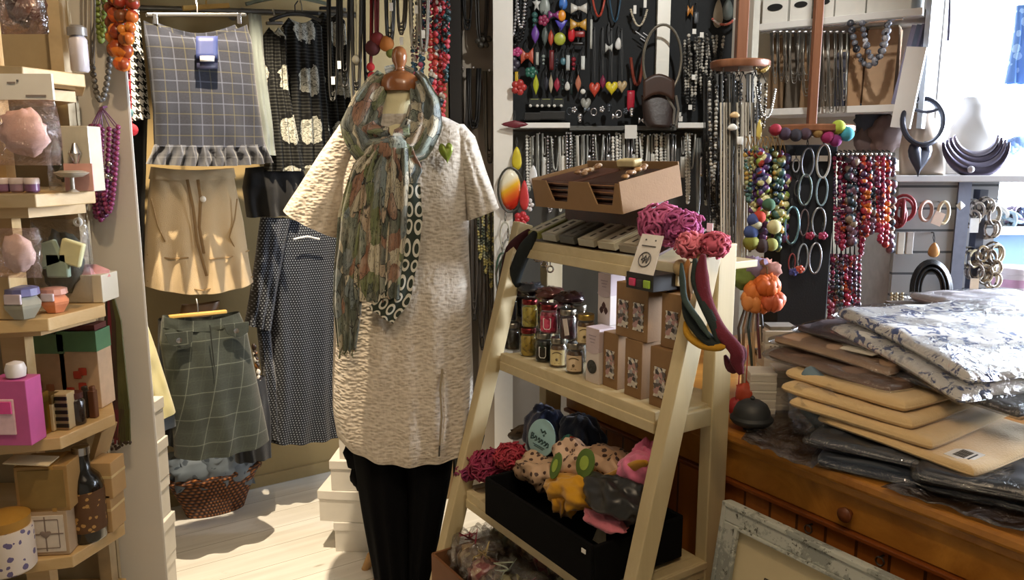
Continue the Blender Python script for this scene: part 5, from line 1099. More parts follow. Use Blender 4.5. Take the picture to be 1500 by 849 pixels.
jar(750, 522, yj, ZM, CC('dark_grain_filling', ['#2e2622', '#4a3c34', '#231d1a']), LIDM, 'grey brown filled jar, first in the lower row of jars')
jar(774, 530, yj, ZM, CC('yellow_sweet_filling', ['#b9962a', '#cfae3a', '#8f741d']), LIDR, 'yellow filled jar, second in the lower row of jars')
jar(797, 540, yj, ZM, CC('black_sweet_filling', ['#17140f', '#2a241c', '#1f2a1c']), LIDM, 'black filled jar with white outlined label in the lower row', None, mark='U')
jar(818, 548, yj, ZM, CC('amber_filling', ['#5b3a1c', '#7a5228']), LIDM, 'jar with cream oval label, left of the two cream labelled lower jars', P('#d5c48f', .6), mark='O')
jar(842, 558, yj, ZM, CC('brown_filling', ['#4f3320', '#6b4a2c']), LIDM, 'jar with cream and pink label beside the round-window white box', P('#d3bd9c', .6), mark='O')
ZJ = ZM+.0835
jar(746, 470, yj+.01, ZJ, CC('purple_filling', ['#3a2030', '#54303f', '#281820']), LIDR, 'dark purple filled jar, first in the upper row of jars')
jar(776, 476, yj+.01, ZJ, CC('lemon_sweet_filling', ['#c4a832', '#d8c650', '#9b8428']), LIDR, 'lemon yellow filled jar in the upper row of jars')
jar(804, 484, yj+.01, ZJ, CC('pink_sweet_filling', ['#a32c48', '#c24a63', '#7d1f36']), LIDR, 'pink red filled jar with white outlined label in the upper row', None, mark='U', r=.0265)
t = jar(832, 490, yj+.01, ZJ, CC('plum_filling', ['#3a1c22', '#552a30']), LIDM, 'plum filled jar with a folded paper tag in the upper row')
b = MB(); q = LW(lx(829, 470, yj-.03), yj-.03, ZJ+.045); b.box(q, (.018, .002, .045), Fr((0, 0, 0), ANG, 0, -.25)); obj('paper_tag', b, P('#cfc4bb', .7), t, smooth=False)
jar(858, 500, yj+.01, ZJ, CC('honey_filling', ['#5a3b20', '#7d5a2e']), LIDG, 'jar with tall cream label, last in the upper row of jars', P('#cdb98c', .6), mark='O')
# second, hidden row supports the look of dark clutter behind
for k, (px, c) in enumerate(((765, '#4a3a30'), (795, '#6a2f38'), (822, '#3c3a34'), (848, '#5d4a2c'))):
    jar(px, 470, yj+.075, ZM, CC('rear_filling_%d' % k, [c, '#2a221e']), LIDM, 'jar in the rear row of the lower jars, %s from the left' % ORD[k])
    jar(px, 420, yj+.075, ZJ, CC('rear_filling_%d' % k, [c, '#2a221e']), LIDM, 'jar in the rear row of the upper jars, %s from the left' % ORD[k])
ZK = ZJ+.084
for k, (px, py, c, lb) in enumerate(((778, 400, '#3d3f44', 'dark foil sachet lying on the upper jars at the left'), (806, 402, '#56322c', 'brown foil sachet lying on the upper jars in the middle'), (834, 404, '#2c1a1c', 'wine dark foil sachet lying on the upper jars at the right'))):
    b = MB(); b.blob(LW(lx(px, py, .23), .23, ZK+.022), (.042, .05, .018), 18, 10, .4, 3, k); single('foil_sachet', b, P(c, .2, .4, .3), lb, 'sachet', smooth=2)
for k, (px, py) in enumerate(((787, 365), (797, 372), (806, 380))):
    t = thing('pendant', 'small silver key charm hanging under the top shelf of the stand, %s from the left' % ORD[k], 'pendant', atL(px, py, .26), 'silver charms under the stand top')
    b = MB(); b.tube([atL(px, 352, .26), atL(px, py+8, .26)], .002, 5); b.torus(atL(px, py+14, .26), .009, .0028, 14, 6, fx); obj('charm', b, SILV, t)
# ---- cartons
def carton_L(px, py, y, z, w, d, h, m, name, label, cat='box', top=None, rz=0):
    x = lx(px, py, y); M = LM @ Fr((x, y+d/2, z), rz); t = thing(name, label, cat, M @ Vector((0, 0, 0)))
    if top:
        b = MB(M); b.box((0, 0, h*.29), (w, d, h*.58)); obj('carton_body', b, m, t, smooth=False, bevel=.001)
        b = MB(M); b.box((0, 0, h*.79), (w*1.02, d*1.02, h*.42)); l = obj('lid', b, top, t, smooth=False, bevel=.001)
        b = MB(M); b.lathe([(w*.5, 0), (w*.5, .001)], 20, (0, -d*.512, h*.6), Matrix.Rotation(PI/2, 4, 'X'), 1, .35); obj('lid_scallop', b, top, l, smooth=False)
        for i in range(3):
            b = MB(M); b.box((0, -d*.515, h*(.86-.06*i)), (w*(.55-.12*i), .0008, .0025)); obj('lid_print', b, P('#9d8f95', .7), l, smooth=False)
    else: b = MB(M); b.box((0, 0, h/2), (w, d, h)); obj('carton_body', b, m, t, smooth=False, bevel=.0012)
    return t, M
PALE = P('#d9cfc9', .6, 0, .05); LILAC = P('#c3b2b4', .6, 0, .06)
t, M = carton_L(867, 562, .165, ZM, .052, .05, .145, PALE, 'tea_carton', 'white and lilac carton with round dark window on the middle shelf', top=LILAC)
b = MB(M); b.lathe([(.018, 0), (.018, .0015)], 24, (0, -.026, .043), Matrix.Rotation(PI/2, 4, 'X')); obj('round_window', b, m_tri('dark_leaf_filling', ['#22262a', '#34383a', '#17191a'], 200), t)
t, M = carton_L(884, 480, .235, ZM+.14, .05, .05, .135, PALE, 'tea_carton', 'white and lilac carton with brown leaf mark, standing behind the round-window one', top=LILAC)
b = MB(M)
for dx, dz in ((0, .05), (-.009, .037), (.009, .037)): b.lens([(.008*math.sin(a*PI/6)**3, .011*math.cos(a*PI/6)) for a in range(12)], .001, Matrix.Translation((dx, -.026, dz)) @ fx)
obj('leaf_mark', b, P('#4a2f2c', .6), t)
b = MB(LM @ Fr((lx(884, 480, .235), .26, ZM), 0)); b.box((0, 0, .07), (.05, .05, .138)); single('tea_carton', b, PALE, 'plain pale carton directly below the leaf-marked carton', 'box', smooth=False, bevel=.001)
SHELL = m_tri('shell_mix_filling', ['#8a8480', '#c9c1b6', '#3a3634', '#b08a86', '#d8d3c6', '#5a5250', '#9c9aa0'], 110, .4)
def kraft(px, py, y, z, w, h, label, rz=0, two=False, d=.06):
    t, M = carton_L(px, py, y, z, w, d, h, KRAFT, 'kraft_box', label, rz=rz)
    for cx in ((-w*.26, w*.22) if two else (0,)):
        ww = w*(.34 if two else .58)
        b = MB(M); n = 10
        poly = [(-ww/2+ww*.08*(i % 2), -h*.24+h*.5*i/n) for i in range(n+1)]+[(ww/2-ww*.1*(i % 2), h*.26-h*.5*i/n) for i in range(n+1)]
        b.prism(poly, .002, Matrix.Translation((cx, -d/2-.001, h*.42)) @ fx); o = obj('window', b, SHELL, t, smooth=False)
    return t
kraft(893, 575, .175, ZM, .056, .142, 'kraft box of shells, leftmost of the three lower boxes')
kraft(926, 588, .17, ZM, .060, .142, 'kraft box of shells, middle of the three lower boxes')
kraft(965, 602, .165, ZM, .068, .142, 'kraft box of shells, rightmost of the three lower boxes by the stand leg')
kraft(924, 500, .172, ZM+.143, .113, .134, 'wide kraft box with two shell windows on the upper left of the boxes', two=True)
kraft(982, 520, .18, ZM+.143, .066, .128, 'kraft box of shells on the upper right of the boxes', rz=.05)
ZT2 = ZM+.143+.135
t, M = carton_L(936, 430, .125, ZT2, .09, .075, .038, P('#1d1c1c', .5), 'card_box', 'black counter tray with pink and green items and a white header card', 'tray')
b = MB(M); b.add([(-.038, -.036, .03), (.040, -.036, .03), (.043, -.008, .125), (-.025, -.008, .125)], [(0, 1, 2, 3)]); c_ = obj('header_card', b, P('#ddd7cf', .6), t, smooth=False, solid=.003)
b = MB(M)
fcard = lambda u, v: Vector((lerp(lerp(-.038, .040, u), lerp(-.025, .043, u), v), lerp(-.036, -.008, v)-.003, lerp(.03, .125, v)))
for u in (.3, .75): b.ball(fcard(u, .88), .002, 8, 5)
b.tube([fcard(.2, .74), fcard(.82, .74)], .0012, 4)
b.tube([fcard(.5+.26*math.cos(i*PI/8), .42+.17*math.sin(i*PI/8)) for i in range(17)], .0014, 4); b.tube([fcard(.36+.05*i, .40+.06*math.sin(i*2.3)) for i in range(7)], .002, 4); b.tube([fcard(.36+.05*i, .47+.05*math.cos(i*2)) for i in range(7)], .0016, 4)
obj('card_print', b, P('#5d5a58', .7), c_, smooth=2)
for k, (x, c) in enumerate(((-.022, '#c23a62'), (.004, '#2b2528'), (.026, '#8fae3a'))):
    b = MB(M); b.box((x, -.039, .016), (.02, .006, .018)); obj('item', b, P(c, .4), t, smooth=False, bevel=.002)
b = MB()
for k in range(5):
    px = 972+9*k; b = MB(); b.tube([atL(px, 385, .26), atL(px+2, 410, .25), atL(px+1, 432, .25)], .012, 8); single('hair_band', b, P(['#1a171a', '#2b1f24', '#141414', '#3a2226', '#1d2422'][k], .9), 'dark felt band hanging behind the kraft boxes, %s from the left' % ORD[k], 'hair band')
b = MB(); b.ball(atL(998, 392, .2), .02, 12, 8); single('felt_ball', b, P('#b59c6f', .9), 'tan felt ball at the top of the hanging bands', 'ornament')
# ---- top shelf: slanted rack of slim packets and cardboard tray
ZP = 1.155
pk = [(790, '#8a8a4a'), (812, '#9a988a'), (836, '#4a4a44'), (862, '#a39d8a'), (888, '#b0a992'), (914, '#8f8674')]
for k, (px, c) in enumerate(pk):
    x = -.27+k*.082; M = LM @ Fr((x, .20, ZP+.012), 0, .32) ; t = thing('soap_packet', ('olive green', 'grey green', 'dark charcoal', 'stone coloured', 'pale beige', 'taupe')[k]+' slim packet slanting on the top shelf, %s from the left' % ORD[k], 'packet', M @ Vector((0, 0, 0)), 'slim packets on the top shelf')
    b = MB(M); b.box((0, .09, .008), (.066, .18, .02)); obj('packet_body', b, P(c, .45, 0, .15), t, smooth=False, bevel=.002)
    b = MB(M); b.box((0, .08, .0186), (.046, .14, .001)); obj('label', b, P('#c9c3b0' if k != 2 else '#6d6a62', .6), t, smooth=False)
    b = MB(M)
    for i in range(4): b.box((.004*(i % 2), .03+.03*i, .0194), (.006+.004*(i % 3), .02, .0006))
    obj('label_print', b, P('#3c3a33', .6), t, smooth=False)
M = LM @ Fr((0, .225, ZP), 0, .32); b = MB(M); b.box((-.06, .10, -.003), (.5, .2, .006)); single('rack_board', b, DARKW, 'slanted dark board carrying the slim packets on the stand', 'board', smooth=False)
q = LI @ atz(872, 316, 1.25); 
TM = LM @ Fr((-.03, .17, 1.262), 0, .20); TW, TD, TH = .36, .20, .078
t = thing('cardboard_tray', 'kraft cardboard counter tray of brown leather wallets on top of the stand', 'tray', TM @ Vector((0, 0, 0)))
b = MB(TM); b.box((0, TD/2, .002), (TW, TD, .004)); b.box((-TW/2, TD/2, TH/2), (.004, TD, TH)); b.box((TW/2, TD/2, TH/2), (.004, TD, TH)); b.box((0, TD, TH*.55), (TW, .004, TH*1.1)); b.box((0, TD/2, TH*.4), (.004, TD, TH*.8)); obj('tray_body', b, KRAFT, t, smooth=False)
for sx in (-1, 1):
    b = MB(TM); x0 = -TW/2 if sx < 0 else 0; hw = TW/2
    b.prism([(x0, 0), (x0+hw, 0), (x0+hw, TH*.95), (x0+hw*.93, TH*.95), (x0+hw*.82, TH*.25), (x0+hw*.5, TH*.25), (x0+hw*.36, TH*.95), (x0, TH*.95)], .004, Matrix.Translation((0, 0, 0)) @ fx); obj('front_flap', b, KRAFT, t, smooth=False)
LEATH = [P(c, .45, 0, .25, 30, .2, 120) for c in ('#3d241a', '#4a2c20', '#2e1c16', '#54352a')]
for c2 in range(2):
    for k in range(4):
        M = TM @ Fr((-TW/4+c2*TW/2+R.uniform(-.004, .004), .095, .006+.017*k), R.uniform(-.05, .05)); t = thing('leather_wallet', 'brown leather wallet in the cardboard tray, %s from the bottom of the %s pile' % (ORD[k], ('left', 'right')[c2]), 'wallet', M @ Vector((0, 0, 0)), 'wallets in the cardboard tray')
        b = MB(M); b.box((0, 0, .0075), (.15, .165, .015)); obj('leather_cover', b, LEATH[(k+c2) % 4], t, smooth=False, bevel=.005)
        b = MB(M); b.tube([(-.07, -.083, .0075), (.07, -.083, .0075)], .0015, 4); obj('seam', b, P('#8a6242', .6), t)
    b = MB(TM)
    for s in range(6): b.ball((-.02+c2*TW/2-.005*s+R.uniform(-.006, .006), .04+.018*s, .082+R.uniform(0, .008)), .011, 8, 5, (1, 1, .6))
    single('ribbon_bow', b, m_tri('cream_pink_ribbon', ['#c9a98f', '#b58a58', '#d8c4ae', '#8d6a4c'], 70), ('cream and pink ribbon bow between the two wallet piles', 'cream ribbon bow at the right of the wallet tray')[c2], 'bow', smooth=2)
b = MB(TM); b.box((.02, TD-.02, TH*1.1), (.07, .03, .02)); single('paper_bundle', b, P('#d2c08f', .7), 'cream paper bundle at the back edge of the wallet tray', 'bundle', smooth=False, bevel=.004)
# support under the tray back
b = MB(LM); b.box((-.078, .33, (ZP+1.29)/2), (.34, .06, 1.285-ZP)); single('riser', b, DARKW, 'dark riser block holding up the back of the wallet tray', 'riser', smooth=False)
# ---- fluffy scrunchies
def fluff(c, rad, n, m, label, r=.0035, sq=.8, name='scrunchie', seed=0, cat='scrunchie', turns=5):
    RR = random.Random(seed); t = thing(name, label, cat, c-Vector((0, 0, rad*sq)))
    b = MB(); b.blob(c, (rad*.8, rad*.8, rad*.8*sq), 18, 12, .3, 3, seed); obj('core', b, m, t, smooth=2)
    b = MB()
    for k in range(n):
        d = Vector((RR.gauss(0, 1), RR.gauss(0, 1), RR.gauss(0, 1))).normalized(); e = d.orthogonal().normalized(); g = d.cross(e); a0 = RR.uniform(0, 6)
        rr = rad*RR.uniform(.25, .5); p0 = c+Vector((d.x, d.y, d.z*sq))*rad*RR.uniform(.65, .85)
        b.tube([p0+(e*math.cos(a0+i*.8)+g*math.sin(a0+i*.8))*rr*(1-.05*i)+d*(rad*.06*i*RR.uniform(.3, 1)) for i in range(turns)], r*RR.uniform(.6, 1.3), 4)
    obj('yarn_loop', b, m, t, smooth=2); return t
fluff(atL(972, 330, .24), .062, 120, P('#b0577f', .9, 0, .35, 40), 'mauve pink fluffy yarn ball at the right end of the top shelf', seed=1)
fluff(atL(1000, 330, .22), .046, 90, P('#a04a7a', .9, 0, .35, 40), 'darker mauve fluffy yarn ball nestled against the mauve pink one', seed=2)
fluff(atL(1012, 358, .2), .036, 70, P('#c46a78', .9, 0, .3, 40), 'coral pink fluffy yarn bundle below the mauve balls', seed=3)
fluff(atL(1048, 358, .22), .034, 70, P('#b9566a', .9, 0, .3, 40), 'rose red fluffy yarn bundle at the top of the rear leg', seed=4)
for k, (px, py) in enumerate(((1022, 335), (1040, 333))):
    b = MB(); b.box(atL(px, py, .30), (.018, .002, .02), Fr((0, 0, 0), ANG)); single('price_tag', b, WHT, ('white price tag left of the two behind the coral yarn', 'white price tag right of the two behind the coral yarn')[k], 'tag', smooth=False)
# ---- felt headbands draped over the right legs
def band(pts, r, m, label, y=.19, name='felt_headband', cat='headband', flat=.65):
    b = MB(); q = [atL(px, py, y+(dy[0] if dy else 0)) for px, py, *dy in pts]
    out = []
    for i in range(len(q)-1):
        p0, p1, p2, p3 = q[max(i-1, 0)], q[i], q[i+1], q[min(i+2, len(q)-1)]
        for s in range(6):
            x = s/6; out.append(.5*((2*p1)+(p2-p0)*x+(2*p0-5*p1+4*p2-p3)*x*x+(3*p1-p0-3*p2+p3)*x**3))
    out.append(q[-1]); n_ = len(out); b.tube(out, [r*min(1, .35+.65*min(i, n_-1-i)/max(2, n_*.18)) for i in range(n_)], 10, flat=flat); return single(name, b, m, label, cat, smooth=2)
FE = lambda c: P(c, .95, 0, .25, 60, .3, 300)
band([(1030, 372), (1028, 400), (1034, 440), (1052, 480), (1078, 512), (1080, 530), (1086, 548)], .015, FE('#5a1424'), 'dark red felt headband draped over the stand leg', .15)
band([(1080, 505), (1085, 520), (1072, 540), (1062, 520)], .013, FE('#4a1220'), 'dark red felt tie end hanging beside the rear leg', .16)
band([(1018, 378), (1020, 410), (1030, 440), (1044, 470), (1056, 498), (1062, 510)], .012, FE('#1b2623'), 'dark green felt headband, rightmost of the two green ones', .145)
band([(1002, 436), (1012, 466), (1030, 490), (1050, 505), (1062, 508)], .014, FE('#18211f'), 'dark green felt headband crossing above the yellow one', .14)
band([(1004, 470), (1010, 490), (1028, 504), (1048, 508), (1062, 508)], .011, FE('#a87c1a'), 'yellow felt headband, lowest on the stand leg', .135)
band([(1008, 380), (1006, 410), (1010, 440)], .008, FE('#8a5a2a'), 'thin brown felt cord beside the tan ball', .15)
band([(998, 385), (1000, 412), (1004, 440), (1024, 470), (1040, 494)], .007, FE('#2c3a36'), 'grey teal felt cord between the green headbands', .13)
band([(1014, 385), (1012, 405), (1014, 430)], .005, FE('#c9b7a4'), 'pale twisted cord at the top of the headbands', .14)
# ---- scarves on the left leg
band([(776, 338), (752, 366), (742, 410), (736, 440), (728, 470), (731, 488)], .024, FE('#3d121a'), 'dark red felt headband on the left leg of the stand', .2)
band([(784, 340), (766, 372), (752, 410), (744, 445), (738, 468)], .022, FE('#161d1d'), 'black green felt headband on the left leg of the stand', .19)
band([(768, 342), (746, 372), (738, 400), (744, 420)], .008, FE('#3a1a20'), 'thin wine felt cord beside the dark red headband', .2)
band([(760, 345), (735, 380), (733, 415), (738, 440)], .003, P('#5a6a58', .4), 'thin green wire necklace beside the left leg', .22)
band([(756, 350), (730, 390), (728, 420), (736, 435)], .003, P('#8a877d', .3, .6), 'thin silver wire necklace beside the left leg', .23)
b = MB()
for i in range(8): b.ball(atL(732+(i % 3)*4, 458+i*3, .17), .008, 8, 5)
single('bead_cluster', b, m_tri('pink_white_beads', ['#c4a09c', '#8d3a44', '#d9cfc9'], 80), 'pink and white bead end on the dark red left headband', 'ornament')
# ---- lower shelf: black fabric tray with headscarves
ZL = .42
t = thing('fabric_tray', 'black open fabric box full of headscarves on the low shelf', 'tray', LW(-.03, .1, ZL))
tw, td, th = .46, .275, .105; BT_M = LM @ Fr((.082, -.035, ZL+.012), 0.0)
BLKF = P('#0c0c0d', .95, 0, .2, 12, .2, 300, 0, .1)
b = MB(BT_M); e = .012
b.box((0, td/2, e/2), (tw, td, e)); b.box((0, 0, th/2), (tw, e, th)); b.box((0, td, th/2), (tw, e, th)); b.box((-tw/2, td/2, th/2), (e, td, th)); b.box((tw/2, td/2, th/2), (e, td, th)); obj('tray_body', b, BLKF, t, smooth=False, bevel=.003)
def crumple(c, sc, m, label, name='headscarf', seed=0, amp=.45, fr=1.9, cat='headscarf', M=None, nn=56):
    b = MB(); b.blob(c, sc, nn, nn*2//3, amp*.5, fr, seed, M, .75); return single(name, b, m, label, cat, smooth=2)
TB = lambda x, y, z: BT_M @ Vector((x, y, z))
LEO = m_spots('leopard_spot_cloth', '#b99a7c', '#41291f', 60, .36)
MR = Matrix.Rotation(ANG, 4, 'Z')
TL = lambda px, py, y: atL(px, py, y)
LEO2, LEO3 = m_spots('leopard_pale_cloth', '#c9a98e', '#4d3326', 55, .34), m_spots('leopard_dark_cloth', '#b08e70', '#382218', 55, .36)
crumple(TL(793, 690, .09), (.075, .06, .042), LEO, 'leopard print headscarf with green ticket at the left of the black box', seed=1, M=MR, amp=.3)
crumple(TL(846, 676, .13), (.078, .05, .05), LEO2, 'pale leopard print headscarf in the middle of the black box', seed=2, M=MR, amp=.3)
crumple(TL(898, 682, .16), (.09, .05, .04), LEO3, 'darker leopard print headscarf behind the yellow one', seed=3, M=MR, amp=.3)
for k, (px, py, y, r) in enumerate(((815, 682, .035, .034), (858, 678, .07, .036))):
    b = MB(); Mq = Fr(TL(px, py, y), ANG-.1, PI/2-.35); b.lathe([(r, 0), (r, .003), (r*.8, .004)], 26, (0, 0, 0), Mq, .62 if k == 0 else 1); l = single('ticket', b, P('#4f6a24', .6, 0, .15), ('round green ticket on the left leopard print headscarf', 'round green ticket on the middle leopard print headscarf')[k], 'ticket')
    b = MB(); b.lathe([(r*.5, .0045), (r*.5, .0052)], 16, (0, 0, 0), Mq, .62 if k == 0 else 1); o = obj('ticket_print', b, P('#93a83f', .6), l)
Mq = Fr(TL(794, 641, .12), ANG+.15, PI/2-.25); r = .052
t = thing('round_ticket', 'round pale blue ticket with dark lettering on a navy scarf', 'ticket', Mq @ Vector((0, 0, 0)))
b = MB(); b.lathe([(r, 0), (r, .003), (r*.97, .004)], 32, (0, 0, 0), Mq); obj('disc', b, P('#8fb3b5', .5, 0, .05), t)
b = MB()
z_ = .0048
def txt(pts, rr=.0018): b.tube([Mq @ Vector((x*r, y*r, z_)) for x, y in pts], rr, 5)
txt([(-.72, .12), (-.72, -.2)]); txt([(-.72, .12), (-.55, .08), (-.6, -.02), (-.72, -.04)]); txt([(-.6, -.02), (-.48, -.12), (-.72, -.2)])
for i, x in enumerate((-.36, -.1, .12, .36, .56)):
    txt([(x-.08, -.1-.04*i), (x-.04, .02-.04*i), (x+.05, -.02-.04*i), (x+.06, -.2-.04*i), (x-.05, -.22-.04*i)])
txt([(-.1, .45), (.05, .3), (.2, .42), (.32, .3)], .0024); txt([(.15, .2), (.22, .14)], .003); txt([(-.5, -.4), (.4, -.5)], .001); txt([(-.4, -.5), (.3, -.58)], .001)
obj('lettering', b, P('#23403f', .6), t, smooth=2)
crumple(TL(800, 634, .19), (.075, .05, .07), cloth('#222a45', .3, 200, .3), 'navy scarf behind the round pale blue ticket', seed=5, M=MR, amp=.3)
crumple(TL(852, 640, .22), (.07, .05, .055), cloth('#1d2536', .3, 200, .4), 'dark blue scarf at the back of the black box', seed=6, M=MR, amp=.35)
crumple(TL(836, 652, .16), (.032, .03, .022), m_tri('red_teal_cloth', ['#a33a2c', '#2f6a5a', '#b5543a'], 40), 'small red and teal scarf corner between ticket and leopard print', seed=7, M=MR)
crumple(TL(845, 718, .06), (.085, .06, .036), cloth('#c08a1a', .3, 150, .15), 'mustard yellow headscarf at the front of the black box', seed=8, M=MR, amp=.5)
crumple(TL(826, 738, .03), (.035, .025, .03), cloth('#b57f16', .3, 150, .15), 'mustard yellow scarf end hanging by the box front', seed=18, M=MR, amp=.3)
band([(868, 708), (895, 700), (925, 686), (948, 676)], .016, cloth('#b98420', .3, 150, .15), 'mustard yellow band running up to the pink scarf', .1, 'headscarf', 'headscarf', .5)
crumple(TL(930, 690, .12), (.06, .035, .035), cloth('#d0708f', .3, 150, .12), 'bright pink headscarf at the right of the black box', seed=9, M=MR @ Matrix.Rotation(-.7, 4, 'Y'), amp=.3)
crumple(TL(946, 672, .15), (.032, .03, .045), cloth('#cc6a8c', .3, 150, .12), 'bright pink scarf end standing up by the stand leg', seed=10, M=MR @ Matrix.Rotation(.4, 4, 'Y'), amp=.3)
crumple(TL(905, 730, .06), (.085, .05, .045), P('#262626', .35, 0, .35, 30), 'shiny charcoal headscarf at the right front of the black box', seed=11, M=MR, amp=.5)
crumple(TL(888, 764, .03), (.06, .03, .018), cloth('#c9717f', .3, 150, .12), 'salmon pink scarf corner under the charcoal scarf', seed=12, M=MR, amp=.5)
b = MB()
for i in range(10): b.tube([TB(.15+.004*i, .1, .12), TB(.16+.003*i, .07, .1), TB(.155+.005*i, .06, .07)], .0018, 4)
single('headscarf', b, P('#9a927c', .8), 'beige fringed scarf end over the charcoal scarf', 'headscarf')
b = MB(); b.box(TB(.205, -.009, .085), (.014, .002, .01), Fr((0, 0, 0), ANG)); single('price_tag', b, WHT, 'tiny white tag on the right front of the black box', 'tag', smooth=False)
# crimson tulle scrunchies at the left, turquoise behind
fluff(atL(716, 680, .06), .064, 130, P('#8a2346', .6, 0, .4, 40), 'crimson tulle scrunchie bundle on the left of the low shelf', seed=21, sq=.6)
fluff(atL(748, 668, .08), .05, 90, P('#9c2838', .6, 0, .4, 40), 'red tulle scrunchie bundle against the black box', seed=22, sq=.7)
fluff(atL(684, 690, .02), .036, 70, P('#7d2450', .6, 0, .4, 40), 'purple red tulle tuft at the left end of the low shelf', seed=23, sq=.7)
fluff(at(688, 640, 2.5), .05, 60, P('#2a86a8', .5, 0, .4, 40), 'turquoise tulle scrunchie behind the stand leg and dress', seed=24)
b = MB(); b.blob(atL(770, 630, .25), (.07, .05, .02), 18, 10, .4, 3, 4, MR @ Matrix.Rotation(-.5, 4, 'Y')); single('headscarf', b, m_spots('brown_knit', '#6a5540', '#3d2f22', 40, .3), 'brown knitted scarf at the back left of the low shelf', 'headscarf', smooth=2)
# ---- crate of cellophane bags on the floor
fc = LW(-.12, -.12, 0)
t = thing('cardboard_crate', 'brown cardboard crate of wrapped sweets on the floor under the stand', 'crate', fc)
cw, cd, ch = .60, .38, .26; CM = LM @ Fr((-.02, .075, 0), .0)
b = MB(CM)
b.box((0, 0, .005), (cw, cd, .01)); b.box((0, -cd/2, ch/2), (cw, .008, ch)); b.box((0, cd/2, ch/2), (cw, .008, ch)); b.box((-cw/2, 0, ch/2), (.008, cd, ch)); b.box((cw/2, 0, ch/2), (.008, cd, ch)); obj('crate_body', b, P('#6b4425', .8, 0, .15), t, smooth=False)
for k in range(15):
    x, y = -cw/2+.09+.105*(k % 5)+R.uniform(-.02, .02), -cd/2+.08+.12*(k//5)+R.uniform(-.02, .02); z = ch+.0+.045*(k//5)+R.uniform(-.01, .02)
    c = CM @ Vector((x, y, z)); t = thing('sweet_bag', 'cellophane bag of sweets in the floor crate, %s row, %s from the left' % (('front', 'middle', 'back')[k//5], ORD[k % 5]), 'bag', c-Vector((0, 0, .05)), 'sweet bags in the crate')
    b = MB(); b.blob(c, (.048, .045, .045), 16, 10, .3, 3, k); obj('sweets', b, m_tri('wrapped_sweets_%d' % (k % 3), [['#7c6448', '#b09670', '#5a4632', '#cbb48c'], ['#8a4040', '#a87868', '#5c3830', '#c0a588'], ['#6a6a54', '#9d9672', '#534c3c', '#aab49c']][k % 3], 60, .3), t, smooth=2)
    b = MB(); b.blob(c+Vector((0, 0, .015)), (.066, .062, .072), 36, 24, .35, 2.6, k+30, None, .6); obj('wrapper', b, FILM, t, smooth=2)
    b = MB(); q = c+Vector((R.uniform(-.02, .02), R.uniform(-.02, .02), .07))
    for s in range(5): b.tube([q, q+Vector((R.uniform(-.03, .03), R.uniform(-.03, .03), R.uniform(.0, .03))), q+Vector((R.uniform(-.04, .04), R.uniform(-.04, .04), R.uniform(-.02, .02)))], .0025, 5, flat=.4)
    obj('ribbon', b, P(['#8a2a3a', '#b59a5a', '#9aa08a'][k % 3], .3), t, smooth=2)
# ================================================================= pine counter
ZC = .74; CX0, CX1, CY = -.36, 1.75, .352
ct = thing('pine_counter', 'orange pine counter with beaded panels and a moulded top edge at the right', 'counter', LW(.6, .8, 0))
b = MB(LM); b.box(((CX0+CX1)/2, CY+.48, ZC-.014), (CX1-CX0, .96, .028)); obj('worktop', b, PINE, ct, smooth=False, bevel=.008)
b = MB(LM); b.box(((CX0+CX1)/2, CY+.46+.03, ZC/2-.02), (CX1-CX0-.06, .88, ZC-.06)); obj('carcass', b, DARKW, ct, smooth=False)
b = MB(LM); b.box(((CX0+CX1)/2, CY+.03, ZC-.04), (CX1-CX0-.02, .03, .024)); obj('moulding', b, PINE, ct, smooth=False, bevel=.006)
b = MB(LM); b.box(((CX0+CX1)/2, CY+.04, ZC-.092), (CX1-CX0-.04, .02, .078)); obj('drawer_rail', b, PINE, ct, smooth=False, bevel=.003)
b = MB(); b.box(((CX0+CX1)/2, CY+.045, .285), (CX1-CX0-.06, .014, .56)); pp = MB(); pp.box(((CX0+CX1)/2, 0, .30), (CX1-CX0-.06, .014, .60)); o = obj('beaded_panel', pp, m_bead('beaded_pine_boards', '#8a4c1a', '#b06c2a'), ct, smooth=False, base=(0, 0, 0)); o.rotation_euler.z = ANG; o.location = LW(0, CY+.042, 0)-ct.location
b = MB(LM); b.box(((CX0+CX1)/2, CY+.03, ZC-.138), (CX1-CX0-.04, .022, .012)); obj('bead_rail', b, P('#7a3f14', .4), ct, smooth=False, bevel=.003)
b = MB(LM); b.box(((CX0+CX1)/2, CY+.05, .04), (CX1-CX0-.05, .02, .08)); obj('plinth', b, PINE, ct, smooth=False)
for px, py in ((1245, 742), (1560, 860)):
    p = atLl(px, py, CY+.03); b = MB(LM); b.lathe([(.009, 0), (.008, .008), (.015, .014), (.017, .022), (.012, .028), (.001, .03)], 18, (p.x, CY+.032, ZC-.094), Matrix.Rotation(PI/2, 4, 'X')); obj('knob', b, wood('knob_wood', '#5b2d0e', '#7d431a', 2, 10), ct)
for px, py in ((1183, 775), (1288, 822)):
    p = atLl(px, py, CY+.02); b = MB(LM); b.torus((p.x, CY+.022, p.z), .009, .0022, 16, 6, fx); b.tube([(p.x, CY+.035, p.z+.009), (p.x, CY+.02, p.z+.009)], .0025, 5); obj('hook_ring', b, DSILV, ct)
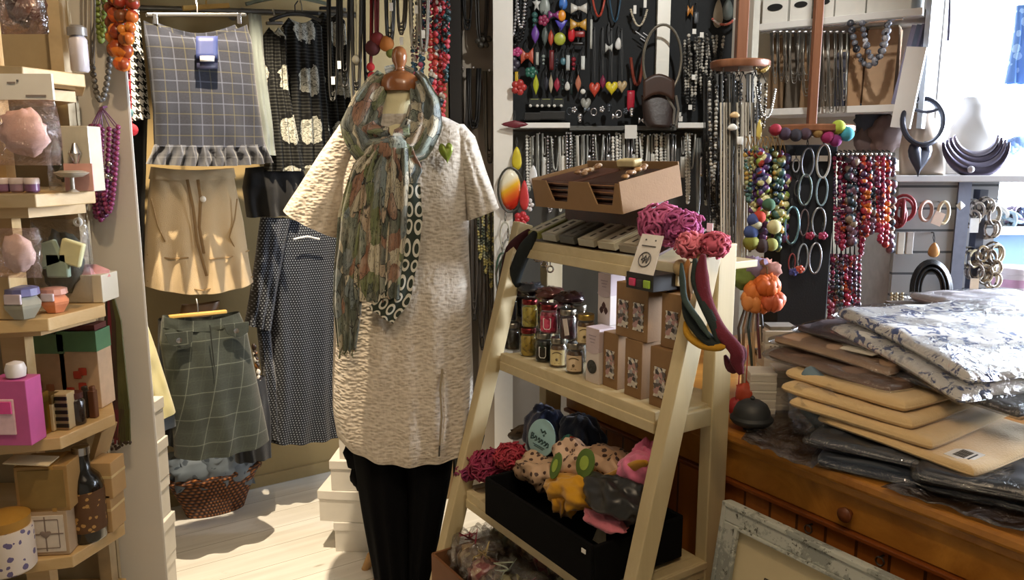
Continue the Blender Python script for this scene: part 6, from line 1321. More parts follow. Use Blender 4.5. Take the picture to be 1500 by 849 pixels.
# picture frame leaning on the counter
tl = atLl(1062, 733, .25); FW, FH = .62, tl.z/.985
PMt = LM @ Fr((tl.x+FW/2, .16, 0), 0, -.155)
t = thing('picture_frame', 'distressed grey picture frame with cream mount leaning on the counter', 'picture', PMt @ Vector((0, 0, 0)))
b = MB(PMt); e = .045
for c, d in (((0, 0, FH-e/2), (FW, .024, e)), ((0, 0, e/2), (FW, .024, e)), ((-FW/2+e/2, 0, FH/2), (e, .024, FH-2*e)), ((FW/2-e/2, 0, FH/2), (e, .024, FH-2*e))): b.box(c, d)
FRM = m_frame(); obj('moulding', b, FRM, t, smooth=False, bevel=.003)
b = MB(PMt)
for c, d in (((0, -.011, FH-e-.003), (FW-2*e+.01, .012, .008)), ((0, -.011, e+.003), (FW-2*e+.01, .012, .008)), ((-FW/2+e+.003, -.011, FH/2), (.008, .012, FH-2*e)), ((FW/2-e-.003, -.011, FH/2), (.008, .012, FH-2*e)), ((0, -.011, FH-.006), (FW, .012, .01)), ((-FW/2+.006, -.011, FH/2), (.01, .012, FH))): b.box(c, d)
obj('inner_lip', b, FRM, t, smooth=False, bevel=.002)
b = MB(PMt); b.box((0, .004, FH/2), (FW-2*e, .004, FH-2*e)); mnt = obj('mount', b, P('#cfc09a', .8, 0, .05), t, smooth=False)
b = MB(PMt); g = .085
for c, d in (((0, .001, FH-e-g), (FW-2*e-2*g, .001, .003)), ((-FW/2+e+g, .001, FH/2), (.003, .001, FH-2*e-2*g)), ((FW/2-e-g, .001, FH/2), (.003, .001, FH-2*e-2*g)), ((0, .001, e+g), (FW-2*e-2*g, .001, .003))): b.box(c, d)
obj('mount_line', b, P('#4a4236', .7), mnt, smooth=False)
b = MB(PMt)
for k in range(16): a = k*PI/8; b.tube([(-.07+.02*math.cos(a), .0, FH-e-g-.06+.02*math.sin(a)), (-.07+.045*math.cos(a+.2), .0, FH-e-g-.07+.04*math.sin(a+.2))], .0008, 4)
b.tube([(-.07, 0, FH-e-g-.1), (-.075, 0, FH-e-g-.2)], .001, 4); obj('drawing', b, P('#8d8468', .8), mnt)
# ================================================================= stack of packed clothes
def pack(name, cx, cy, ang, w, d, z, h, m, label, droop=0, film=None, seed=0, cat='clothing', lift=0, round_=6, wr=.008, nu=44):
    cx += .085; cy -= .02
    M = Fr((cx, cy, z), ang); t = thing(name, label, cat, M @ Vector((w/2, d/2, 0)))
    def surf_(hh, ex, top, e2):
        def fn(u, v):
            u = .5-.5*math.cos(PI*u); v = .5-.5*math.cos(PI*v); a_, b_ = 2*u-1, 2*v-1
            x = w/2+(w/2+ex)*a_*(1-.035*b_**8); y = d/2+(d/2+ex)*b_*(1-.035*a_**8)
            dd = min(1, min(min(u, 1-u)*(w+2*ex), min(v, 1-v)*(d+2*ex))/(hh*.75)); pf = math.sqrt(max(0, 1-(1-dd)**2))
            zz = (hh*.5+hh*.5*pf if top else hh*.5-hh*.5*pf)
            zz += -droop*(1-v)**2*(1-.3*u)+lift*v+(wr*pf*nz((u*4, v*4, seed+e2), 1.3) if top else 0)
            return M @ Vector((x, y, zz))
        return fn
    def closed(hh, ex, m_, nm, e2, z0=0):
        b = MB(); fa, fb = surf_(hh, ex, True, e2), surf_(hh, ex, False, e2); n = nu
        vs = [fa(i/n, j/n)+Vector((0, 0, z0)) for j in range(n+1) for i in range(n+1)]+[fb(i/n, j/n)+Vector((0, 0, z0)) for j in range(n+1) for i in range(n+1)]
        k = (n+1)*(n+1); W = n+1; fs = []
        for j in range(n):
            for i in range(n):
                a = j*W+i; fs.append((a, a+1, a+W+1, a+W)); fs.append((k+a+W, k+a+W+1, k+a+1, k+a))
        for i in range(n): fs += [(i, k+i, k+i+1, i+1), (n*W+i+1, k+n*W+i+1, k+n*W+i, n*W+i), (i*W+W, k+i*W+W, k+i*W, i*W), (i*W+n, k+i*W+n, k+i*W+W+n, i*W+W+n)]
        b.add(vs, fs); return obj(nm, b, m_, t, smooth=2)
    closed(h*.9, 0, m, 'folded_garment', 0, h*.04)
    if film: closed(h*1.06, .012, film, 'plastic_sleeve', 5, -.001)
    return t, M
BKP = P('#23252b', .4, 0, .3, 14); DN = cloth('#25303f', .3, 300, .35)
FCLEAR = m_film('garment_bag_film', '#f4f5f7', .07, .5, 14, .6, .06)
c1 = atz(1150, 655, ZC); 
A1 = math.radians(-38)
pack('packed_garment', .56, 1.62, A1+.02, .62, .34, ZC, .028, DN, 'dark navy garment in clear bag at the very bottom of the stack', film=FCLEAR, seed=1)
pack('packed_garment', .70, 1.47, A1+.10, .5, .34, ZC+.03, .028, BKP, 'black garment in clear bag near the bottom right of the stack', film=FCLEAR, seed=2)
pack('packed_garment', .56, 1.67, A1-.02, .50, .30, ZC+.03, .026, P('#3a3f47', .5, 0, .3, 14), 'slate grey garment in clear bag under the cream towels', film=FCLEAR, seed=3)
CREAMT = P('#d6b98a', .95, 0, .1, 25, .35, 220, 0, .2, .3)
zt_ = ZC+.06
AN = RA
tw4 = [(.795, 1.43, -.02, .36, .36, .022, .012, 0), (.755, 1.51, .05, .43, .34, .027, .006, 1), (.735, 1.555, .02, .46, .33, .028, .004, 2), (.735, 1.59, -.04, .45, .32, .028, .002, 3)]
nm4 = ('lowest cream towel with a barcode label, corner nearest the viewer', 'cream towel second from the bottom of the cream pile', 'cream towel third from the bottom of the cream pile', 'uppermost cream towel of the cream pile')
for k, (x, y, da, w_, d_, h_, dr, s_) in enumerate(tw4):
    t, M = pack('folded_towel', x, y, AN+da, w_, d_, zt_, h_, CREAMT, nm4[k], droop=dr, seed=10+k, cat='towel', round_=14, wr=.004)
    if k == 0:
        pz = h_*.93-dr*.75; LB = M @ Fr((.062, .055, pz), .05, .06)
        b = MB(LB); b.box((0, 0, .001), (.07, .048, .0016)); l = obj('barcode_label', b, P('#dedbd6', .5), t, smooth=False)
        b = MB(LB)
        for i in range(9): b.box((-.020+.005*i, .002, .0022), (.0016 if i % 3 else .0026, .022, .0008))
        b.box((0, -.016, .0022), (.04, .003, .0008)); obj('barcode', b, P('#2b2b2b', .6), l, smooth=False)
    zt_ += h_*.88
TAUPE = P('#7d6455', .7, 0, .25, 12, .2, 120)
pack('packed_garment', .735, 1.66, AN-.02, .40, .34, zt_+.002, .024, TAUPE, 'taupe brown garment in plastic above the cream towels', droop=.012, film=FCLEAR, seed=21); 
pack('packed_garment', .93, 1.52, AN+.0, .36, .36, zt_+.004, .026, P('#2e2b2e', .5, 0, .3, 14), 'dark charcoal garment in plastic on the right of the cream towels', droop=.02, film=FCLEAR, seed=22)
zt_ += .03
t, M = pack('packed_garment', .76, 1.72, AN+.02, .40, .32, zt_+.002, .022, P('#a88a70', .7, 0, .2, 12, .2, 120), 'light brown garment with pale strip label above the taupe one', droop=.02, film=FCLEAR, seed=23)
b = MB(M); b.box((.06, .12, .017), (.045, .11, .002)); obj('strip_label', b, P('#d8d2c6', .6), t, smooth=False)
b = MB(M); b.box((.12, .03, .012), (.03, .03, .002)); obj('paper_tag', b, P('#c9a99c', .6), t, smooth=False)
t, M = pack('packed_garment', .80, 1.80, AN+.04, .38, .26, zt_+.026, .02, P('#4a3d42', .7, 0, .25, 12), 'plum grey garment directly under the floral garments', droop=.02, film=FCLEAR, seed=24)
FLOR = m_floral()
pack('packed_garment', .835, 1.57, math.radians(17), .52, .42, zt_+.02, .03, FLOR, 'blue and white floral garment in shiny plastic, second from the top', droop=.055, film=FILM, seed=25, lift=.01)
pack('packed_garment', .865, 1.60, math.radians(15), .50, .44, zt_+.048, .03, FLOR, 'blue and white floral garment in shiny plastic on top of the stack', droop=.05, film=FILM, seed=26, lift=.012)
pack('packed_garment', 1.12, 1.98, math.radians(10), .34, .3, zt_+.06, .03, P('#b9b3b9', .6, 0, .25, 20), 'grey lilac printed garment behind the top floral garment', film=FILM, seed=27)
b = MB(Fr((1.12, 1.98, ZC), math.radians(10))); b.box((.17, .15, (zt_+.06-ZC)/2), (.3, .26, zt_+.058-ZC)); single('storage_box', b, P('#6a625c', .6), 'grey storage box carrying the grey lilac garment', 'box', smooth=False)
# loose clear plastic, blue roll
b = MB(); b.blob(Vector((.74, 1.80, ZC+.07)), (.075, .10, .07), 30, 20, .6, 3.2, 9); single('clear_bag', b, FILM, 'crumpled clear plastic bag between white cartons and towels', 'bag', smooth=2)
q = atz(1200, 560, .86); b = MB()
for i in range(3): b.tube([Vector((.72+.012*i, 1.74+.012*i, ZC+.05+.035*i)), Vector((.705, 1.80, ZC+.07+.04*i)), Vector((.74, 1.86, ZC+.06+.04*i))], .02, 10)
single('rolled_garment', b, P('#6d8494', .5, 0, .3, 20), 'pale blue rolled cloth edge at the left of the cream towels', 'clothing', smooth=2)
def sheet(name, pts, m, label):
    b = MB(); b.grid(lambda u, v: atz(lerp(lerp(*[p[0] for p in pts[:2]], u), lerp(*[p[0] for p in pts[3:1:-1]], u), v), lerp(lerp(*[p[1] for p in pts[:2]], u), lerp(*[p[1] for p in pts[3:1:-1]], u), v), ZC+.006)+Vector((0, 0, .016*abs(nz((u*3, v*3, 5), 1.5)))), 24, 16); return single(name, b, m, label, 'bag', smooth=2, solid=.001)
sheet('clear_bag', [(1085, 645), (1190, 690), (1250, 620), (1140, 580)], FILMD, 'flat clear plastic bag end lying on the counter edge')
sheet('clear_bag', [(1290, 715), (1520, 790), (1560, 700), (1400, 680)], FILMD, 'clear plastic bag end overhanging the counter front at right')
# black rubber dome
q = atz(1100, 628, ZC); t = thing('bell_dome', 'black domed rubber bell with flat brim on the counter corner', 'bell', q)
k = 1.8/1150
b = MB(); b.lathe([(12*k, 0), (13*k, 7*k), (28*k, 10*k), (33*k, 16*k), (33*k, 19*k), (29*k, 23*k)], 32, q); obj('brim', b, P('#26282a', .55, 0, .15), t)
b = MB(); b.lathe([(29*k, 22*k), (28*k, 30*k), (23*k, 40*k), (14*k, 46*k), (3*k, 48*k)], 32, q); obj('dome', b, P('#2c2e30', .5, 0, .15), t)
b = MB(); b.lathe([(3*k, 48*k), (4*k, 51*k), (1*k, 54*k)], 14, q); obj('tip', b, P('#26282a', .5), t)
# white cartons on the counter behind
def wcarton(px, py, Y, z, w, d, h, label, mark=None):
    p = at(px, py, Y); M = Fr((p.x, Y+d/2, z), -.06); t = thing('white_carton', label, 'box', M @ Vector((0, 0, 0)), 'white cartons on the counter')
    b = MB(M); b.box((0, 0, h*.35), (w*.98, d*.98, h*.7)); obj('carton_body', b, P('#d3cdc2', .6, 0, .06), t, smooth=False, bevel=.0015)
    b = MB(M); b.box((0, 0, h*.82), (w, d, h*.34)); l = obj('lid', b, P('#dcd7cd', .6, 0, .06), t, smooth=False, bevel=.0015)
    if mark == 'dots':
        b = MB(M)
        for i in range(5): b.box((-w*.3+w*.15*i, -d*.5-.001, h*.8), (w*.06, .001, h*.12))
        obj('lid_print', b, P('#8a857c', .6), l, smooth=False)
    if mark == 'red': b = MB(M); b.box((w*.1, -d*.1, h+.0008), (w*.5, d*.3, .001)); obj('red_print', b, P('#a84038', .6), l, smooth=False)
z = ZC
for k in range(5): wcarton(1118, 600, 1.93, z, .068, .075, .0225, 'white carton in the front left stack behind the black dome, %s from the counter' % ORD[k]); z += .023
z = ZC
for k in range(5): wcarton(1160, 600, 1.96, z, .082, .075, .0225, 'white carton in the front right stack, %s from the counter' % ORD[k]); z += .023
z = ZC
for k in range(5): wcarton(1142, 530, 2.12, z, .082, .08, .036, 'white carton in the rear left stack, %s from the bottom' % ORD[k], 'dots' if k == 3 else None); z += .0365
b = MB(); b.box((at(1142, 480, 2.16).x, 2.16, z+.005), (.072, .06, .010)); single('flat_carton', b, P('#8d8a80', .5), 'flat grey green carton topping the rear left stack', 'box', smooth=False)
z = ZC
for k in range(4): wcarton(1182, 530, 2.13, z, .078, .08, .036, 'white carton in the rear right stack, %s from the bottom' % ORD[k], 'red' if k == 3 else None); z += .0365
# ================================================================= turned posts with hanging jewellery
def post(px, pyd, Y, rpx, label, z_top=ZT, zlow=None, sw=.022):
    q = at(px, pyd, Y); r = (at(px+rpx, pyd, Y)-q).length; t = thing('jewellery_post', label, 'post', q)
    b = MB(); b.box((q.x, Y, (q.z+z_top)/2), (sw*1.6, sw*1.6, z_top-q.z)); obj('shaft', b, REDW, t, smooth=False, bevel=.003)
    b = MB(); b.lathe([(r*.3, -.012), (r*.95, -.010), (r, -.004), (r, .010), (r*.96, .014), (r*.2, .016)], 36, q); obj('disc', b, REDW, t)
    for k in range(10):
        a = k*2*PI/10; b = MB(); e = q+Vector((math.cos(a)*r*.85, math.sin(a)*r*.85, -.012)); b.tube([e, e-Vector((0, 0, .014)), e+Vector((math.cos(a)*.01, math.sin(a)*.01, -.012))], .0018, 5); obj('hook', b, DSILV, t)
    return t, q, r
YA = 2.62
t, qa, ra = post(1084, 96, YA, 43, 'brown wooden hanging post with round disc nearest the black board')
b = MB(); 
for k in range(9):
    px = 1044+k*9; Y = YA-.07+.03*(k % 3)
    if k in (1, 3, 6): bundle(px-4, px+5, 108, 215+R.uniform(-25, 60), Y, 3, ['#1a1a1b', '#3a3936'], .003, 'dark cord hank on the disc post, %s from the left' % ORD[k], group='hanks on the disc post')
    else: necklace('bead_necklace', px-5, px+6, 120, 190+R.uniform(-25, 100), Y, m_tri('metal_glass_bead_mix_%d' % (k % 3), [['#8f8c85', '#2e2e30', '#c9c5bb'], ['#5a5f66', '#1c1c1e', '#a9a49a'], ['#7a6a50', '#3a342c', '#b5aa92']][k % 3], 60, .25), .0062, 'glass and metal bead necklace on the disc post, %s from the left' % ORD[k], 'necklaces on the disc post', top=(px, 106), var=.25)
for k in range(7):
    px = 1058+k*8; b = MB(); y1 = 330+R.uniform(0, 90); b.tube(ushape(px-2, px+3, 150, y1, YA-.1-.01*(k % 2), 16, 6), .0032, 5); single('cord_necklace', b, P(['#cfc8b8', '#8f887a', '#4a463f', '#b5ad9c'][k % 4], .5), 'long pale or grey cord loop below the disc post, %s from the left' % ORD[k], 'necklace', 'long loops below the disc post')
necklace('bead_necklace', 1108, 1136, 128, 172, YA-.05, metal('#c9c7c2', .2), .0045, 'silver ring necklace hanging right under the disc edge', gap=1.6)
necklace('bead_necklace', 1104, 1126, 96, 104, YA-.06, m_tri('gold_bead_mix', ['#a38a4a', '#6b5a34'], 60, .3), .007, 'gold bead bracelet on the right rim of the disc')
for k, (px, py, w_, h_, c, lb) in enumerate(((1076, 168, 14, 9, '#c9a878', 'tan shell pendant under the disc post'), (1073, 186, 14, 10, '#d9d6cc', 'white shell pendant below the tan one'), (1084, 206, 9, 12, '#e2e0da', 'white tag shaped pendant on the long loops'), (1112, 190, 8, 30, '#c9b25a', 'brass drop pendant right of the disc post'))): pend('drop' if k != 2 else 'bar', px, py, w_, h_, c, lb, YA-.12, top=110)
# second post with bead strands
YB2 = 2.50
t, qb, rb_ = post(1188, 190, YB2, 60, 'brown wooden post with a wide disc carrying coloured bead strands', z_top=at(1190, 40, YB2).z+.35, sw=.016)
for k, (px, py, r, c, lb) in enumerate(((1228, 186, .021, '#9aa83a', 'lime green felt ball on the wide disc'), (1240, 196, .022, '#3a8a9a', 'turquoise felt ball on the wide disc'), (1212, 200, .02, '#8a1f52', 'magenta felt ball on the wide disc'), (1224, 206, .018, '#6f1f5a', 'purple felt ball below the magenta one'), (1136, 190, .018, '#8a1f30', 'dark red felt ball on the left of the wide disc'), (1150, 196, .019, '#3a2a3a', 'dark plum felt ball beside the dark red one'), (1166, 198, .019, '#2e2a33', 'charcoal felt ball on the wide disc'), (1180, 196, .018, '#43303a', 'brown plum felt ball at the middle of the wide disc'), (1198, 194, .016, '#8a6a3a', 'ochre felt ball on the wide disc'))):
    b = MB(); b.ball(at(px, py, YB2-.11), r, 14, 9); single('felt_ball', b, P(c, .9, 0, .25), lb, 'ornament')
STR = [m_tri('bead_strand_mix_%d' % i, c, 45, .35) for i, c in enumerate((['#6a6a3a', '#3a5a52', '#8a8a5a', '#2a3a4a', '#a3823a'], ['#a33a2a', '#5a3a6a', '#c9c48f', '#3a3a5a', '#7a8a3a'], ['#8a1f3a', '#a32a4a', '#5a1f3f', '#b5502a'], ['#b5401f', '#8a1f2f', '#c9702a', '#4a2a4a', '#a32a3a'], ['#5a2a4a', '#8a2a4a', '#3a2a3f', '#9a4a5a'], ['#3a3a4a', '#6a4a5a', '#2a3a44', '#8a7a6a']))]
for k in range(8):      # left group: green and multicolour
    px = 1096+k*7.2; y1 = 330+R.uniform(-50, 45); r = (.007, .0095, .0125, .015)[k % 4]
    necklace('bead_necklace', px-4, px+5, 222+R.uniform(-6, 6), y1, YB2-.08+.022*(k % 3), STR[k % 2], r, 'green and multicolour bead strand left of the black earring stand, %s from the left' % ORD[k], 'multicolour strands left of the earring stand', top=(px, 202), cord=P('#8a6a3a', .6), var=.3)
for k, (px, py, r, c, lb) in enumerate(((1100, 340, .022, '#3a4a7a', 'blue felt ball low on the green strands'), (1112, 318, .02, '#a8331f', 'red felt ball in the middle of the green strands'), (1104, 322, .02, '#3f4a7a', 'violet blue felt ball beside the red one'), (1107, 328, .019, '#b5b59a', 'cream felt ball below the red one'), (1134, 332, .022, '#b9b483', 'pale cream felt ball by the earring stand'), (1100, 355, .024, '#7a7a2f', 'olive felt ball on the lowest green strand'), (1116, 360, .022, '#3a2a2a', 'dark brown felt ball lowest on the green strands'), (1130, 358, .02, '#8a8a4a', 'moss felt ball beside the black earring stand'), (1126, 300, .02, '#3a5a3f', 'dark green felt ball on the green strands'))):
    b = MB(); b.ball(at(px, py, YB2-.12), r, 14, 9); single('felt_ball', b, P(c, .9, 0, .25), lb, 'ornament')
for k in range(12):     # right group: reds
    px = 1226+k*7.0; y1 = 355+R.uniform(-20, 25); r = (.0065, .008, .0105, .0125)[k % 4]
    necklace('bead_necklace', px-4, px+5, 232, y1, YB2-.06+.025*(k % 3), STR[(4, 2, 3, 5)[k % 4]], r, 'red and violet bead strand right of the black earring stand, %s from the left' % ORD[k], 'red strands right of the earring stand', top=(px, 222), var=.3)
for k in range(7):
    px = 1216+k*6.5; necklace('bead_necklace', px-4, px+4, 375, 470+R.uniform(-20, 20), YB2-.03+.02*(k % 2), STR[(4, 2, 5)[k % 3]], (.0075, .009)[k % 2], 'plum bead strand hanging low behind the floral garments, %s from the left' % ORD[k], 'plum strands low on the post', top=(px, 230), var=.3)
b = MB(); b.tube([at(1222, 226, YB2-.05), at(1310, 226, YB2-.05)], .007, 8); b.tube([at(1266, 226, YB2-.05), at(1266, 226, YB2+.2)], .006, 8); single('strand_bar', b, DSILV, 'metal bar carrying the red bead strands', 'rail')
for k in range(12): b = MB(); b.ball(at(1227+k*7, 226, YB2-.07), .0055, 8, 6); single('peg_tip', b, SILV, 'silver peg tip above the red bead strands, %s from the left' % ORD[k], 'peg', 'peg tips above the red strands')
# black earring stand
YE = 2.44; q0, q1 = at(1152, 212, YE), at(1228, 212, YE); zb_ = ZC
t = thing('earring_stand', 'tall black felt column of hoop earrings on the counter', 'stand', ((q0.x+q1.x)/2, YE+.06, zb_))
cx_ = (q0.x+q1.x)/2; w_ = q1.x-q0.x; hz = q0.z-zb_
b = MB(); b.box((cx_, YE+.08, zb_+hz/2), (w_, .16, hz)); obj('column', b, P('#0d0e12', .85, 0, .15, 40, .1, 200), t, smooth=False, bevel=.004)
b = MB(); b.box((cx_, YE+.08, zb_+.006), (w_*1.15, .19, .012)); obj('base', b, BLK, t, smooth=False)
HO = [(1183, 238, 11, 26, '#8f9096', 'thin steel'), (1206, 236, 12, 30, '#a3a09a', 'silver'), (1179, 278, 12, 28, '#7f8c8a', 'grey green'), (1204, 280, 10, 26, '#7a8f96', 'blue grey'), (1160, 330, 13, 34, '#7fa0aa', 'pale blue'), (1178, 326, 8, 24, '#5a4a4a', 'dark copper'), (1199, 325, 12, 26, '#9a9a9a', 'plain silver'), (1176, 378, 9, 26, '#8a9096', 'slim silver'), (1194, 378, 11, 28, '#b9b9bd', 'bright silver'), (1160, 384, 6, 16, '#8a3a3a', 'red'), (1168, 276, 5, 14, '#6a6a70', 'small grey'), (1166, 242, 6, 12, '#8a8a90', 'tiny grey')]
for k, (px, py, w2, h2, c, nm) in enumerate(HO):
    pend('ring', px, py, w2*1.6, h2*1.6, c if k % 2 else metal(c, .3), nm+' hoop earring on the black column, ' + ('top row' if py < 250 else 'second row' if py < 300 else 'third row' if py < 350 else 'bottom row'), YE-.012, name='hoop_earring', cat='earring')
for k, (px, py) in enumerate(((1166, 232), (1206, 232), (1166, 396))): b = MB(); b.box(at(px, py, YE-.008), (.026, .003, .017)); single('price_label', b, WHT, ('white price label at the top left of the black column', 'white price label at the top right of the black column', 'white price label low on the black column')[k], 'label', smooth=False)
for k, (px, py, c) in enumerate(((1186, 345, '#8a1f3a'), (1205, 345, '#9a2f52'), (1171, 394, '#b5503a'), (1162, 398, '#3a3f7a'))): pend('petals', px, py, 14, 10, c, ('crimson blossom earring on the black column', 'pink blossom earring on the black column', 'coral blossom earring on the black column', 'navy blossom earring on the black column')[k], YE-.02, name='flower_earring', cat='earring')
# orange lampion flowers in front
fc_ = at(1112, 432, 2.15)
for k, (px, py, c, lb) in enumerate(((1108, 425, '#d97a35', 'upper left'), (1124, 418, '#d0662a', 'upper right'), (1116, 442, '#d8723a', 'lower middle'), (1132, 440, '#c9603a', 'lower right'), (1103, 440, '#d98a4a', 'lower left'))):
    q = at(px, py, 2.15-.02*(k % 2)); t = thing('paper_flower', 'orange paper lantern flower beside the stand, %s of the bunch' % lb, 'flower', q, 'orange lantern flowers')
    b = MB()
    for s in range(5):
        a = s*2*PI/5; b.blob(q+Vector((math.cos(a)*.014, math.sin(a)*.008, .006*math.sin(a))), (.022, .02, .026), 12, 8, .3, 3, s+k)
    obj('petals', b, P(c, .5, 0, .2, 30), t, smooth=2)
    b = MB(); b.tube([q, q+Vector((0, .01, .05)), at(1110, 385, 2.17)], .002, 5); obj('stem', b, P('#6a5a3a', .7), t)
for k, (px, py, c, lb) in enumerate(((1090, 405, '#6a7a3a', 'olive green felt leaf bunch by the rear leg of the stand'), (1104, 395, '#7a6a80', 'mauve grey felt leaf bunch above the orange flowers'), (1122, 398, '#8a5a4a', 'rust felt leaf bunch above the orange flowers'))):
    b = MB(); b.blob(at(px, py, 2.18), (.04, .03, .035), 18, 12, .5, 4, k+3); single('felt_leaf_bunch', b, P(c, .9, 0, .3), lb, 'ornament', smooth=2)
for k in range(6):
    px = 1082+k*7; b = MB(); b.tube([at(1098+k*3, 430, 2.2), at(px, 480, 2.16), at(px+R.uniform(-6, 10), 540+R.uniform(-20, 30), 2.14)], .004, 6); single('dried_twig', b, P(['#4a3a2a', '#8a6a4a', '#2f3a34', '#b59a78', '#5a2a2f', '#3a3a3a'][k], .7), 'dried stem or cord hanging under the orange flowers, %s from the left' % ORD[k], 'stem', 'stems under the orange flowers')
b = MB(); q = at(1083, 532, 1.98); b.box(q, (.018, .002, .024)); b.tube([q+Vector((0, 0, .012)), q+Vector((0, 0, .04))], .001, 4); single('price_tag', b, WHT, 'white shield price tag beside the rear leg of the stand', 'tag', smooth=False)
for k, (px, py, c, lb) in enumerate(((1092, 575, '#b0452a', 'orange red paper flower hanging behind the black dome'), (1080, 596, '#a32a2f', 'red paper flower hanging left of the black dome'))):
    b = MB(); b.blob(at(px, py, 1.95), (.026, .022, .026), 16, 10, .4, 4, k); b.tube([at(px, py, 1.95), at(px+4, py-70, 1.97)], .0015, 4); single('paper_flower', b, P(c, .6, 0, .25), lb, 'flower', smooth=2)
# ================================================================= white shelves with kraft boards
zs1 = at(1115, 35, 3.0).z; zs2 = at(1110, 160, 3.0).z
SHW = P('#e0ddd8', .5, 0, .04)
for k, (z, nm) in enumerate(((zs1, 'white wall shelf high at the right, carrying white boxes'), (zs2, 'lower white wall shelf at the right, carrying brown boards'))):
    b = MB(SM); b.box((SLEN/2, .135, z-.012), (SLEN, .27, .024)); t = single('wall_shelf', b, SHW, nm, 'shelf', smooth=False, bevel=.002)
b = MB(SM); b.box((SLEN+.012, .13, (zs1+zs2)/2+.12), (.016, .2, zs1-zs2+.4)); single('end_board', b, P('#b9bec8', .6), 'pale board closing the window end of the white shelves', 'board', smooth=False)
for k, (px0, px1, hole) in enumerate(((1118, 1155, 1), (1158, 1190, 1), (1192, 1222, 1), (1224, 1268, 0), (1270, 1335, 0))):
    a_, c_ = SI @ atS(px0, 20, .03), SI @ atS(px1, 20, .03); w_ = c_.x-a_.x; M = SM @ Fr(((a_.x+c_.x)/2, .12, zs1), 0)
    t = thing('white_box', 'white box on the high shelf, %s from the left' % ORD[k], 'box', M @ Vector((0, 0, 0)), 'white boxes on the high shelf'); b = MB(M); b.box((0, 0, .10), (w_, .2, .2)); obj('box_body', b, P('#dedbd3', .6, 0, .05), t, smooth=False, bevel=.002)
    if hole: b = MB(M); b.lathe([(w_*.3, 0), (w_*.3, .003)], 20, (0, -.1, .055), Matrix.Rotation(PI/2, 4, 'X'), 1, .45); obj('finger_hole', b, BLK, t)
    else: b = MB(M); b.box((0, 0, .19), (w_*1.01, .204, .03)); obj('lid', b, P('#e6e4de', .6, 0, .05), t, smooth=False)
KBS = [(1124, 1148, '#8a6f52'), (1150, 1172, '#6a5f52'), (1172, 1196, '#a38260'), (1198, 1222, '#7a6a5a'), (1240, 1262, '#b08a66'), (1264, 1310, '#bd9a78'), (1222, 1238, '#4a4a55')]
for k, (px0, px1, c) in enumerate(KBS):
    a_, c_ = SI @ atS(px0, 120, .12), SI @ atS(px1, 120, .12); w_ = c_.x-a_.x; h_ = .27 if k != 6 else .2; M = SM @ Fr(((a_.x+c_.x)/2, .12, zs2), 0, -.06)
    t = thing('box_file', ('brown', 'grey brown', 'tan', 'taupe', 'light tan', 'wide pale tan', 'dark slate')[k]+' board file standing on the lower white shelf', 'box', M @ Vector((0, 0, 0))); b = MB(M); b.box((0, .03, h_/2), (w_*.98, .06, h_)); obj('board', b, P(c, .8, 0, .1), t, smooth=False, bevel=.002)
    b = MB(M); b.box((0, .03, h_+.004), (w_*.9, .05, .01)); obj('top_edge', b, P('#c9b89a', .8), t, smooth=False)
# slanted blue grey binders at the window end
for k in range(4):
    p = SI @ atS(1318+7*k, 150, .1); M = SM @ Fr((min(p.x, SLEN-.03), .1, zs2+.002), 0, 0, .18); b = MB(M); b.box((-.01, .03, .13), (.018, .15, .26)); single('binder', b, P(['#7a7488', '#4a5364', '#5f5a70', '#394252'][k], .5), 'leaning blue grey binder at the window end of the lower shelf, %s from the left' % ORD[k], 'binder', 'leaning binders', smooth=False)
# wire and chain hanks in front of the boards
b = MB(SM); b.tube([(0.02, -.03, zs1-.035), (SLEN-.05, -.03, zs1-.035)], .005, 8); b.tube([(.1, -.03, zs1-.035), (.1, .03, zs1-.02)], .003, 5); b.tube([(SLEN-.2, -.03, zs1-.035), (SLEN-.2, .03, zs1-.02)], .003, 5); single('hook_bar', b, SILV, 'thin hook bar under the high white shelf', 'rail')
def ushS(px0, px1, py0, py1, y, n=18, pw=4): return [atS(px0+(px1-px0)*i/n, py1-(py1-py0)*abs(2*i/n-1)**pw, y) for i in range(n+1)]
WIRE = [metal('#8d8a84', .35), metal('#6b6660', .4), metal('#a9a49b', .3)]
for k in range(12):
    px = 1134+k*9.2; w_ = 8+R.uniform(0, 10); t = thing('wire_necklace', 'grey wire necklace hank under the high white shelf, %s from the left' % ORD[k], 'necklace', atS(px, 45, -.05), 'wire necklaces under the high shelf')
    b = MB()
    for s in range(5): b.tube(ushS(px-w_*.5+s, px+w_*.6-s*.5, 48, 105+R.uniform(0, 60)*(1 if k > 4 else .3), -.045-.008*s), .0018, 4)
    obj('wire_loop', b, WIRE[k % 3], t, smooth=2)
    b = MB(); b.ball(atS(px, 47, -.05), .009, 8, 6, (1, 1, .7)); obj('clasp', b, SILV, t)
for k, (a0, a1, y1, m, lb) in enumerate(((1246, 1300, 96, m_tri('slate_stone_beads', ['#3f4148', '#6a6c74', '#24262c', '#8a8a90'], 40, .3), 'slate stone bead necklace looped in front of the pale boards'), (1263, 1302, 88, m_tri('silver_stone_beads', ['#8a8c94', '#5a5c66', '#b5b5ba'], 40, .3), 'lighter grey stone bead necklace inside the slate one'))):
    t = thing('bead_necklace', lb, 'necklace', atS((a0+a1)/2, 35, -.05)); b = MB(); b.beads(ushS(a0, a1, 34, y1, -.05, 26, 2.4), .011, 1.9, 9, 6, .2); obj('bead_string', b, m, t, smooth=2)
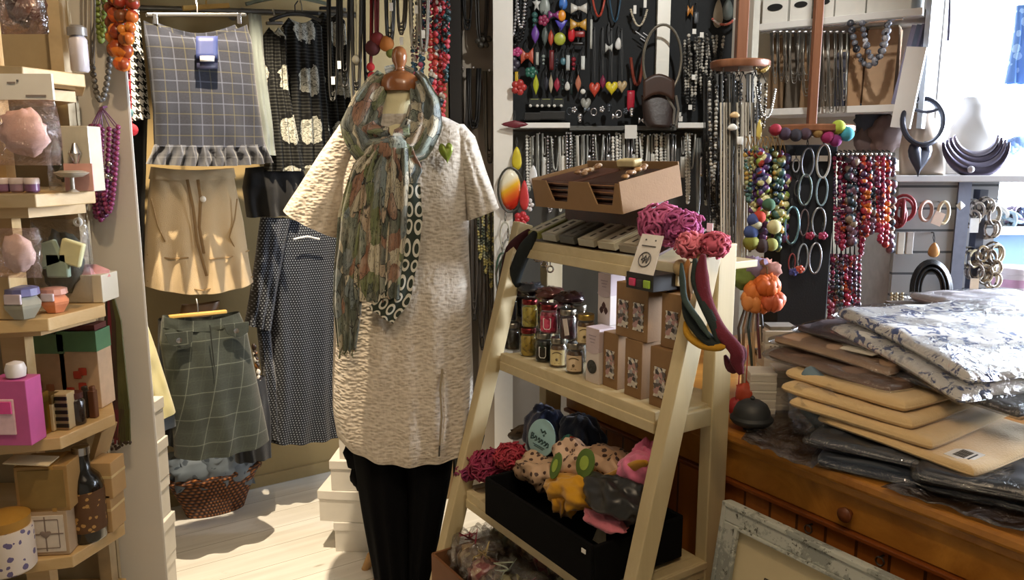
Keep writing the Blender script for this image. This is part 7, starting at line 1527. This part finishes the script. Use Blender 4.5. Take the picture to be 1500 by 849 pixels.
# brown packets on the wall under the shelf
q = SI @ atS(1290, 200, .2)
for k, (px, py, c, lb) in enumerate(((1276, 205, '#5a4a48', 'dark brown leather pouch hanging under the lower white shelf, left one'), (1298, 198, '#6b5550', 'dull brown leather pouch hanging under the lower white shelf, right one'), (1276, 176, '#39404e', 'dark slate pouch hanging under the lower white shelf'))):
    b = MB(); b.blob(atS(px, py, .16), (.06, .03, .07), 20, 12, .3, 3, k+7); single('leather_pouch', b, P(c, .6, 0, .3), lb, 'pouch', smooth=2)
# ================================================================= slatwall unit with busts
YS = 2.70; SL = m_slat()
a_, c_ = at(1318, 266, YS), at(1408, 266, YS); zt3 = a_.z
t = thing('slatwall_unit', 'grey slatted display unit behind the packed clothes', 'unit', ((a_.x+c_.x)/2, YS+.1, 0))
def bx(name, x0, x1, y0, y1, z0, z1, m, par, **k): b = MB(); b.box(((x0+x1)/2, (y0+y1)/2, (z0+z1)/2), (x1-x0, y1-y0, z1-z0)); return obj(name, b, m, par, smooth=False, **k)
bx('slat_panel', a_.x, c_.x-.01, YS, YS+.02, 0, zt3, SL, t, base=(a_.x, YS, zt3-.02-15*.075))
bx('edge_strip', c_.x-.008, c_.x+.035, YS-.005, YS+.2, 0, zt3, P('#7b8092', .5), t)
bx('carcass', a_.x, c_.x-.01, YS+.022, YS+.34, 0, zt3-.001, P('#a5a1a0', .6), t)
top = bx('top_board', a_.x-.03, c_.x+.4, YS-.03, YS+.4, zt3, zt3+.022, P('#c9c6c6', .4, 0, .04), t, bevel=.003)
d_ = at(1462, 290, YS+.12)
bx('side_slat_panel', c_.x+.04, d_.x, YS+.12, YS+.14, 0, zt3, SL, t, base=(c_.x, YS+.12, zt3-.02-15*.075))
bx('corner_post', at(1436, 290, YS+.08).x-.008, at(1436, 290, YS+.08).x+.02, YS+.07, YS+.11, 0, zt3-.03, P('#4a4c55', .5), t)
# necklace busts
def bust(name, px, pyt, pyb, Y, wpx, label, m, mat_, lean=.15):
    q = at(px, pyb, Y); tp = at(px, pyt, Y); h_ = tp.z-q.z; w2 = (at(px+wpx, pyb, Y)-q).x/2; z0 = zt3+.022
    t = thing(name, label, 'bust', (q.x, Y, z0)); h_ = tp.z-z0
    b = MB(); ol = [(-w2, 0), (w2, 0), (w2*1.02, h_*.35), (w2*.86, h_*.6), (w2*.42, h_*.82), (w2*.40, h_), (-w2*.40, h_), (-w2*.42, h_*.82), (-w2*.86, h_*.6), (-w2*1.02, h_*.35)]
    b.lens(ol, .07, Fr((q.x, Y, z0), 0, -lean) @ fx); obj('bust_body', b, mat_, t, smooth=2)
    b = MB(); b.box((q.x, Y+.05, z0+.006), (w2*1.4, .1, .012)); obj('foot', b, mat_, t, smooth=False)
    return t, q, w2, h_
YBU = 2.74
bust('necklace_bust', 1350, 150, 262, YBU, 62, 'cream necklace bust with a leaf pendant on the slatted unit', None, P('#d3c3b2', .7, 0, .04))
t = thing('pendant_necklace', 'dark grey collar necklace with leaf drop on the cream bust', 'necklace', at(1356, 245, YBU-.1)); fl2 = lambda px, py, o=.075: at(px, py, YBU-o)
b = MB(); b.tube([fl2(1352+30*math.sin(a), 178-34*math.cos(a)-0*a, .09-.05*math.cos(a)) for a in [2*PI*i/30 for i in range(30)]], .0085, 8, True); obj('collar', b, P('#3b3e4a', .3, .3), t)
b = MB(); b.tube([fl2(1340+34*i/8, 160+4*math.sin(PI*i/8), .07) for i in range(9)], .005, 8); obj('inner_collar', b, P('#4a4d5a', .3, .3), t)
q = fl2(1347, 228, .115); b = MB(); b.lens(heart(.078, .125), .018, Matrix.Translation(q) @ fx); obj('leaf_drop', b, P('#40424e', .3, .3), t, smooth=2)
bust('necklace_bust', 1428, 140, 262, YBU+.08, 84, 'white necklace bust with a layered crescent collar on the slatted unit', None, P('#e6e4e2', .6, 0, .03))
t = thing('collar_necklace', 'layered silver plum crescent collar on the white bust', 'necklace', at(1428, 250, YBU))
for k in range(4):
    b = MB(); r0 = 30+5.5*k
    b.tube([at(1430+(r0+2)*math.cos(a), 196+(r0*1.02)*math.sin(a)+3*k, YBU-.03-.004*k) for a in [PI*(.02+.96*i/24) for i in range(25)]], [.004+.0085*math.sin(PI*i/24)*(1+.3*k) for i in range(25)], 8); obj('crescent', b, metal(['#a8a4b8', '#6b6578', '#8d88a0', '#5b5566'][k], .3), t, smooth=2)
b = MB(); b.ball(at(1422, 248, YBU-.06), .012, 10, 7); obj('stone', b, P('#d9d6df', .15), t)
# items hooked on the slats
YH = YS-.03
def hooked(px, py, name, mk, m, label, cat):
    q = at(px, py, YH); t = thing(name, label, cat, q); b = MB(); mk(b, q); obj('body', b, m, t, smooth=2); b = MB(); b.tube([q, q+Vector((0, .03, .005))], .0025, 5); obj('hook', b, SILV, t)
hooked(1355, 300, 'bracelet', lambda b, q: b.torus(q-Vector((0, .01, .02)), .028, .006, 20, 7, Matrix.Rotation(.4, 4, 'Z') @ fx, 1, 1.15), P('#b58f80', .4), 'rose brown bangle on the upper slat', 'bracelet')
hooked(1381, 298, 'bracelet', lambda b, q: b.torus(q-Vector((0, .01, .03)), .018, .006, 20, 7, fx, 1, 2), P('#d6c9a9', .4), 'cream long bead loop on the upper slat', 'bracelet')
hooked(1407, 301, 'card', lambda b, q: b.box(q, (.022, .003, .022), Matrix.Rotation(.78, 4, 'Y')), WHT, 'small white diamond shaped card at the edge of the slatted unit', 'card')
q = at(1374, 320, YH-.02); b = MB(); b.box(q, (.034, .003, .045), Matrix.Rotation(.35, 4, 'Y')); single('price_tag', b, P('#dcc3b0', .6), 'pale peach price tag under the bangles', 'tag', smooth=False)
for k, (px, c) in enumerate(((1319, '#cfc9bb'), (1332, '#b5b1ab'))): b = MB(); b.box(at(px, 356, YH), (.024, .01, .075)); single('earring_card', b, P(c, .6), ('cream earring card on the left of the slats', 'grey earring card beside the cream one')[k], 'card', smooth=False, bevel=.002)
b = MB()
for k in range(8): b.torus(at(1319+R.uniform(-5, 5), 310+R.uniform(-6, 6), YH-.03), .028+.003*k % .01, .005, 18, 6, Matrix.Rotation(k*.4, 4, 'Z') @ fx, 1, 1.2)
single('coiled_necklace', b, P('#8a2f38', .5, 0, .3), 'dark red coiled bead necklace at the left top of the slats', 'necklace', smooth=2)
pend('drop', 1368, 366, 16, 22, '#b5824a', 'amber drop pendant in the middle of the slats', YH, name='earring', cat='earring')
# black necklace hank
t = thing('cord_necklace', 'large black bead hank arching over the lower slats', 'necklace', at(1365, 470, YH))
for k in range(11):
    b = MB(); o_ = k*1.6; pts = [at(1364+(30-o_*.9)*math.cos(a)*(1 if True else 0), 425-(44-o_)*math.sin(a), YH-.02-.006*(k % 4)) for a in [PI*i/18 for i in range(19)]]
    pts = [at(1334+o_*.8, 478, YH-.02)]+pts[::-1]+[at(1394-o_*.8, 478, YH-.02)]; b.tube(pts, .0042, 6); obj('strand', b, P('#17181b', .35, 0, .3), t, smooth=2)
for k in range(5):
    b = MB(); b.beads([at(1306+4*k, 430+3*(k % 2), YH-.05), at(1305+4*k, 478, YH-.05)], .0055, 2, 7, 5); single('bead_strand', b, P(['#b5aa8a', '#8a7a5a', '#c9c2a9', '#6a6250', '#a3987a'][k], .35, .3), 'brass and ivory bead strand low at the left of the slats, %s from the left' % ORD[k], 'necklace', 'brass strands left of the slats')
# bracelets on the side panel
YJ = YS+.08
BRC = [(1428, 306, '#c9c0b0'), (1440, 300, '#d8d2c4'), (1420, 320, '#a89a88'), (1450, 312, '#8f8578'), (1446, 335, '#b5a896'), (1420, 378, '#c9bb94'), (1432, 372, '#a8916a'), (1444, 378, '#8d7a62'), (1456, 370, '#c4b79c'), (1424, 395, '#7a6a58'), (1438, 398, '#b5a588'), (1452, 392, '#9a8a70'), (1428, 440, '#8d8272'), (1440, 452, '#b0a694'), (1452, 410, '#c0b298'), (1434, 460, '#7d7262')]
BRC.sort(key=lambda t_: t_[1])
for k, (px, py, c) in enumerate(BRC):
    q = at(px, py, YJ); t = thing('bracelet', 'bracelet bunch on the pegs beside the slatted unit, %s from the top' % ORD[k], 'bracelet', q, 'bracelets beside the slatted unit')
    b = MB()
    for s in range(3): b.torus(q+Vector((R.uniform(-.006, .006), -.012*s, R.uniform(-.006, .006))), .021+.003*(k % 3), .0045, 16, 6, Matrix.Rotation(R.uniform(-.6, .6), 4, 'Z') @ fx, 1, 1.25)
    obj('band', b, m_tri('bracelet_mix_%d' % (k % 4), [c, '#5a5046', '#d9d2c2'], 70, .3), t, smooth=2)
for k, (px, py, c) in enumerate(((1427, 330, '#e6e2d8'), (1427, 418, '#d9c2a4'))): b = MB(); b.box(at(px, py, YJ-.04), (.03, .004, .05)); single('earring_card', b, P(c, .6), ('white card hanging among the upper bracelets', 'peach card hanging among the lower bracelets')[k], 'card', smooth=False)
for k, py in enumerate((292, 362, 436)): b = MB(); b.tube([at(1414, py, YJ), at(1462, py, YJ)], .004, 6); single('peg_bar', b, SILV, ('top', 'middle', 'bottom')[k]+' metal bar carrying the bracelets', 'rail')
# ================================================================= at the window
wd = thing('window_counter', 'white counter with pale blue front below the window', 'counter', (2.2, 3.3, 0))
wz = at(1480, 330, 3.3).z
bx('counter_top', 1.86, 3.2, 3.2, 3.9, wz-.03, wz, P('#eceae6', .4, 0, .03), wd)
bx('front', 1.9, 3.2, 3.25, 3.27, 0, wz-.03, P('#9cc0e6', .6, 0, .06), wd)
tz = at(1480, 465, 3.05).z
tb = thing('side_table', 'low white table holding the pale tubs in front of the window counter', 'table', (2.15, 3.05, 0)); bx('table_top', 1.82, 2.9, 2.9, 3.2, tz-.03, tz, P('#e3ded8', .5), tb)
for sx in (1.86, 2.86): bx('leg', sx-.02, sx+.02, 2.95, 2.99, 0, tz-.03, P('#d5d0ca', .5), tb)
for k in range(2):
    q = at(1483, 465, 3.0); z0 = tz+k*.105; t = thing('round_tub', ('lower pale green white round tub by the window', 'upper pink banded round tub by the window')[k], 'tub', (q.x, 3.02, z0)); rr = .075
    b = MB(); b.lathe([(rr*.95, 0), (rr, .004), (rr, .08), (rr*1.03, .082), (rr*1.03, .1), (rr*.98, .104)], 30, (q.x, 3.02, z0)); obj('tub_body', b, P(('#d9e4e2', '#e9dfe6')[k], .4, 0, .04), t)
    b = MB(); b.lathe([(rr*1.006, .03), (rr*1.006, .06)], 30, (q.x, 3.02, z0)); obj('band', b, P(('#c4d6d9', '#d3a4c4')[k], .5), t)
b = MB(Fr(at(1500, 470, 2.75), -.5)); b.box((0, 0, 0), (.16, .02, .12), Matrix.Rotation(-.7, 4, 'X')); single('tablet', b, BLK, 'black slanted tablet at the right edge in front of the tubs', 'tablet', smooth=False, bevel=.004)
# trinkets on the window counter
for k, (px, py, c, lb) in enumerate(((1478, 300, '#9fb8c9', 'pale blue bracelet heap on the window counter'), (1494, 292, '#7d8fb0', 'steel blue bracelet heap on the window counter'), (1470, 318, '#e2e0dc', 'white trinket heap on the window counter'), (1492, 318, '#8a7a90', 'mauve bracelet on the window counter'))):
    b = MB(); q = at(px, py, 3.3); q.z = wz+.03
    for s in range(6): b.torus(q+Vector((R.uniform(-.03, .03), R.uniform(-.03, .03), R.uniform(-.015, .03))), .032, .008, 18, 7, Matrix.Rotation(R.uniform(0, 3), 4, 'Z') @ Matrix.Rotation(R.uniform(.3, 1.5), 4, 'X'))
    single('bracelet_heap', b, P(c, .4, 0, .2), lb, 'bracelets', smooth=2)
# hanging things in the window
q = at(1462, 208, 3.4); b = MB(); 
for s in range(4): b.blob(at(1466+9*s, 222-4*s, 3.35), (.045, .03, .03), 14, 8, .4, 3, s)
single('scarf', b, P('#6f8fc9', .6, 0, .25, 20), 'blue scarf draped behind the white bust', 'scarf', smooth=2)
b = garment_mb([(1490, 8, 1530, 8, .03), (1484, 60, 1540, 60, .04), (1472, 122, 1560, 122, .05)], lambda px, py: at(px, py, 3.75), FV, fold=.02, nf=5); single('blouse', b, m_spots('blue_patterned_cloth', '#5d86cc', '#9fc0ee', 16, .3), 'blue patterned blouse hanging in the bright window', 'blouse', smooth=2)
for k in range(7):
    px = 1354+k*5; b = MB(); b.grid(lambda u, v, px=px, k=k: at(px+2+5*u+1.5*math.sin(v*4+k), lerp(-40, 60+25*(k % 3), v), 3.2+.03*math.sin(u*3+k)), 4, 12); single('ribbon_scarf', b, P(['#8d8796', '#b5aebc', '#6b6676', '#c9c6d0'][k % 4], .6, 0, .2), 'pale grey lilac ribbon scarf hanging at the window side, %s from the left' % ORD[k], 'scarf', 'ribbon scarves at the window', smooth=2, solid=.003)
for k in range(5):
    px = 1342+k*6; b = MB(); b.tube([at(px, -30, 3.05), at(px+3*math.sin(k), 60, 3.05), at(px-4, 150+12*(k % 2), 3.05)], .004, 6); single('cord_necklace', b, P(['#8a8494', '#aaa3b0', '#5b5766', '#c3bdc6', '#77717f'][k], .5), 'lilac grey cord hanging left of the window, %s from the left' % ORD[k], 'necklace', 'cords left of the window')
b = MB(); b.blob(at(1346, 125, 2.9), (.022, .02, .05), 14, 10, .2, 3, 2); b.tube([at(1346, 112, 2.9), at(1350, -20, 2.95)], .002, 4); single('pendant', b, P('#5d6490', .5), 'dusky blue oval pendant hanging above the cream bust', 'pendant', smooth=2)
b = MB(SM); b.box((SLEN-.02, -.015, zs2+.05), (.06, .02, .26), Matrix.Rotation(.12, 4, 'Y')); single('sign_card', b, P('#f2f1ee', .4, 0, .03), 'blank white card standing at the window end of the lower shelf', 'card', smooth=False)
